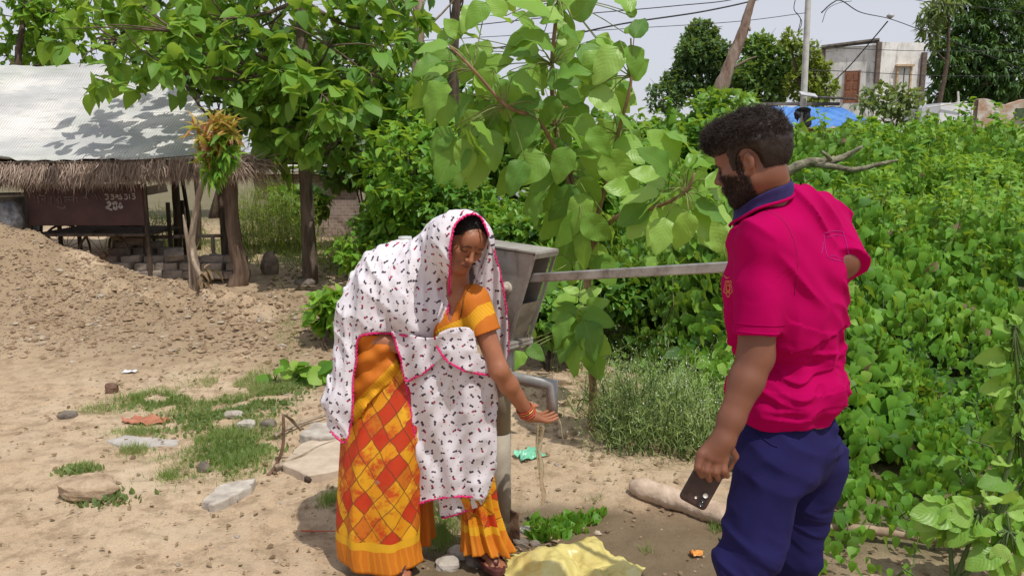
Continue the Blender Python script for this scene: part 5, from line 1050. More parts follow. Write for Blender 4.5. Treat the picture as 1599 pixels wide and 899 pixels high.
def surf(f, ax, ay, az, cs=4):
    def pad(a): n = (-(len(a) - 1)) % cs; return np.concatenate([a, a[-1] + (a[-1] - a[-2]) * np.arange(1, n + 1)])
    ax, ay, az = pad(ax), pad(ay), pad(az); n = (len(ax), len(ay), len(az))
    CX, CY, CZ = np.meshgrid(ax[::cs], ay[::cs], az[::cs], indexing='ij'); cv = f(np.stack([CX.ravel(), CY.ravel(), CZ.ravel()], 1)).reshape(CX.shape)
    hm = cs * max(np.diff(ax).max(), np.diff(ay).max(), np.diff(az).max()) * 1.75; act = np.abs(cv) < hm
    # block active if any of its 8 corners is
    B = act[:-1, :-1, :-1].copy()
    for i in (0, 1):
        for j in (0, 1):
            for k in (0, 1): B |= act[i:act.shape[0] - 1 + i, j:act.shape[1] - 1 + j, k:act.shape[2] - 1 + k]
    val = np.repeat(np.repeat(np.repeat(np.where(cv[:-1, :-1, :-1] < 0, -1, 1).astype(f32), cs, 0), cs, 1), cs, 2)
    val = np.pad(val, ((0, 1),) * 3, mode='edge'); msk = np.pad(np.repeat(np.repeat(np.repeat(B, cs, 0), cs, 1), cs, 2), ((0, 1),) * 3)
    m2 = msk.copy(); m2[1:] |= msk[:-1]; m2[:, 1:] |= m2[:, :-1].copy(); m2[:, :, 1:] |= m2[:, :, :-1].copy()
    I = np.nonzero(m2); pts = np.stack([ax[I[0]], ay[I[1]], az[I[2]]], 1); out = np.empty(len(pts), f32)
    for s_ in range(0, len(pts), 400000): out[s_:s_ + 400000] = f(pts[s_:s_ + 400000])
    val[I] = out
    ins = val < 0; cnt = np.zeros((n[0] - 1, n[1] - 1, n[2] - 1), np.int8)
    for i in (0, 1):
        for j in (0, 1):
            for k in (0, 1): cnt += ins[i:n[0] - 1 + i, j:n[1] - 1 + j, k:n[2] - 1 + k]
    C = np.stack(np.nonzero((cnt > 0) & (cnt < 8)), 1); idx = np.full(cnt.shape, -1, np.int64); idx[C[:, 0], C[:, 1], C[:, 2]] = np.arange(len(C))
    acc = np.zeros((len(C), 3)); wn = np.zeros(len(C)); A = (ax, ay, az)
    for d in range(3):
        for o1 in (0, 1):
            for o2 in (0, 1):
                o = [0, 0, 0]; oth = [q for q in range(3) if q != d]; o[oth[0]] = o1; o[oth[1]] = o2; a = C + o; b = a.copy(); b[:, d] += 1
                va, vb = val[a[:, 0], a[:, 1], a[:, 2]], val[b[:, 0], b[:, 1], b[:, 2]]; m = (va < 0) != (vb < 0); t = np.where(m, va / (va - vb + 1e-12), 0)
                pa = np.stack([A[q][a[:, q]] for q in range(3)], 1); pb = np.stack([A[q][b[:, q]] for q in range(3)], 1); acc += np.where(m[:, None], pa + (pb - pa) * t[:, None], 0); wn += m
    V = acc / wn[:, None]; Fs = []
    for d in range(3):
        sl0 = [slice(None)] * 3; sl1 = [slice(None)] * 3; sl0[d] = slice(0, -1); sl1[d] = slice(1, None); s0, s1 = ins[tuple(sl0)], ins[tuple(sl1)]
        E = np.stack(np.nonzero(s0 != s1), 1); u, v = [q for q in range(3) if q != d]
        ok = (E[:, u] > 0) & (E[:, v] > 0) & (E[:, u] < n[u] - 1) & (E[:, v] < n[v] - 1); E = E[ok]; fl = s0[E[:, 0], E[:, 1], E[:, 2]]
        q = []
        for du, dv in ((-1, -1), (0, -1), (0, 0), (-1, 0)): c = E.copy(); c[:, u] += du; c[:, v] += dv; q.append(idx[c[:, 0], c[:, 1], c[:, 2]])
        q = np.stack(q, 1)
        if d == 1: fl = ~fl
        q[~fl] = q[~fl][:, ::-1]; Fs.append(q)
    return V, np.concatenate(Fs)
def pix(p):
    """image position of world points"""
    dz = p[:, 2] - CAMZ; dep = p[:, 1] * CT - dz * ST; up = p[:, 1] * ST + dz * CT
    return np.stack([799.5 + F_PX * p[:, 0] / dep, 449.5 - F_PX * up / dep], 1)
def polysd(q, poly):
    poly = np.asarray(poly, float); d = np.full(len(q), 1e9); s = np.zeros(len(q), bool)
    for i in range(len(poly)):
        a, b = poly[i], poly[(i + 1) % len(poly)]; ab = b - a; t = np.clip((q - a) @ ab / (ab @ ab + 1e-9), 0, 1); d = np.minimum(d, np.linalg.norm(q - a - t[:, None] * ab, axis=1))
        c = (a[1] > q[:, 1]) != (b[1] > q[:, 1]); x = a[0] + (q[:, 1] - a[1]) * (b[0] - a[0]) / (b[1] - a[1] + 1e-12); s ^= c & (q[:, 0] < x)
    return np.where(s, -d, d)
def smooth_poly(poly, n=4): q = catmull(list(poly) + [poly[0]], n); return q[:-1]
def march(f, px, py, y0, y1, n=160):
    ys = np.linspace(y0, y1, n); p = np.array([P(px, py, y) for y in ys]); v = f(p); k = np.nonzero(v < 0)[0]
    if not len(k): return p[np.argmin(v)]
    k = k[0]; return p[k] if k == 0 else p[k - 1] + (p[k] - p[k - 1]) * v[k - 1] / (v[k - 1] - v[k])
def gradn(f, p, e=.004):
    p = np.atleast_2d(p); g = np.stack([f(p + np.eye(3)[i] * e) - f(p - np.eye(3)[i] * e) for i in range(3)], 1); return nrm(g)

# ------------------------------------------------------------------ materials for people
def skinmat(name, k=1.0):
    b = NB(name); c = b.n('Attribute', attribute_name='col').outputs['Color']
    n_ = b.noise(b.coord('Object'), 22, 5); c = b.mix(b.ramp(n_, [(.4, 0.0), (.7, .3)]), c, (.13, .05, .03)); c = b.mix(b.ramp(b.noise(b.coord('Object'), 5, 3), [(.4, 0.0), (.7, .25)]), c, (.36, .15, .08))
    return b.done(b.bsdf(c, .46, .45, 0, b.bump(b.noise(b.coord('Object'), 380, 4), .35, .0012), Subsurface_Weight=.03, Subsurface_Radius=(.012, .005, .003)))
SKIN = skinmat('skin')
def hairmat(name, c1, c2):
    b = NB(name); c = b.mix(b.noise(b.coord('Object'), 60, 3), c1, c2); return b.done(b.bsdf(c, .5, .3))
HAIR = hairmat('black_hair', (.008, .007, .007), (.024, .019, .016)); HAIRM = hairmat('brown_black_hair', (.005, .004, .004), (.045, .027, .019))

def head_frame(c, f, u0, s=1.0):
    f = nrm(f); u = nrm(np.asarray(u0, float) - f * np.dot(u0, f)); l = np.cross(u, f)   # l = the person's left... (x axis)
    M = np.stack([l, f, u], 1); return np.asarray(c, float), M, s
def head_prims(S, fr, beard=False):
    c, M, s = fr; W = lambda x, y, z: c + M @ (np.array((x, y, z)) * s)
    E = lambda x, y, z, a, b_, d, k=.02, op=1: S.el(W(x, y, z), np.array((a, b_, d)) * s, M, k * s, op)
    RC = lambda a, b_, ra, rb, k=.02: S.rc(W(*a), W(*b_), ra * s, rb * s, k * s)
    E(0, -.012, .035, .074, .094, .082); E(0, .022, -.03, .060, .070, .082, .03); E(0, .060, -.088, .030, .026, .026, .03)
    for g in (-1, 1):
        RC((g * .052, .0, -.055), (g * .018, .066, -.098), .018, .017, .03); E(g * .040, .062, -.022, .024, .022, .022, .025)
    RC((-.036, .078, .020), (.036, .078, .020), .013, .013, .02); E(0, .068, .045, .048, .030, .030, .03)
    for g in (-1, 1): E(g * .032, .101, .002, .016, .014, .010, .012, -1)
    for g in (-1, 1): E(g * .032, .079, .001, .0145, .0125, .0118, .004)
    RC((0, .093, .008), (0, .112, -.026), .0075, .0105, .010); E(0, .113, -.030, .011, .011, .009, .008)
    for g in (-1, 1): E(g * .012, .104, -.033, .0085, .010, .008, .006)
    E(0, .088, -.058, .026, .018, .018, .015)
    E(0, .104, -.0545, .019, .0065, .0045, .003); E(0, .102, -.0655, .016, .0065, .0055, .003)
    for g in (-1, 1):
        E(g * .073, -.008, -.006, .010, .016, .030, .006); E(g * .082, -.014, .0, .0065, .015, .027, .004); E(g * .088, -.006, -.002, .007, .008, .014, .003, -1); E(g * .075, .004, -.034, .007, .010, .010, .006)
    return W
def hand_open(S, wrist, palm, up, side, s=1.0, curl=.35, thumb=1):
    """wrist->palm direction, up = palm normal (curl direction), side = towards the thumb"""
    d = nrm(palm - wrist); up = nrm(up - d * np.dot(up, d)); side = nrm(np.cross(d, up)) * thumb
    b0 = wrist + d * .085 * s
    S.rc(wrist, wrist + d * .03 * s, .022 * s, .022 * s, .015)
    for i, o in enumerate((-.028, -.010, .010, .028)): S.rc(wrist + d * .02 * s + side * o * .55 * s, b0 + side * o * s - d * .008 * s, .0135 * s, .0115 * s, .012)
    tips = []
    for i, (o, L) in enumerate(((-.031, .058), (-.0105, .074), (.0105, .080), (.031, .072))):
        p = b0 + side * o * s - d * .004 * s; dd = nrm(d + side * o * 3.0); r = .0088 * s; a = curl * (1 + .15 * (3 - i))
        for j, (fl, fr_) in enumerate(((.45, .3), (.32, .6), (.26, .8))):
            dd2 = nrm(dd * math.cos(a * fr_ * 1.2) + up * math.sin(a * fr_ * 1.2)); q = p + dd2 * L * fl * s; S.rc(p, q, r, r * .92, .0035); p = q; r *= .92
        tips.append(p)
    t0 = wrist + d * .022 * s + side * .022 * s; t1 = t0 + nrm(d * .7 + side * .8 + up * .35) * .036 * s; t2 = t1 + nrm(d * .9 + side * .4 + up * .4) * .028 * s; t3 = t2 + nrm(d + up * .3) * .022 * s
    S.rc(t0, t1, .015 * s, .012 * s, .012); S.rc(t1, t2, .0108 * s, .0098 * s, .005); S.rc(t2, t3, .0095 * s, .008 * s, .004)
    return tips
def foot(S, ank, d, s=1.0, k=.02):
    d = nrm(d); S.rc(ank, ank + (0, 0, -.045 * s), .034 * s, .034 * s, k); h = ank.copy(); h[2] = ank[2] - .055 * s
    S.rc(h - d * .035 * s, h + d * .05 * s, .030 * s, .032 * s, k); S.rc(h + d * .05 * s, h + d * .12 * s - (0, 0, .008), .034 * s, .026 * s, k)
    sd_ = np.cross(d, (0, 0, 1)); 
    for i in range(5): S.rc(h + d * .11 * s + sd_ * (i - 2) * .016 * s - (0, 0, .014), h + d * (.165 - .012 * abs(i - 1)) * s + sd_ * (i - 2) * .017 * s - (0, 0, .018), .011 * s, .009 * s, .006)
def strands(name, roots, dirs, L, wd, m, parent, seg=4, curl=.3, nrmls=None):
    n = len(roots); d = nrm(dirs); V = []; p = roots.copy(); nl = nrmls if nrmls is not None else d
    side = nrm(np.cross(d, nl) + rng.normal(size=(n, 3)) * .1); L = np.asarray(L) * np.ones(n); ph = rng.normal(size=(n, 3))
    for i in range(seg + 1):
        w_ = wd * (1 - i / seg) ** .7 + 1e-5; V += [p + side * w_ / 2, p - side * w_ / 2, p + nl * w_ * .5]
        d = nrm(d + curl * np.sin(ph * 2 + i * 1.1) * .6 - nl * .10 * curl); p = p + d * (L / seg)[:, None]
    V = np.stack(V, 1); k = 3 * (seg + 1); Fq = []
    for i in range(seg):
        a = 3 * i; Fq += [(a, a + 1, a + 4, a + 3), (a + 1, a + 2, a + 5, a + 4), (a + 2, a, a + 3, a + 5)]
    Fq = np.array(Fq); Fs = (Fq[None] + (np.arange(n) * k)[:, None, None]).reshape(-1, 4)
    return raw_mesh(name, V.reshape(-1, 3), Fs, m, parent, True)
def sample_surface(V, Fs, n):
    a = V[Fs[:, 0]]; b = V[Fs[:, 1]]; c = V[Fs[:, 2]]; d = V[Fs[:, 3]]; nn = np.cross(c - a, d - b); ar = np.linalg.norm(nn, axis=1); pr = ar / ar.sum(); k = rng.choice(len(Fs), n, p=pr); u, v = rng.random((2, n, 1))
    return a[k] * (1 - u) * (1 - v) + b[k] * u * (1 - v) + c[k] * u * v + d[k] * (1 - u) * v, nrm(nn[k])
def sheet(name, poly, depth, m, parent, step=3.0, th=.004, uvs=None):
    """cloth with its own shape: outline in view px, depth(px,py)->Y world; closed with thickness"""
    poly = smooth_poly(poly, 4); lo, hi = poly.min(0) - step, poly.max(0) + step; xs = np.arange(lo[0], hi[0], step); ys = np.arange(lo[1], hi[1], step); X, Yg = np.meshgrid(xs, ys); q = np.stack([X.ravel(), Yg.ravel()], 1)
    sdv = polysd(q, poly); n = len(xs); k = (np.arange(len(ys) - 1)[:, None] * n + np.arange(n - 1)[None]).ravel(); F_ = np.stack([k, k + 1, k + n + 1, k + n], 1)
    F_ = F_[(sdv[F_] < step * .72).all(1)]
    # snap outline vertices to the outline
    e = .5; g = np.stack([polysd(q + (e, 0), poly) - polysd(q - (e, 0), poly), polysd(q + (0, e), poly) - polysd(q - (0, e), poly)], 1) / (2 * e)
    mv = (sdv > -step * .45) & (sdv < step * .75); q = q - np.where(mv[:, None], g * sdv[:, None], 0)
    us = np.unique(F_); rm = np.full(len(q), -1); rm[us] = np.arange(len(us)); q = q[us]; F_ = rm[F_]
    Y = depth(q[:, 0], q[:, 1]); V = np.array([P(a, b_, y) for (a, b_), y in zip(q, Y)]); uv = np.stack([q[:, 0], -q[:, 1]], 1) * .00235 if uvs is None else uvs(q)
    o = raw_mesh(name, V, F_, m, parent, True, uv); mo = o.modifiers.new('s', 'SOLIDIFY'); mo.thickness = th; mo.offset = 0
    return o
def trim(name, pts3, m, parent, r=.0034):
    q = catmull(pts3, 5); L = np.concatenate([[0], np.cumsum(np.linalg.norm(np.diff(q, axis=0), axis=1))]); s_ = np.arange(0, L[-1], .0042); q = np.stack([np.interp(s_, L, q[:, i]) for i in range(3)], 1)
    q = q + np.stack([np.cos(s_ * 420), 0 * s_, np.sin(s_ * 330)], 1) * .0022; rr = r * (1 + .5 * np.sin(s_ * 500) * rng.uniform(.4, 1, len(s_)))
    mb = MB(); mb.tube(q, rr, 6); return mb.build(name, m, parent, True)

# --- cloth patterns
def dupattamat():
    b = NB('printed_white_cotton'); uv = b.n('UVMap').outputs[0]; nz_ = b.n('TexNoise', {'Vector': uv, 'Scale': 90.0, 'Detail': 2.0}); uv = b.n('VectorMath', {0: uv, 1: b.n('VectorMath', {0: nz_.outputs[1], 'Scale': .009}, operation='SCALE').outputs[0]}, operation='ADD').outputs[0]; c = None
    def layer(scale, rnd_, seed):
        v = b.n('Mapping', {0: uv}); v.inputs[1].default_value = (seed, seed * .7, 0); v.inputs[3].default_value = (scale, scale, scale); v = v.outputs[0]
        vo = b.n('TexVoronoi', {'Vector': v, 'Scale': 1.0, 'Randomness': rnd_}, voronoi_dimensions='2D'); l = b.n('VectorMath', {0: v, 1: vo.outputs['Position']}, operation='SUBTRACT').outputs[0]
        sc_ = b.n('SeparateColor', {0: vo.outputs['Color']}); ro = b.n('VectorRotate', {'Vector': l, 'Angle': b.math('MULTIPLY', sc_.outputs[0], 6.28)}, rotation_type='Z_AXIS').outputs[0]
        return b.n('SeparateXYZ', {0: ro}), sc_
    s_, cc = layer(29.0, .55, 3.0)
    def lobe(ox, rx, ry): x = b.math('DIVIDE', b.math('SUBTRACT', s_.outputs[0], ox), rx); y = b.math('DIVIDE', s_.outputs[1], ry); return b.math('LESS_THAN', b.math('ADD', b.math('MULTIPLY', x, x), b.math('MULTIPLY', y, y)), 1.0)
    l1, l2, l3 = lobe(.13, .125, .125), lobe(-.10, .135, .115), lobe(.02, .10, .07)
    base = b.mix(b.noise(b.coord('Object'), 3, 3), (.74, .70, .75), (.82, .79, .82))
    red = b.mix(b.math('GREATER_THAN', cc.outputs[1], .62), (.08, .055, .08), (.42, .03, .08))
    c = b.mix(l1, base, (.075, .06, .085)); c = b.mix(l3, c, (.10, .05, .07)); c = b.mix(l2, c, red)
    t_, c2 = layer(31.0, .6, 9.0); dd = b.math('ADD', b.math('MULTIPLY', t_.outputs[0], t_.outputs[0]), b.math('MULTIPLY', t_.outputs[1], t_.outputs[1])); c = b.mix(b.math('LESS_THAN', dd, .0035), c, (.30, .06, .12))
    wv = b.noise(b.n('Mapping', {0: uv, 3: (1, .35, 1)}).outputs[0], 26, 4)
    p = b.bsdf(c, .8, .2, 0, b.bump(wv, .35, .006)); tr = b.n('BsdfTranslucent', {'Color': c}); return b.done(b.n('MixShader', {0: .22, 1: p, 2: tr.outputs[0]}).outputs[0])
DUP = dupattamat()
PINK = simple('magenta_crochet', (.55, .012, .12), (.72, .03, .19), 60, .75, .25, .5, .003)
def sareemat(plain=False):
    b = NB('orange_saree' if plain else 'diamond_saree'); uv = b.n('UVMap').outputs[0]; ns = b.n('TexNoise', {'Vector': uv, 'Scale': 9.0, 'Detail': 4.0}); uvd = b.n('VectorMath', {0: uv, 1: b.n('VectorMath', {0: ns.outputs[1], 'Scale': .035}, operation='SCALE').outputs[0]}, operation='ADD').outputs[0]
    sp = b.n('SeparateXYZ', {0: uvd}); U, V_ = sp.outputs[0], sp.outputs[1]; a = b.math('DIVIDE', U, .068); d = b.math('DIVIDE', V_, .096); s = b.math('ADD', a, d); t = b.math('SUBTRACT', a, d)
    cell = b.n('CombineXYZ', {0: b.math('FLOOR', s), 1: b.math('FLOOR', t)}).outputs[0]; wn = b.n('TexWhiteNoise', {'Vector': cell}, noise_dimensions='2D').outputs[0]
    blot = b.noise(uv, 9, 5, .7)
    c = b.ramp(wn, [(0, (.72, .30, .012)), (.28, (.74, .36, .015)), (.45, (.60, .17, .015)), (.62, (.80, .42, .02)), (.80, (.55, .05, .012)), (1, (.50, .16, .04))])
    for e in b.t.nodes:
        if e.type == 'VALTORGB' and e.inputs[0].is_linked and e.inputs[0].links[0].from_node.type == 'TEX_WHITE_NOISE': e.color_ramp.interpolation = 'CONSTANT'
    c = b.mix(b.ramp(blot, [(.47, 0.0), (.58, .85)]), c, (.52, .035, .012)); c = b.mix(b.ramp(b.noise(uv, 23, 4, .7), [(.58, 0.0), (.66, .45)]), c, (.30, .10, .02))
    def edge(x): fr = b.math('FRACT', x); return b.math('LESS_THAN', b.math('ABSOLUTE', b.math('SUBTRACT', fr, .5)), .465)
    ln = b.math('SUBTRACT', 1.0, b.math('MULTIPLY', edge(s), edge(t))); c = b.mix(b.math('MULTIPLY', ln, .75), c, (.14, .05, .02))
    hemc = b.mix(b.ramp(b.math('SINE', b.math('MULTIPLY', U, 260)), [(.3, 0.0), (.8, .35)]), (.62, .19, .015), (.76, .36, .02))
    h1 = b.math('LESS_THAN', V_, .115); c = b.mix(h1, c, hemc); h2 = b.math('MULTIPLY', b.math('LESS_THAN', V_, .135), b.math('GREATER_THAN', V_, .105)); c = b.mix(h2, c, (.74, .40, .02))
    if plain:
        c = b.mix(b.noise(uv, 12, 4), (.50, .125, .012), (.66, .21, .015)); bd = b.n('Attribute', attribute_name='band').outputs['Fac']
        yc = b.mix(b.ramp(b.math('SINE', b.math('MULTIPLY', b.math('ADD', U, V_), 420)), [(.4, 0.0), (.9, .5)]), (.78, .40, .015), (.60, .20, .02)); c = b.mix(b.math('GREATER_THAN', bd, .5), c, yc)
    f = b.noise(b.n('Mapping', {0: uv, 3: (3, .5, 1)}).outputs[0], 16, 4)
    p = b.bsdf(c, .62, .3, 0, b.bump(b.math('ADD', f, b.math('MULTIPLY', b.noise(uv, 130, 2), .2)), .4, .005)); tr = b.n('BsdfTranslucent', {'Color': c}); return b.done(b.n('MixShader', {0: .15, 1: p, 2: tr.outputs[0]}).outputs[0])
SAREE, SPLAIN = sareemat(), sareemat(True)

# ================================================================== WOMAN
wy = 2.86
wr = thing('person', 'veiled woman in an orange diamond-patterned saree bending to catch water in her hand', 'person', on(-.30, 2.9))
J = {k: P(*v) for k, v in dict(pel=(622, 600, 3.02), waist=(648, 545, 3.02), chest=(682, 492, 2.97), nb=(710, 456, 2.93), shl=(742, 474, 2.86), shr=(652, 452, 3.02), ell=(779, 578, 2.80), wrl=(827, 649, 2.90), elr=(590, 530, 2.89), wrr=(650, 548, 2.84),
                               hipl=(668, 610, 2.99), hipr=(598, 612, 3.0), knl=(738, 735, 2.92), knr=(600, 745, 2.86), anl=(757, 862, 2.99), anr=(625, 884, 2.92)).items()}
for q in ('anl', 'anr'): J[q][2] = .085
S = SDF(); WF = head_frame((0, 0, 0), (.36, -.78, -.46), (.30, 0, 1), .90)
bind = P(743, 386, 2.755); WF = (bind - WF[1] @ (np.array((0, .098, .030)) * .9), WF[1], .88)
hc_ = WF[0]; hW = head_prims(S, WF)
S.rc(hW(0, -.028, -.05), J['nb'] + (0, 0, .01), .047, .050, .03); S.rc(hW(0, .012, -.072), J['nb'] + (.005, -.03, -.01), .034, .040, .03)
sv = J['shl'] - J['shr']
S.rc(J['shr'] + sv * .08, J['shl'] - sv * .08, .048, .048, .04); S.rc(J['chest'] - sv * .12, J['chest'] + sv * .12, .092, .092, .06); S.rc(J['chest'] + (.01, -.05, -.02), J['chest'] + sv * .22 + (.02, -.05, -.02), .055, .055, .04)
S.rc(J['chest'], J['waist'], .095, .092, .05); S.rc(J['waist'], J['pel'], .092, .115, .05); S.rc(J['hipr'], J['hipl'], .105, .1, .05)
for s_ in 'lr':
    S.chain([J['hip' + s_], J['kn' + s_], J['an' + s_]], [.085, .056, .034], .03)
foot(S, J['anl'], (.35, -.9, 0), .93); foot(S, J['anr'], (.15, -1, 0), .93)
S.rc(J['shl'], J['ell'], .043, .034, .03); S.chain([J['ell'], J['ell'] + (J['wrl'] - J['ell']) * .3, J['wrl']], [.034, .034, .0235], .02)
S.chain([J['shr'], J['elr'], J['wrr']], [.043, .035, .024], .03)
hand_open(S, J['wrl'], J['wrl'] + np.array((.078, .080, -.040)), np.array((.05, -.3, 1)), None, .90, .5, -1)
hand_open(S, J['wrr'], J['wrr'] + np.array((.1, 0, .0)), np.array((0, .9, -.2)), None, .94, .5, -1)
fx0 = [(hc_[0] - .11, hc_[0] + .11, .0024), (J['wrl'][0] - .02, J['wrl'][0] + .2, .003)]
V, Fs = surf(S, gax(-.80, .35, .0055, fx0), gax(2.55, 3.25, .0055, [(hc_[1] - .12, hc_[1] + .03, .0026), (2.86, 3.05, .0035)]), gax(-.02, 1.45, .0055, [(hc_[2] - .13, hc_[2] + .12, .0024), (J['wrl'][2] - .05, J['wrl'][2] + .05, .0032)]))
def skin_cols(V, fr, base, man=False):
    c, M, s = fr; L = (V - c) @ M / s; x, y, z = L[:, 0], L[:, 1], L[:, 2]; ax_ = np.abs(x); C = np.tile(base, (len(V), 1)); near = (np.linalg.norm(L, axis=1) < .16)
    def mixc(w_, col_): nonlocal C; w_ = np.clip(w_ * near, 0, 1)[:, None]; C = C * (1 - w_) + np.array(col_) * w_
    fr_ = sstep(y, .05, .07)
    mixc(fr_ * sstep(np.abs(z - .021 - .10 * ax_ + 1.6 * np.maximum(ax_ - .036, 0)), .0058, .0034) * sstep(ax_, .012, .016) * sstep(ax_, .052, .046), (.018, .012, .01))
    mixc(fr_ * .5 * np.exp(-((ax_ - .030) / .018) ** 2 - ((z + .008) / .012) ** 2), (base[0] * .45, base[1] * .4, base[2] * .4))
    mixc(fr_ * sstep(np.abs(z + .0045 + 14 * (ax_ - .032) ** 2 * -.9), .0044, .0024) * sstep(np.abs(ax_ - .032), .017, .013), (.012, .008, .008))
    mixc(sstep(y, .085, .092) * np.exp(-(x / .019) ** 4 - ((z + .060) / .0095) ** 4) * .85, (.19, .045, .045) if not man else (.17, .07, .06)); mixc(sstep(y, .09, .1) * np.exp(-(x / .019) ** 4) * sstep(np.abs(z + .0600), .0026, .0014), (.03, .01, .01))
    mixc(np.exp(-((ax_ - .009) / .004) ** 2 - ((z + .040) / .003) ** 2) * sstep(y, .09, .1), (.03, .015, .012))
    if not man: mixc(fr_ * (np.hypot(x, z - .030) < .0042), (.03, .005, .008))
    else:
        bw = sstep(-z + .30 * y, .028, .046) * sstep(y, -.012, .006) * (1 - np.exp(-(x / .03) ** 4 - ((z + .045) / .022) ** 4) * sstep(y, .08, .09) * .0) * sstep(z, -.150, -.125)
        bw = np.maximum(bw, np.exp(-((z - .0) / .05) ** 4) * sstep(np.abs(y - .022), .016, .008) * sstep(ax_, .04, .055)); lip = np.exp(-(x / .021) ** 4 - ((z + .060) / .010) ** 4); bw = bw * (1 - lip) * (1 - sstep(y, .086, .10) * sstep(z, -.052, -.044))
        mixc(bw * .93, (.014, .010, .009))
    return C
wbase = np.array((.33, .13, .065)); C = skin_cols(V, WF, wbase)
hd = np.linalg.norm(V - (J['wrl'] + np.array((.07, .095, -.012))), axis=1); C = C * (1 - .55 * sstep(hd, .10, .05)[:, None] * sstep(V[:, 2], J['wrl'][2] - .01, J['wrl'][2] + .012)[:, None]) + np.array((.50, .23, .15)) * .55 * (sstep(hd, .10, .05) * sstep(V[:, 2], J['wrl'][2] - .01, J['wrl'][2] + .012))[:, None]
raw_mesh('body', V, Fs, SKIN, wr, True, None, {'col': C})
# hair
HS = SDF(); c_, M_, s_ = WF; Wl = lambda x, y, z: c_ + M_ @ (np.array((x, y, z)) * s_)
HS.el(Wl(0, -.014, .037), np.array((.079, .098, .082)) * s_, M_, .02); HS.el(Wl(0, -.07, -.02), np.array((.06, .05, .06)) * s_, M_, .03)
def hairline(p):
    L = (p - c_) @ M_ / s_; z, y, x = L[:, 2], L[:, 1], np.abs(L[:, 0]); return np.maximum((y - .068 + .0 * x) * .7 + (.062 - z) * .75 + (x > .05) * 0, -.2) * s_
HV, HF = surf(lambda p: np.maximum(HS(p) + .0015 * vn((p - c_) @ M_ * (1, .25, 1), 420, 3), hairline(p)), gax(hc_[0] - .12, hc_[0] + .12, .0032), gax(hc_[1] - .13, hc_[1] + .14, .0032), gax(hc_[2] - .12, hc_[2] + .13, .0032))
raw_mesh('hair', HV, HF, HAIR, wr, True)
rt, rn = sample_surface(HV, HF, 5000); Lr = (rt - c_) @ M_ / s_; k = (Lr[:, 1] > -.01); rt, rn, Lr = rt[k], rn[k], Lr[k]
dl = np.stack([np.sign(Lr[:, 0]) * .75, -.5 + 0 * Lr[:, 0], -.65 + 0 * Lr[:, 0]], 1); dl = dl @ M_.T; dl -= rn * (dl * rn).sum(1, keepdims=True)
strands('hair_strands', rt + rn * .0005, dl, .035, .0014, HAIR, bpy.data.objects['hair'], 4, .05, rn)
# saree skirt: two lofted legs of cloth
def loft(name, lv, m, parent, nA=170, nZ=90, folds=((11, .006), (5, .008)), seed=0, hem=0.0, flare=1.0):
    lv = np.array(lv, float)[::-1]; zs = np.linspace(lv[0, 2], lv[-1, 2], nZ); g = [np.interp(zs, lv[:, 2], lv[:, i]) for i in range(5)]
    for i in range(5):
        kk = np.ones(9) / 9; pz = np.pad(g[i], 4, mode='edge'); g[i] = np.convolve(pz, kk, 'valid')
    A = np.linspace(0, 2 * math.pi, nA, endpoint=False); AA, ZZ = np.meshgrid(A, zs); low = (1 - (ZZ - zs[0]) / (zs[-1] - zs[0])); amp = .25 + low ** 1.3 * flare
    R = 0
    for n_, a_ in folds: R = R + a_ * np.cos(n_ * AA + 1.2 * seed + .9 * vn(np.stack([ZZ * 2, AA * 0], -1), 1.0, seed)) * amp
    R = R + .006 * vn(np.stack([np.cos(AA) * 3, np.sin(AA) * 3, ZZ * 5], -1), 1.2, seed + 5)
    X = g[0][:, None] + (g[3][:, None] + R) * np.cos(AA); Yg = g[1][:, None] + (g[4][:, None] + R) * np.sin(AA); Zg = ZZ + hem * np.sin(AA * 2 + seed) * low ** 6
    V = np.stack([X, Yg, Zg], -1).reshape(-1, 3); F_ = np.array([(i * nA + j, i * nA + (j + 1) % nA, (i + 1) * nA + (j + 1) % nA, (i + 1) * nA + j) for i in range(nZ - 1) for j in range(nA)])
    # unroll with front centre (angle 3pi/2) at u=0
    ang = (AA - 1.5 * math.pi + math.pi) % (2 * math.pi) - math.pi; uv = np.stack([ang * (g[3][:, None] * .9), ZZ - zs[0]], -1).reshape(-1, 2)
    o = raw_mesh(name, V, F_, m, parent, True, uv); mo = o.modifiers.new('s', 'SOLIDIFY'); mo.thickness = .004; mo.offset = -1; return o
def lv(px0, px1, py, Y, b_): a, e = P(px0, py, Y), P(px1, py, Y); return ((a[0] + e[0]) / 2, Y, a[2], (e[0] - a[0]) / 2, b_)
def lvz(px0, px1, z, Y, b_):
    # level given by height: find py
    py = 449.5 - F_PX * ((Y * ST + (z - CAMZ) * CT) / (Y * CT - (z - CAMZ) * ST)); return lv(px0, px1, py, Y, b_)
loft('saree', [lv(556, 700, 530, 3.0, .10), lv(548, 705, 580, 2.99, .125), lv(541, 690, 640, 2.96, .13), lv(537, 672, 700, 2.93, .13), lv(533, 660, 780, 2.91, .125), lv(532, 658, 850, 2.90, .12), lvz(536, 664, .035, 2.90, .125)], SAREE, wr, folds=((7, .007), (3, .008), (13, .002)), seed=2, hem=.01)
loft('saree_pleats', [lv(640, 745, 600, 2.98, .11), lv(668, 760, 680, 2.95, .10), lv(700, 765, 740, 2.94, .085), lv(722, 772, 790, 2.94, .06), lv(725, 788, 840, 2.94, .07), lvz(724, 802, .05, 2.94, .085)], SAREE, wr, folds=((9, .010), (17, .005)), seed=5, hem=.015, flare=1.2)
loft('petticoat_fold', [lv(640, 690, 640, 3.03, .08), lv(646, 672, 760, 3.02, .07), lvz(640, 676, .05, 3.02, .075)], SPLAIN, wr, folds=((6, .01),), seed=8)
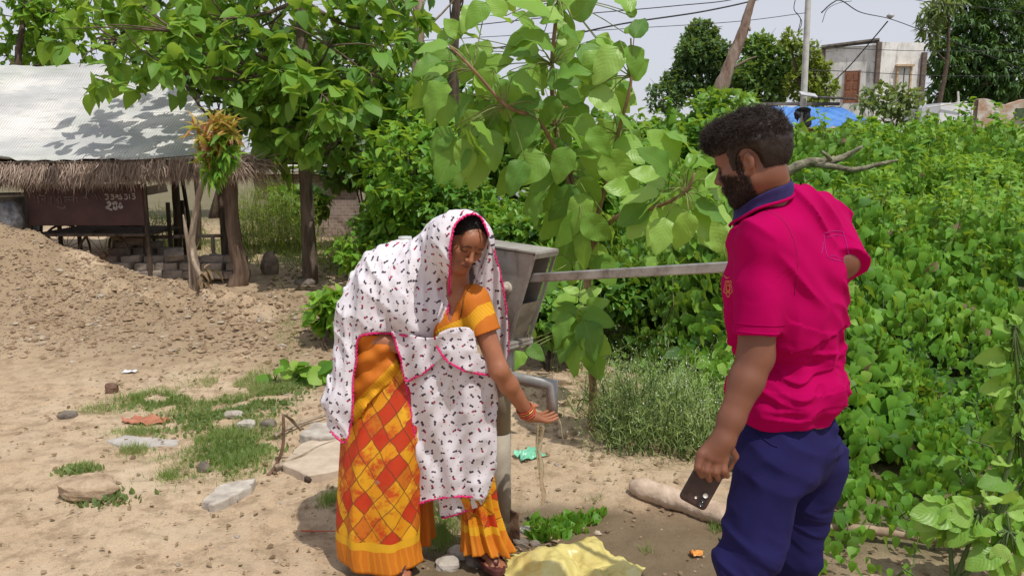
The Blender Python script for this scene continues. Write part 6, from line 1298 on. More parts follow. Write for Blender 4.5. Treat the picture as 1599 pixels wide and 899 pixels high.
# plain orange pallu at the waist
def waistd(x, y): t = (x - 588) / 40; return 2.845 + .05 * t * t + .012 * vn(np.stack([x, y], -1), .06, 3) - .012 * np.sin((x * .55 + y) * .16)
o = sheet('pallu', [(556, 522), (580, 524), (606, 528), (620, 560), (626, 585), (600, 605), (575, 630), (553, 662), (549, 600), (552, 560)], waistd, SPLAIN, wr)
me = o.data; co = np.array([v.co[:] for v in me.vertices]); q = pix(co); a = me.attributes.new('band', 'FLOAT', 'POINT'); sdl = (q[:, 0] - 553) * .74 + (q[:, 1] - 648) * .9; sdl = (q[:, 1] - (650 - (q[:, 0] - 553) * .98)); a.data.foreach_set('value', ((sdl > -24)).astype(f32))
# blouse
T_ = SDF(); ab = nrm(J['ell'] - J['shl'])
T_.rc(J['shr'] + sv * .08, J['shl'] - sv * .08, .05, .05, .04); T_.rc(J['chest'] - sv * .12, J['chest'] + sv * .12, .094, .094, .06); T_.rc(J['chest'] + (.01, -.05, -.02), J['chest'] + sv * .22 + (.02, -.05, -.02), .058, .058, .04)
T_.rc(J['chest'], J['waist'], .098, .095, .05); T_.rc(J['shl'] - ab * .01, J['shl'] + ab * .13, .047, .050, .03); T_.rc(J['shr'], J['shr'] + nrm(J['elr'] - J['shr']) * .12, .046, .047, .03)
armpl = J['shl'] + ab * .115
def blouse(p):
    d = T_(p) - .009 + .004 * vn(p * (1, 1, .5), 28, 4); d = np.maximum(d, -(T_(p) + .004))
    q = pix(p); d = np.maximum(d, polysd(q, [(737, 428), (762, 440), (800, 470), (800, 560), (744, 560), (735, 522), (690, 530), (640, 540), (560, 560), (520, 400), (640, 380), (690, 425), (702, 505), (712, 480)]) * .0023)
    return np.maximum(d, ((p - armpl) @ ab) * ((p - J['shl']) @ nrm(sv) > -.05) - 1e-4)
BV, BF = surf(blouse, gax(-.45, .02, .0036), gax(2.68, 3.15, .004), gax(.85, 1.28, .0036))
q = pix(BV); L1 = np.array([(690, 522), (712, 512), (735, 503), (752, 486), (775, 478)]); bd = np.min([np.linalg.norm(q - (L1[i] + (L1[i + 1] - L1[i]) * t), axis=1) for i in range(4) for t in np.linspace(0, 1, 10)], axis=0)
bd2 = np.min([np.linalg.norm(q - (np.array((738, 500)) + (np.array((737, 522)) - (738, 500)) * t), axis=1) for t in np.linspace(0, 1, 6)], axis=0); ar_ = (BV - armpl) @ ab
raw_mesh('blouse', BV, BF, SPLAIN, wr, True, np.stack([BV[:, 0], BV[:, 2]], 1), {'band': ((bd < 10) | (bd2 < 4)).astype(float)})
# the printed veil: hood and back as one shell over the padded figure
A_ = SDF(); pr = lambda px, py, Y: P(px, py, Y); m_ = .00236
A_.rc(pr(720, 379, 2.785), pr(713, 383, 2.95), .116, .120, .03); A_.rc(pr(690, 405, 2.95), pr(640, 440, 2.99), .10, .12, .05); A_.rc(pr(700, 410, 2.97), pr(650, 450, 3.0), .095, .135, .05); A_.rc(pr(620, 457, 3.0), pr(640, 460, 2.98), .168, .15, .05); A_.rc(pr(620, 457, 3.0), pr(588, 498, 3.0), .165, .145, .05)
A_.rc(pr(588, 500, 3.0), pr(577, 545, 2.98), .143, .112, .04); A_.rc(pr(572, 550, 2.97), pr(551, 625, 2.93), .105, .100, .04); A_.rc(pr(551, 625, 2.93), pr(549, 665, 2.92), .100, .09, .03)
A_.rc(pr(690, 470, 2.96), pr(655, 490, 2.93), .10, .12, .04)
OPEN = smooth_poly([(692, 522), (701, 480), (702, 430), (703, 390), (707, 362), (713, 347), (724, 338), (738, 334), (751, 340), (760, 356), (766, 385), (790, 430), (820, 520), (800, 640), (700, 560)], 3)
HEM = smooth_poly([(480, 300), (900, 300), (860, 520), (720, 540), (690, 524), (668, 531), (640, 524), (612, 519), (585, 519), (562, 524), (556, 540), (557, 562), (552, 590), (551, 640), (548, 668), (540, 690), (528, 684), (516, 672), (505, 660), (470, 640)], 3)
def folds(p):
    q = p * (1.0, .8, .42); return .007 * (1 - 2 * np.abs(vn(np.stack([(p[:, 0] * .75 + p[:, 2] * .66) * 1.0, p[:, 1] * .6, (p[:, 2] * .75 - p[:, 0] * .66) * .3], 1), 19, 16))) + .006 * vn(q, 13, 12) + .007 * (1 - 2 * np.abs(vn(q * (1.2, 1, .5), 17, 13))) + .003 * vn(p * (1, 1, .3), 55, 14)
def veil_vol(p): return A_(p) - folds(p) * sstep(np.linalg.norm(p - hc_, axis=1), .10, .22) - .3 * folds(p)
def veil(p):
    v = veil_vol(p); d = np.maximum(v, -(v + .010)); q = pix(p)
    op = np.maximum(polysd(q, OPEN) * m_, p[:, 1] - 2.93)
    d = np.maximum(d, -op); return np.maximum(d, polysd(q, HEM) * m_)
VV, VF = surf(veil, gax(-.75, .02, .0042), gax(2.58, 3.22, .005), gax(.55, 1.46, .0042))
raw_mesh('veil', VV, VF, DUP, wr, True, np.stack([VV[:, 0] * 1.05 - .25 * VV[:, 1], VV[:, 2]], 1))
def on_veil(pts, y0=2.6, y1=3.2): return np.array([march(veil, a, b_, y0, y1, 260) + (0, -.003, 0) for a, b_ in pts])
vpar = bpy.data.objects['veil']
trim('veil_trim', np.array([march(veil_vol, a, b_, 2.6, 3.2, 260) + (0, -.004, 0) for a, b_ in [(690, 524), (699, 490), (701.5, 460), (702, 430), (702.5, 400), (704, 378), (707, 362), (713, 348), (723, 339), (737, 334), (749, 338), (758, 352), (764, 370)]]), PINK, vpar)
trim('veil_trim', np.array([march(veil_vol, a, b_, 2.6, 3.2, 260) + (0, -.004, 0) for a, b_ in [(690, 524), (668, 531), (640, 525), (612, 520), (585, 520), (563, 525), (557, 540), (557, 562), (552, 590), (551, 640), (547, 668), (539, 690), (528, 684), (516, 672)]]), PINK, vpar)
# inner lining band of the hood (deep pink border seen inside)
# strip falling behind the left shoulder
def stripd(x, y): return 2.955 + .00035 * (y - 400) - .0010 * np.abs(x - 772) + .008 * np.sin(x * .35 + y * .02)
o = sheet('veil_fall', [(742, 352), (766, 362), (774, 400), (783, 440), (790, 480), (793, 520), (793, 550), (787, 568), (776, 555), (766, 530), (760, 490), (748, 450), (738, 420), (736, 390)], stripd, DUP, wr)
trim('veil_trim', np.array([P(a, b_, 2.952 + .00035 * (b_ - 400) - .001 * abs(a - 772)) for a, b_ in [(768, 378), (775, 404), (784, 440), (790, 480), (793, 520), (793, 550), (787, 567)]]), PINK, o)
# lower drape
def drd(x, y):
    t = (x - 700) / 75; f = .010 * np.sin(x * .13 - y * .028 + 2.5 * vn(np.stack([x, y], -1), .012, 5)) +  .014 * vn(np.stack([x + y * .3, y * .35], -1), .05, 6) + .007 * (1 - 2 * np.abs(vn(np.stack([x + y * .4, y * .5], -1), .06, 8)))
    return 2.80 + .055 * t * t + .00022 * (y - 600) - f
o1 = sheet('veil_drape', [(634, 560), (660, 556), (700, 540), (740, 548), (764, 566), (772, 590), (778, 625), (775, 660), (776, 700), (770, 745), (755, 780), (725, 775), (690, 777), (651, 783), (648, 745), (649, 700), (644, 660), (634, 610)], drd, DUP, wr)
trim('veil_trim', np.array([P(a, b_, float(drd(np.array([a]), np.array([b_]))[0]) - .003) for a, b_ in [(634, 600), (641, 640), (648, 690), (648, 745), (651, 783), (672, 780), (690, 777), (712, 775), (738, 775)]]), PINK, o1)
def drd2(x, y): return drd(x, y) + .028
o2 = sheet('veil_drape', [(683, 770), (770, 720), (768, 750), (756, 784), (735, 795), (712, 803), (690, 809), (686, 790)], drd2, DUP, wr)
trim('veil_trim', np.array([P(a, b_, float(drd2(np.array([a]), np.array([b_]))[0]) - .003) for a, b_ in [(690, 809), (712, 803), (735, 795), (748, 790)]]), PINK, o2, .003)
def drd3(x, y): return drd(x, y) - .022 + .00012 * (580 - y)
o3 = sheet('veil_drape', [(611, 517), (640, 522), (668, 528), (695, 524), (705, 540), (690, 560), (678, 568), (662, 582), (633, 594), (626, 560), (618, 540)], drd3, DUP, wr)
trim('veil_trim', np.array([P(a, b_, float(drd3(np.array([a]), np.array([b_]))[0]) - .003) for a, b_ in [(612, 519), (619, 540), (626, 562), (633, 594), (650, 588), (664, 581), (678, 568)]]), PINK, o3)
def drd4(x, y): return drd(x, y) - .034 + .0004 * np.abs(x - 720)
o4 = sheet('veil_drape', [(686, 520), (705, 512), (735, 512), (742, 530), (748, 556), (765, 568), (772, 584), (745, 582), (720, 576), (700, 565), (686, 548), (680, 534)], drd4, DUP, wr)
trim('veil_trim', np.array([P(a, b_, float(drd4(np.array([a]), np.array([b_]))[0]) - .003) for a, b_ in [(682, 540), (690, 554), (702, 566), (722, 577), (745, 583), (771, 586)]]), PINK, o4, .0035)
# bangles, necklace, sandals
BNG = simple('red_glass', (.38, .03, .02), (.55, .10, .05), 30, .3, .5)
bx_ = nrm(J['wrl'] - J['ell'])
for k, t in enumerate((.80, .835, .87, .91)):
    c0 = J['ell'] + (J['wrl'] - J['ell']) * t * 1.03; s1 = nrm(np.cross(bx_ + rng.normal(size=3) * .12, (0, 1, 0))); s2 = nrm(np.cross(bx_, s1)); A = np.linspace(0, 2 * math.pi, 25); mb = MB(); mb.tube(c0 + .0315 * (np.cos(A)[:, None] * s1 + np.sin(A)[:, None] * s2), .0026, 6, cap=False); mb.build('bangle', BNG if k != 1 else simple('gold_bangle', (.5, .28, .06), (.6, .36, .1), 30, .3, .5, metal=.8), wr, True)
mb = MB(); mb.tube([march(lambda p: np.minimum(S(p), blouse(p)), a, b_, 2.6, 3.1, 200) + (0, -.003, 0) for a, b_ in [(740, 438), (733, 448), (725, 462), (722, 478), (719, 495)]], .0018, 5, 3); mb.build('necklace', simple('bead_black', (.02, .015, .01), (.2, .12, .03), 60, .4), wr, True)
for a_, d_ in ((J['anl'], nrm((.35, -.9, 0))), (J['anr'], nrm((.15, -1, 0)))):
    mb = MB(); A = np.linspace(0, 2 * math.pi, 28, endpoint=False); sd_ = np.cross(d_, (0, 0, 1)); cc = a_ + d_ * .055; cc[2] = .012; V = [cc + d_ * .125 * math.cos(t) + sd_ * .046 * math.sin(t) * (1 + .12 * math.cos(t)) + (0, 0, h) for h in (-.010, .010) for t in A]
    mb.add(V, [(i, (i + 1) % 28, (i + 1) % 28 + 28, i + 28) for i in range(28)] + [tuple(range(28))[::-1], tuple(range(28, 56))]); so_ = mb.build('sandal', simple('sandal_maroon', (.05, .015, .015), (.12, .04, .035), 30, .5), wr, False)
    mb = MB(); b0_ = cc + d_ * .085 + (0, 0, .012)
    for g in (-1, 1): mb.tube([b0_, b0_ + d_ * -.045 + sd_ * .03 * g + (0, 0, .04), cc - d_ * .01 + sd_ * .046 * g + (0, 0, .008)], .005, 6, 4)
    mb.build('strap', simple('strap_maroon', (.05, .015, .015), (.10, .03, .03), 30, .5), so_, True)

# ================================================================== MAN
mr = thing('person', 'bearded young man in a magenta polo shirt and navy trousers seen from behind', 'person', on(.74, 2.12))
K = {k: P(*v) for k, v in dict(pel=(1221, 690, 2.12), wst=(1233, 610, 2.12), chest=(1232, 450, 2.12), nb=(1208, 312, 2.11), shl=(1192, 372, 1.97), shr=(1294, 350, 2.27), ell=(1180, 556, 1.94), wrl=(1129, 688, 1.89), elr=(1317, 406, 2.12), wrr=(1262, 412, 2.34),
                               hipl=(1205, 712, 2.03), hipr=(1272, 705, 2.20), knl=(1168, 880, 1.97), knr=(1240, 872, 2.22)).items()}
K['anl'] = np.array((.62, 2.02, .09)); K['anr'] = np.array((.80, 2.30, .09))
fb = nrm((-.85, .50, 0)); sb_ = nrm(K['shr'] - K['shl'])
B_ = SDF(); MF = head_frame(P(1174, 252, 2.08), (-.79, .48, -.30), (-.04, 0.0, 1), .865); mh = head_prims(B_, MF)
B_.rc(mh(0, -.035, -.05), K['nb'] + (.0, 0, -.02), .050, .053, .03); B_.rc(mh(0, .01, -.06), K['nb'] + fb * .03 - (0, 0, .03), .040, .044, .03)
B_.rc(mh(0, .055, -.098), mh(0, .045, -.108), .022, .018, .02)
T2 = SDF()
def torso(S):
    S.rc(K['shl'] + sb_ * .03, K['shr'] - sb_ * .03, .052, .052, .06); c = K['chest']
    S.rc(c - sb_ * .095 + (0, 0, .06), c + sb_ * .095 + (0, 0, .06), .108, .108, .06); S.rc(c - sb_ * .08 - (0, 0, .06), c + sb_ * .08 - (0, 0, .06), .108, .108, .06)
    S.rc(c + fb * .045 - sb_ * .06 + (0, 0, .03), c + fb * .045 + sb_ * .06 + (0, 0, .03), .07, .07, .05)
    S.rc(K['wst'] - sb_ * .065, K['wst'] + sb_ * .065, .105, .105, .08); S.rc(c, K['wst'], .11, .11, .06); S.rc(K['pel'] - sb_ * .06 - (0, 0, .0), K['pel'] + sb_ * .06, .094, .094, .06); S.rc(K['wst'] + fb * .03, K['pel'] + fb * .02, .10, .10, .06)
    S.rc(K['pel'] - fb * .03 - (0, 0, .04) - sb_ * .05, K['pel'] - fb * .03 - (0, 0, .04) + sb_ * .05, .078, .078, .05)
torso(B_); torso(T2)
for s_ in 'lr': B_.chain([K['hip' + s_], K['kn' + s_], K['an' + s_]], [.072, .052, .040], .04); foot(B_, K['an' + s_], fb, 1.05)
B_.rc(K['shl'], K['ell'], .050, .045, .03); fa = K['wrl'] - K['ell']; B_.chain([K['ell'], K['ell'] + fa * .28, K['ell'] + fa * .75, K['wrl']], [.041, .042, .031, .027], .02)
B_.rc(K['shr'], K['elr'], .048, .040, .03); fa2 = K['wrr'] - K['elr']; B_.chain([K['elr'], K['elr'] + fa2 * .3, K['wrr']], [.044, .042, .029], .02)
# left hand closed over the phone
hy = 1.885
w0 = K['wrl']; pm = P(1113, 708, hy + .003)
B_.rc(w0, P(1122, 697, hy + .005), .027, .029, .02)
for px, py, dy in ((1096, 708, -.004), (1108, 713, -.008), (1119, 716, -.008), (1130, 716, -.004)): B_.rc(P(1122, 697, hy + .005), P(px, py, hy + dy), .020, .0135, .012)
B_.el(pm + (.004, .012, 0), (.034, .024, .028), None, .015)
for px, py, tx, ty, ux, uy in ((1094, 712, 1090, 729, 1096, 742), (1106, 717, 1103, 734, 1108, 748), (1118, 720, 1117, 736, 1122, 747), (1129, 720, 1130, 734, 1135, 742)):
    a, b_, c0 = P(px, py, hy - .006), P(tx, ty, hy - .016), P(ux, uy, hy - .006); B_.rc(a, b_, .0118, .0100, .005); B_.rc(b_, c0, .0100, .0082, .003)
th0, th1, th2, th3 = P(1136, 696, hy + .022), P(1146, 712, hy + .040), P(1138, 728, hy + .046), P(1128, 742, hy + .044); B_.rc(th0, th1, .0150, .0125, .01); B_.rc(th1, th2, .0118, .0105, .004); B_.rc(th2, th3, .0102, .0085, .004)
# right hand gripping the handle end
HA, HB = P(845, 433, 2.99), P(1240, 411, 2.36); hdv = nrm(HB - HA); grip = HB - hdv * .0; 
hn = nrm(np.cross(hdv, (0, 0, 1))); hu = np.cross(hn, hdv)
pc = grip + hu * .030 + np.array((.012, -.01, .0)); B_.rc(K['wrr'], pc, .027, .024, .02)
for i in range(4):
    o_ = (i - 1.5) * .021; a = grip + hdv * o_ + hu * .030; B_.rc(pc, a, .017, .014, .012)
    b1 = grip + hdv * o_ - hn * .034 + hu * .012; b2 = grip + hdv * o_ - hn * .024 - hu * .024; b3 = grip + hdv * o_ + hn * .008 - hu * .032; B_.rc(a, b1, .0115, .0105, .004); B_.rc(b1, b2, .0105, .0095, .003); B_.rc(b2, b3, .0095, .0085, .003)
a = grip - hdv * .03 + hu * .026 + hn * .014; b1 = grip - hdv * .045 + hn * .032; b2 = grip - hdv * .038 + hn * .026 - hu * .026; B_.rc(pc, a, .018, .013, .01); B_.rc(a, b1, .012, .0105, .005); B_.rc(b1, b2, .0105, .009, .004)
hm_ = MF[0]
MV, MFs = surf(B_, gax(.40, 1.10, .0055, [(hm_[0] - .12, hm_[0] + .1, .0026), (.44, .60, .003)]), gax(1.78, 2.55, .0055, [(hm_[1] - .11, hm_[1] + .05, .003), (1.84, 1.94, .003), (2.3, 2.42, .004)]), gax(-.02, 1.75, .0055, [(hm_[2] - .14, hm_[2] + .12, .0028), (K['wrl'][2] - .14, K['wrl'][2] + .02, .003)]))
mbase = np.array((.155, .058, .031)); C = skin_cols(MV, MF, mbase, True); raw_mesh('body', MV, MFs, SKIN, mr, True, None, {'col': C})
# nails
# hair
Lh = lambda p: (p - MF[0]) @ MF[1] / .865
HB_ = SDF(); head_prims(HB_, MF); H2 = SDF(); mw = lambda x, y, z: MF[0] + MF[1] @ np.array((x, y, z)) * .865
H2.el(mw(0, -.014, .036), (.078, .099, .087), MF[1], .02); H2.el(mw(0, .030, .088), (.066, .070, .046), MF[1], .03); H2.el(mw(0, .070, .078), (.046, .028, .030), MF[1], .03); H2.el(mw(0, -.03, .07), (.070, .075, .058), MF[1], .03)
def mhair(p):
    L = Lh(p); x, y, z = np.abs(L[:, 0]), L[:, 1], L[:, 2]; d = H2(p) + (.005 * vn(L, 45, 3) + .003 * vn(L, 100, 4)) * sstep(z, .0, .06)
    # hairline: fringe over forehead, behind the ears, nape
    low = np.where(y > .045, .044 - z, np.where(y > -.02, .028 - z + 0 * y, -.074 - z + (y + .02) * .25)); side = np.where((x > .055) & (y > .01) & (y < .045), -.015 - z, low); ear = .033 - np.hypot(y + .006, (z + .006) * .75)
    e = np.maximum(-np.minimum(side, .1), 0); e = np.where(x > .06, np.minimum(e, np.maximum(-ear, 0)), e); d = np.maximum(d, HB_(p) - (.0025 + .75 * e)); d = np.maximum(d, np.minimum(side, .1) * .8); return np.maximum(d, np.where(x > .06, ear, -1) * .8)
HV, HF = surf(mhair, gax(hm_[0] - .17, hm_[0] + .15, .0034), gax(hm_[1] - .15, hm_[1] + .15, .0034), gax(hm_[2] - .14, hm_[2] + .19, .0034)); hr = raw_mesh('hair', HV, HF, HAIRM, mr, True)
rt, rn = sample_surface(HV, HF, 26000); L = Lh(rt); top = sstep(L[:, 2], .04, .10); k = (H2(rt) > -.030); rt, rn, L, top = rt[k], rn[k], L[k], top[k]
fl = np.stack([.25 * np.sign(L[:, 0]), .75 * top - .45 * (1 - top), -.7 * (1 - top) + .25 * top], 1) + rng.normal(size=(len(rt), 3)) * (.18 + .12 * top[:, None]) + 1.0 * np.stack([vn(L, 28, 8), vn(L, 28, 9), vn(L, 28, 10)], 1) * top[:, None]; fl = fl @ MF[1].T; fl = fl - rn * (fl * rn).sum(1, keepdims=True) * .75 + rn * .10
strands('hair_strands', rt - rn * .0015, fl, (.006 + .026 * top) * rng.uniform(.6, 1.2, len(rt)), .0017, HAIRM, hr, 5, .55, rn)
# beard strands
c0, M0, s0 = MF; Lb = (MV - c0) @ M0; k = np.nonzero((C[:, 0] < .07) & (Lb[:, 2] < .02) & (np.linalg.norm(Lb, axis=1) < .17) & (Lb[:, 1] > -.02))[0]; k = rng.choice(k, 11000); rn = gradn(B_, MV[k]); ds = np.tile(M0 @ np.array((0, .15, -1)), (len(k), 1)) + rng.normal(size=(len(k), 3)) * .3 + rn * .5
strands('beard', MV[k] + rng.normal(size=(len(k), 3)) * .0015, ds, rng.uniform(.004, .009, len(k)), .0011, HAIRM, mr, 3, .5, rn)
# shirt
SL = []
dl_, dr_ = nrm(K['ell'] - K['shl']), nrm(K['elr'] - K['shr']); cutl = K['shl'] + dl_ * .232; cutr = K['shr'] + dr_ * .198
for s_ in 'lr':
    d_ = nrm(K['el' + s_] - K['sh' + s_]); SL.append((K['sh' + s_], d_, K['sh' + s_] + d_ * .25, .045, .043, cutl if s_ == 'l' else cutr))
zhem = P(1240, 668, 2.0)[2]
T2.rc(K['nb'] - (0, 0, .090) - sb_ * .05, K['nb'] - (0, 0, .080) + sb_ * .05, .048, .048, .05); T2.rc(P(1240, 325, 2.10), P(1270, 335, 2.2), .052, .048, .05); T2.rc(P(1198, 306, 2.10) - (0, 0, .12), P(1203, 306, 2.10) - (0, 0, .09), .070, .058, .04); nc = P(1202, 318, 2.10); cf = nrm((-.74, .42, -.58)); cu = nrm(np.array((0, 0, 1.0)) - cf * cf[2])
pit = P(1245, 395, 1.98); 
def shirt_vol(p):
    z = p[:, 2]; lowt = sstep(z, 1.16, 1.02) * sstep(z, .84, .92); ang = np.arctan2((p[:, 1] - 2.12), (p[:, 0] - .72))
    hw = np.stack([ang * 1.1 + 3 * vn(p, 3, 22) * .1, z * 13 + .9 * vn(p, 7, 21), 0 * z], 1); wr1 = (1 - 2 * np.abs(vn(hw, 1.15, 23))) * .0105 + (1 - 2 * np.abs(vn(hw * (1.7, 1.9, 1), 1.3, 24))) * .0055
    r_ = p - pit; rr = np.linalg.norm(r_, axis=1); dgn = p @ nrm((.8, .25, -.6)); dg2 = p @ nrm((.6, .2, .8)); rad = (1 - 2 * np.abs(vn(np.stack([dg2 * 15 + .6 * vn(p, 6, 31), dgn * 3, 0 * z], 1), 1.25, 25))) * .0072 * sstep(z, 1.02, 1.14)
    hangf = .005 * np.sin(ang * 9 + 2 * z) * sstep(z, 1.25, 1.0) + .0035 * vn(p * (1, 1, .35), 30, 26)
    d = T2(p) - .012
    for a0, dd, b0, r0, r1, ct in SL:
        t = np.clip(((p - a0) @ dd) / .25, 0, 1.2); e = np.linalg.norm(p - a0 - (t * .25)[:, None] * dd, axis=1) - (r0 + (r1 - r0) * t) - .012 - .003 * sstep(t, .5, .9); e = np.maximum(e, (p - ct) @ dd)
        h = np.clip(.5 + .5 * (e - d) / .035, 0, 1) * 1.0; d = e * (1 - h) + d * h - .035 * h * (1 - h) * sstep(t, 1.0, .35)
    return d - wr1 * lowt - rad - hangf
def shirt(p):
    v = shirt_vol(p); d = np.maximum(v, zhem - .004 * np.sin(p[:, 0] * 40) - p[:, 2] + .05 * (p[:, 0] - .72) * 0)
    nk = np.linalg.norm((p - (nc + cu * .07)), axis=1) - .052; return np.maximum(d, -nk)
b = NB('magenta_jersey'); v_ = b.coord('Object'); c = b.mix(b.noise(v_, 5, 4), (.33, .0010, .066), (.40, .0014, .084)); c = b.mix(b.ramp(b.noise(v_, 2.0, 3), [(.5, 0.0), (.75, .25)]), c, (.34, .0015, .09))
MAG = b.done(b.bsdf(c, .95, .05, 0, b.bump(b.math('ADD', b.noise(v_, 18, 4), b.math('MULTIPLY', b.noise(v_, 300, 2), .15)), .25, .005)))
SV, SF = surf(shirt, gax(.42, 1.10, .0042), gax(1.82, 2.42, .0046), gax(.80, 1.54, .0040)); sh_ = raw_mesh('shirt', SV, SF, MAG, mr, True)
# sleeve cuff lines
mb = MB(); A = np.linspace(0, 2 * math.pi, 40)
def ring(c0, d_, R0, f, r_, off=.001):
    s1 = nrm(np.cross(d_, (0, 1, .1))); s2 = np.cross(d_, s1); out = []
    for t in A:
        dd_ = s1 * math.cos(t) + s2 * math.sin(t); rs = np.linspace(.02, .066, 160); q = c0 + rs[:, None] * dd_; v = f(q); k = np.nonzero(v > 0)[0]; out.append(q[k[0]] + dd_ * off if len(k) else q[110])
    return np.array(out)
mb.tube(ring(cutl - dl_ * .022, dl_, .06, shirt_vol, .001), .0012, 5, cap=False); mb.tube(ring(cutl - dl_ * .002, dl_, .06, shirt_vol, .001, -.003), .004, 6, cap=False); mb.build('sleeve_hem', MAG, sh_, True)
# collar
NAVY = simple('navy_knit', (.018, .014, .075), (.035, .028, .12), 12, .8, .25, .3, .003); cs_ = np.cross(cf, cu); rows, nA = [], 64
A = np.linspace(.14, 2 * math.pi - .14, nA)
dirs_ = np.array([cf * math.cos(t) + cs_ * math.sin(t) for t in A]); top_ = nc + dirs_ * .064 + cu * .036
outw = nrm(dirs_ * (1, 1, 0)); fr_c = ((1 + np.cos(A)) / 2)[:, None]
for o_, dz_ in ((-.003, -.040), (-.001, -.006), (.004, .001), (.011, -.008), (.018, -.028), (.025, -.050)):
    rows.append(top_ + outw * o_ + np.array((0, 0, 1.0)) * dz_ * (1 + .25 * fr_c) + dirs_ * (.0))
HBd = SDF(); HBd.pr = [q for q in B_.pr if np.linalg.norm(q[6] - nc) < .16]
Fc = lambda p: np.minimum(shirt_vol(p), HBd(p))
for i, mg in ((1, .003), (2, .005), (3, .009), (4, .009), (5, .007)):
    for _ in range(9):
        v = Fc(rows[i]); need = mg - v; m = need > 0
        if not m.any(): break
        g = gradn(Fc, rows[i][m]); g[:, 2] *= .25; rows[i][m] += nrm(g) * need[m][:, None] * .8
    kk = np.ones(5) / 5; rows[i] = np.stack([np.convolve(np.pad(rows[i][:, q], 2, mode='edge'), kk, 'valid') for q in range(3)], 1)
V = np.concatenate(rows); k = [(i * nA + j, i * nA + j + 1, (i + 1) * nA + j + 1, (i + 1) * nA + j) for i in range(5) for j in range(nA - 1)]
co_ = raw_mesh('collar', V, k, NAVY, sh_, True); mo = co_.modifiers.new('s', 'SOLIDIFY'); mo.thickness = .003; mo2 = co_.modifiers.new('b', 'SUBSURF'); mo2.levels = 1; mo2.render_levels = 2
mb = MB(); mb.tube(rows[-1] * .75 + rows[-2] * .25 + outw * .0015, .0042, 6, 2); mb.build('collar_stripe', MAG, co_, True)
# emblem on the chest and faint print on the back
def marks(name, strokes, wd, m, f, y0, y1):
    mb = MB()
    for st_ in strokes:
        q = catmull(st_, 4) if len(st_) > 2 else catmull([st_[0], ((st_[0][0] + st_[1][0]) / 2, (st_[0][1] + st_[1][1]) / 2), st_[1]], 4); pts = np.array([march(f, a, b_, y0, y1, 220) for a, b_ in q]); g = gradn(f, pts); mb.tube(pts + g * .0006, wd, 5)
    return mb.build(name, m, sh_, True)
GOLD = simple('gold_thread', (.62, .22, .05), (.75, .38, .10), 60, .6)
an = np.linspace(0, 2 * math.pi, 15); marks('chest_emblem', [[(1137.5 + (6.0 + 1.2 * math.sin(t * 5)) * math.cos(t), 450 + (12 + 2 * math.sin(t * 5)) * math.sin(t)) for t in an], [(1137.5 + 3 * math.cos(t), 451 + 6 * math.sin(t)) for t in an], [(1134, 446), (1137, 440), (1141, 447), (1137, 455), (1134, 446)], [(1131, 430), (1135, 434), (1139, 433)]], .0013, simple('orange_thread', (.50, .12, .05), (.62, .24, .09), 60, .7), shirt_vol, 1.8, 2.4)
marks('sleeve_seam', [[(1196, 328), (1222, 344), (1240, 378), (1246, 420), (1240, 462)]], .0008, simple('seam_thread', (.24, .001, .05), (.30, .001, .06), 60), shirt_vol, 1.8, 2.4)
PRN = simple('faded_back_print', (.30, .01, .15), (.40, .015, .19), 60, .85)
marks('back_print', [[(1286, 365), (1288, 385), (1292, 402)], [(1286, 365), (1300, 361), (1316, 362)], [(1290, 371), (1304, 367), (1318, 369)], [(1316, 362), (1322, 382), (1325, 400)], [(1292, 402), (1304, 406), (1316, 408)], [(1296, 400), (1303, 399), (1308, 402)], [(1312, 403), (1318, 404), (1322, 402)], [(1285, 378), (1284, 390), (1282, 396)]], .0011, PRN, shirt_vol, 1.8, 2.5)
# trousers
P2 = SDF(); 
P2.rc(K['pel'] - sb_ * .06, K['pel'] + sb_ * .06, .105, .105, .06); P2.rc(K['wst'] * .35 + K['pel'] * .65 - sb_ * .06, K['wst'] * .35 + K['pel'] * .65 + sb_ * .06, .100, .100, .06); P2.rc(K['pel'] - fb * .035 - (0, 0, .04) - sb_ * .05, K['pel'] - fb * .035 - (0, 0, .04) + sb_ * .05, .088, .088, .05)
for s_ in 'lr': P2.chain([K['hip' + s_] - (0, 0, .02), K['kn' + s_] + (0, 0, .02), K['an' + s_] + (0, 0, .03)], [.094 if s_ == 'l' else .088, .070, .058], .03)
def pants_vol(p):
    z = p[:, 2]; ang = np.arctan2(p[:, 1] - 2.12, p[:, 0] - .70); kz = np.exp(-((z - .52) / .14) ** 2)
    dg = np.stack([(p @ nrm((.5, 0, .86))) * 17 + vn(p, 6, 40), (p @ nrm((.86, 0, -.5))) * 5, p[:, 1] * 4], 1); f = (1 - 2 * np.abs(vn(dg, 1.0, 41))) * .012 * (kz + .3) + .004 * vn(p * (1, 1, .4), 26, 43) + (1 - 2 * np.abs(vn(dg * (1, 1, 1), 2.1, 44))) * .003 * kz
    f = f + .006 * (1 - 2 * np.abs(vn(np.stack([z * 14 + .8 * vn(p, 8, 46), ang * 1.5, 0 * z], 1), 1.2, 45))) * np.exp(-((z - .78) / .09) ** 2) * 1.3
    return P2(p) - f
zt2 = zhem + .035
PV, PF = surf(lambda p: np.maximum(np.maximum(pants_vol(p), p[:, 2] - zt2), .06 - p[:, 2]), gax(.42, 1.05, .0045), gax(1.82, 2.48, .005), gax(.03, .98, .0045))
b = NB('navy_cotton'); v_ = b.coord('Object'); c = b.mix(b.noise(v_, 4, 4), (.009, .008, .048), (.018, .016, .085)); NV = b.done(b.bsdf(c, .9, .12, 0, b.bump(b.math('ADD', b.noise(v_, 30, 4), b.math('MULTIPLY', b.noise(v_, 400, 2), .2)), .3, .004))); pt_ = raw_mesh('trousers', PV, PF, NV, mr, True)
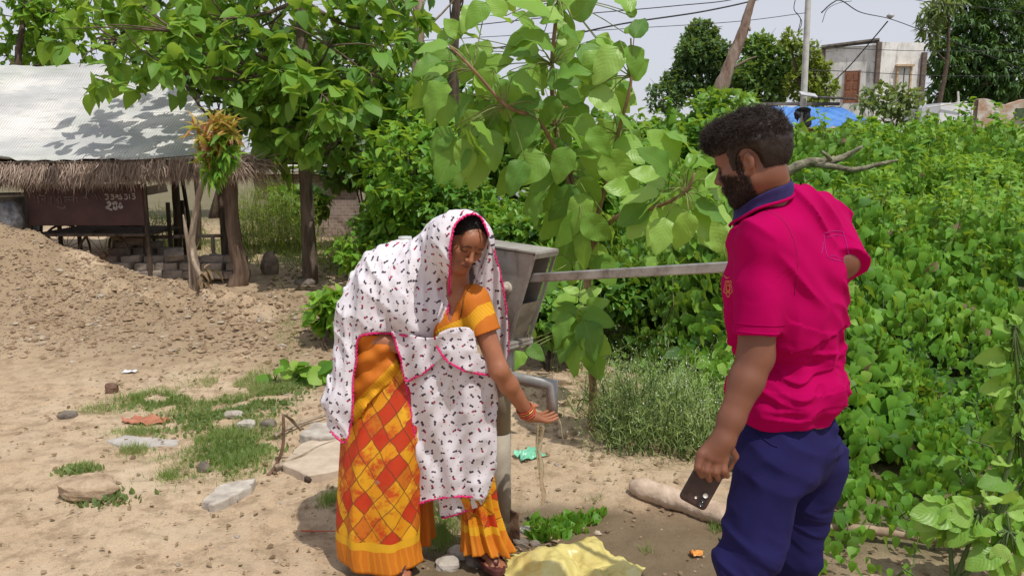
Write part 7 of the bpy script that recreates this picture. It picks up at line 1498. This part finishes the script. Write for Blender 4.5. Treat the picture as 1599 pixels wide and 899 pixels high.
mb = MB(); pts = np.array([march(pants_vol, a, b_, 1.7, 2.4, 220) for a, b_ in [(1180, 676), (1192, 684), (1204, 693), (1214, 697)]]); mb.tube(pts + (0, -.001, 0), .0022, 6, 4); mb.build('pocket_edge', NV, pt_, True)
for s_ in 'lr':
    mb = MB(); cc = K['an' + s_] + fb * .055; cc[2] = .018; sd_ = np.cross(fb, (0, 0, 1)); A = np.linspace(0, 2 * math.pi, 28, endpoint=False); V = [cc + fb * .145 * math.cos(t) * k_ + sd_ * .052 * math.sin(t) * k_ + (0, 0, h) for h, k_ in ((-.02, 1), (.0, 1.02), (.02, 1), (.05, .8)) for t in A]
    mb.add(V, [(i + 28 * r_, (i + 1) % 28 + 28 * r_, (i + 1) % 28 + 28 * (r_ + 1), i + 28 * (r_ + 1)) for r_ in range(3) for i in range(28)] + [tuple(range(28))[::-1], tuple(range(84, 112))]); mb.build('shoe', simple('shoe_dark', (.02, .02, .025), (.05, .05, .06), 30, .5), mr, True)
# ------------------------------------------------------------------ phone
ph = thing('smartphone', 'dark brown smartphone held upside down in the man\'s left hand', 'phone', P(1100, 750, hy + .014)); pa, pb_, pc_ = P(1059, 776, hy + .012), P(1103, 790, hy + .006), P(1098, 712, hy + .018)
ux = nrm(pb_ - pa); uz = nrm(P(1141, 722, hy + .016) - P(1103, 790, hy + .006)); ux = nrm(ux - uz * np.dot(ux, uz)); uy = np.cross(uz, ux); Rm = np.stack([ux, uy, uz], 1); wdp = np.linalg.norm(pb_ - pa); Lp = .158
cen = pa + ux * wdp / 2 + uz * Lp / 2
if uy[1] < 0: uy = -uy; ux = ux; Rm = np.stack([ux, uy, uz], 1)
def rbox(c, w_, l_, t_, r_, m, nm, par, n=6):
    V = []; out = []
    for sx, sz_, a0 in ((1, 1, 0), (-1, 1, math.pi / 2), (-1, -1, math.pi), (1, -1, 1.5 * math.pi)):
        for t in np.linspace(a0, a0 + math.pi / 2, n): out.append((sx * (w_ / 2 - r_) + r_ * math.cos(t), sz_ * (l_ / 2 - r_) + r_ * math.sin(t)))
    out = np.array(out); N = len(out); e = min(t_ * .35, .003)
    for y, k_ in ((-t_ / 2, -e), (-t_ / 2 + e, 0), (t_ / 2 - e, 0), (t_ / 2, -e)):
        o_ = out * (1 + k_ / (w_ / 2)) ; V += [c + Rm @ np.array((a, y, b_)) for a, b_ in o_]
    F_ = [(i + N * q, (i + 1) % N + N * q, (i + 1) % N + N * (q + 1), i + N * (q + 1)) for q in range(3) for i in range(N)] + [tuple(range(N))[::-1], tuple(range(3 * N, 4 * N))]
    return raw_mesh(nm, np.array(V), F_, m, par, False)
CASE = simple('brown_case', (.030, .014, .012), (.055, .028, .022), 30, .45, .45, .2, .002); rbox(cen, wdp, Lp, .011, .011, CASE, 'case', ph)
cm = cen - Rm @ np.array((-wdp * .27, 0, Lp * .36)); cm = cen + Rm @ np.array((wdp * .24, -.0065, -Lp * .335)); ml = rbox(cm, .020, .040, .004, .009, simple('camera_bump', (.02, .012, .012), (.03, .02, .02), 20, .3, .5), 'camera_module', ph)
for i, (dz_, col_) in enumerate(((.012, (.55, .52, .48)), (0, (.01, .01, .015)), (-.012, (.03, .03, .035)))):
    c0 = cm + Rm @ np.array((0, -.0025, dz_)); A = np.linspace(0, 2 * math.pi, 20, endpoint=False); V = [c0 + Rm @ np.array((.0062 * math.cos(t), y, .0062 * math.sin(t))) for y in (0, -.0014) for t in A]
    raw_mesh('lens', np.array(V), [(j, (j + 1) % 20, (j + 1) % 20 + 20, j + 20) for j in range(20)] + [tuple(range(20)), tuple(range(20, 40))[::-1]], simple('lens_glass', col_, tuple(x * 1.1 for x in col_), 5, .12, .6), ml)
c0 = cm + Rm @ np.array((-.018, .0005, -.004)); V = [c0 + Rm @ np.array((.003 * math.cos(t), y, .003 * math.sin(t))) for y in (0, -.0014) for t in A]; raw_mesh('flash', np.array(V), [(j, (j + 1) % 20, (j + 1) % 20 + 20, j + 20) for j in range(20)] + [tuple(range(20)), tuple(range(20, 40))[::-1]], simple('flash_white', (.7, .68, .6), (.8, .78, .7), 5), ph)

# ================================================================== HAND PUMP
b = NB('galvanised_steel'); v_ = b.coord('Object'); f = b.noise(v_, 6, 7, .65); c = b.ramp(f, [(.35, (.22, .20, .17)), (.5, (.36, .34, .30)), (.68, (.47, .45, .41))]); c = b.mix(b.ramp(b.noise(b.coord('Object', (3, 3, .6)), 7, 6, .7), [(.55, 0.0), (.68, .6)]), c, (.17, .11, .07))
GALV = b.done(b.bsdf(c, .55, .45, .35, b.bump(b.noise(v_, 25, 5), .25, .004)))
b = NB('weathered_steel'); v_ = b.coord('Object'); c = b.ramp(b.noise(v_, 5, 7, .65), [(.35, (.22, .19, .145)), (.55, (.33, .295, .23)), (.7, (.41, .375, .30))]); sp = b.n('SeparateXYZ', {0: v_}); ru = b.math('MULTIPLY', b.ramp(sp.outputs[2], [(.02, 1.0), (.30, 0.0)]), b.ramp(b.noise(v_, 11, 6, .7), [(.38, 0.0), (.52, 1.0)])); c = b.mix(b.math('MULTIPLY', ru, .8), c, (.12, .06, .035)); OLDS = b.done(b.bsdf(c, .7, .35, .15, b.bump(b.noise(v_, 22, 6), .4, .004)))
pc0 = np.array((-.052, 3.17, 0)); hd_ = nrm((HB - HA) * (1, 1, 0)); hp = np.array((-hd_[1], hd_[0], 0)); hp = hp if hp[1] > 0 else -hp; UZ = np.array((0, 0, 1.0)); PW = lambda u, v, z: pc0 + hd_ * u + hp * v + UZ * z
pr_ = thing('hand_pump', 'weathered grey steel village hand pump with a square head, spout and long handle', 'hand pump', on(pc0[0], pc0[1]))
zt_ = P(800, 391, 3.1)[2]; zb_ = P(800, 537, 3.1)[2]; gz = float(H(pc0[0], pc0[1]))
mb = MB(); mb.tube([PW(0, 0, gz - .1), PW(0, 0, .45)], [.050, .047], 24); mb.tube([PW(0, 0, .455), PW(0, 0, zb_ - .02)], [.047, .047], 24); mb.build('stand', OLDS, pr_, True)
mb = MB(); mb.tube([PW(0, 0, zb_ - .20), PW(0, 0, zb_ - .195), PW(0, 0, zb_ - .03), PW(0, 0, zb_ - .025)], [.045, .062, .062, .045], 28); mb.build('water_tank', GALV, pr_, True)
mb = MB(); Rh = np.stack([hd_, hp, UZ], 1); mb.box(PW(.01, 0, zb_ - .006), (.20, .17, .012), Rh, .002); mb.box(PW(.01, 0, zb_ + .008), (.20, .17, .012), Rh, .002)
for su in (-.08, .10):
    for sv_ in (-.07, .07): mb.tube([PW(su, sv_, zb_ - .025), PW(su, sv_, zb_ + .028)], .009, 6)
mb.build('flange', GALV, pr_)
# head: two side plates, back, top, bottom; open slot at the front with folded lips
hw_ = .058; ft, fb_, bt, bb_ = .225, .090, -.095, -.085
mb = MB()
def plate(pts, th, m_off): n = len(pts); V = [PW(u, v, z) for u, v, z in pts] + [PW(u + m_off[0], v + m_off[1], z + m_off[2]) for u, v, z in pts]; mb.add(V, [tuple(range(n)), tuple(range(n, 2 * n))[::-1]] + [(i, (i + 1) % n, (i + 1) % n + n, i + n)[::-1] for i in range(n)])
for sg in (-1, 1): plate([(bb_, sg * hw_, zb_), (fb_, sg * hw_, zb_), (ft, sg * hw_, zt_), (bt, sg * hw_, zt_ + .006)], .004, (0, -sg * .005, 0))
plate([(bb_, -hw_, zb_ + .015), (bb_, hw_, zb_ + .015), (bt, hw_, zt_ + .005), (bt, -hw_, zt_ + .005)], .004, (.005, 0, 0)); plate([(fb_ - .01, -hw_ + .002, zb_ + .005), (fb_ - .01, hw_ - .002, zb_ + .005), (fb_ + .075, hw_ - .002, zt_ - .20), (fb_ + .075, -hw_ + .002, zt_ - .20)], .004, (.004, 0, .003))
mb.build('pump_head', GALV, pr_)
mb = MB(); plate([(bt - .012, -hw_ - .012, zt_ + .016), (ft + .02, -hw_ - .012, zt_ + .004), (ft + .02, hw_ + .012, zt_ + .004), (bt - .012, hw_ + .012, zt_ + .016)], .006, (0, 0, .007)); plate([(ft + .012, -hw_ - .012, zt_ - .016), (ft + .02, -hw_ - .012, zt_ + .004), (ft + .02, hw_ + .012, zt_ + .004), (ft + .012, hw_ + .012, zt_ - .016)], .004, (.004, 0, 0)); mb.build('head_cover', GALV, pr_)
mb = MB()
for sg in (-1, 1):
    a0 = [(fb_ + .012, sg * (hw_ + .004), zb_ + .03), (ft + .004, sg * (hw_ + .004), zt_ - .004), (ft + .030 - .012, sg * (hw_ + .004), zt_ - .004), (fb_ + .030, sg * (hw_ + .004), zb_ + .03)]; plate(a0, .004, (0, sg * .004, 0))
mb.build('slot_lip', GALV, pr_)
axp = PW(.095, -hw_ - .004, 1.075); mb = MB(); mb.tube([axp + hp * .02, axp - hp * .006], .024, 20); mb.tube([axp - hp * .006, axp - hp * .018], .015, 6); mb.tube([axp - hp * .018, axp - hp * .026], .008, 12); mb.build('axle_bolt', simple('bolt_pale', (.35, .30, .24), (.55, .50, .42), 30, .6, .4, .3, .003), pr_, True)
# handle bar
hh0 = HA - hdv * .10; hend = HB + hdv * .075; mb = MB(); Rb = np.stack([hdv, hn, hu], 1); mb.box((hh0 + hend) / 2, (np.linalg.norm(hend - hh0), .020, .034), Rb, .004); b = NB('handle_steel'); v_ = b.coord('Object'); c = b.ramp(b.noise(v_, 8, 7, .7), [(.35, (.16, .14, .12)), (.5, (.34, .33, .31)), (.68, (.46, .45, .43))]); hs_ = b.done(b.bsdf(c, .42, .5, .55, b.bump(b.noise(v_, 40, 5), .3, .003))); hn_o = mb.build('handle', hs_, pr_)
mb = MB(); A = np.linspace(-.9, 1.4, 14); pv = np.array([HA[0], HA[1], HA[2]]) - hdv * .13; mb.tube([pv + hdv * .10 * math.cos(t) * -1 + UZ * .10 * math.sin(t) for t in A], .012, 8); mb.build('handle_quadrant', simple('dark_grease', (.02, .018, .016), (.06, .05, .045), 20, .5, .5), pr_, True)
# spout
s0 = P(795, 588, 3.12); s1 = P(862, 601, 3.03); s2 = P(862, 652, 3.03); dd_ = nrm(s1 - s0); el_ = s1 - dd_ * .0
def mitre_tube(mb, a, m, c, r, n=24):
    d1, d2 = nrm(m - a), nrm(c - m); pn = nrm(d1 + d2); A = np.linspace(0, 2 * math.pi, n, endpoint=False); up = np.cross(d1, d2); up = nrm(up); s = np.cross(d1, up); R1 = a + r * (np.cos(A)[:, None] * up + np.sin(A)[:, None] * s)
    t = ((m - R1) @ pn) / (d1 @ pn); R2 = R1 + t[:, None] * d1; t2 = ((c - R2) @ d2); R3 = R2 + t2[:, None] * d2; c2 = R3.mean(0); R4 = c2 + (R3 - c2) * .82; R5 = R4 - d2 * .05; V = np.concatenate([R1, R2, R3, R4, R5]); mb.add(V, [(i * n + k, i * n + (k + 1) % n, (i + 1) * n + (k + 1) % n, (i + 1) * n + k) for i in range(4) for k in range(n)])
mb = MB(); mitre_tube(mb, s0, s1, s2, .0235); mb.build('spout', simple('spout_steel', (.24, .24, .23), (.40, .40, .39), 9, .5, .45, .2, .003, metal=.3), pr_, True)
# legs at the foot
RUST = simple('rusted_plate', (.07, .035, .022), (.22, .14, .09), 16, .85, .3, .7, .006)
for k, t in enumerate((-.35, 1.75, 3.8)):
    dv = np.array((math.cos(t), math.sin(t), 0)); mb = MB(); nv = np.array((-dv[1], dv[0], 0)); V = []
    for o_ in (-.006, .006): V += [pc0 + dv * .03 + nv * o_ + UZ * (gz - .08), pc0 + dv * .095 + nv * o_ + UZ * (gz - .08), pc0 + dv * .085 + nv * o_ + UZ * (gz + .135), pc0 + dv * .04 + nv * o_ + UZ * (gz + .15)]
    mb.add(V, [(0, 1, 2, 3), (7, 6, 5, 4), (0, 4, 5, 1), (1, 5, 6, 2), (2, 6, 7, 3), (3, 7, 4, 0)]); mb.build('leg', RUST, pr_)
# water
b = NB('muddy_water'); g_ = b.n('BsdfGlass', {'Color': (.93, .88, .78, 1), 'Roughness': .05, 'IOR': 1.2}); df = b.bsdf((.62, .53, .40), .3, .6); tp_ = b.n('BsdfTransparent'); m1 = b.n('MixShader', {0: .22, 1: g_.outputs[0], 2: df}); m2 = b.n('MixShader', {0: .25, 1: m1.outputs[0], 2: tp_.outputs[0]}); WAT = b.done(m2.outputs[0])
wt_ = thing('falling_water', 'thin stream of water running off the woman\'s palm below the spout', 'water', P(846, 780, 2.98))
mb = MB(); pts = [P(846, 664, 2.97), P(845, 680, 2.965), P(842, 705, 2.96), P(846, 730, 2.96), P(845, 752, 2.96), P(849, 772, 2.96), P(847, 788, 2.96)]
mb.tube(pts, [.011, .009, .0065, .009, .007, .009, .003], 10, 7, rough=.22, squash=.6)
mb.tube([P(840, 662, 2.968), P(838, 700, 2.96), P(841, 730, 2.962), P(843, 748, 2.96)], [.006, .004, .004, .001], 7, 6, rough=.15); mb.build('stream', WAT, wt_, True)
mb = MB(); mb.tube([P(871, 652, 3.0), P(875, 662, 2.99), P(877, 676, 2.985), P(880, 688, 2.985)], [.005, .004, .003, .001], 7, 5, rough=.2); mb.build('side_stream', WAT, wt_, True)
mb = MB(); mb.tube([P(860, 645, 3.03), P(858, 655, 3.01), P(854, 662, 2.99)], [.013, .011, .012], 10, 4, rough=.08); mb.build('spout_stream', WAT, wt_, True)
for k in range(60):
    T, Fq = rock_tpl(3, 8, 6, 1.3); T = T / np.abs(T).max(); px, py = 847 + rng.normal() * 10, rng.uniform(720, 822); mb = MB(); mb.add(T * rng.uniform(.0014, .0032) + P(px, py, 2.95 + rng.normal() * .03), Fq.tolist()); mb.build('droplet', WAT, wt_, True)
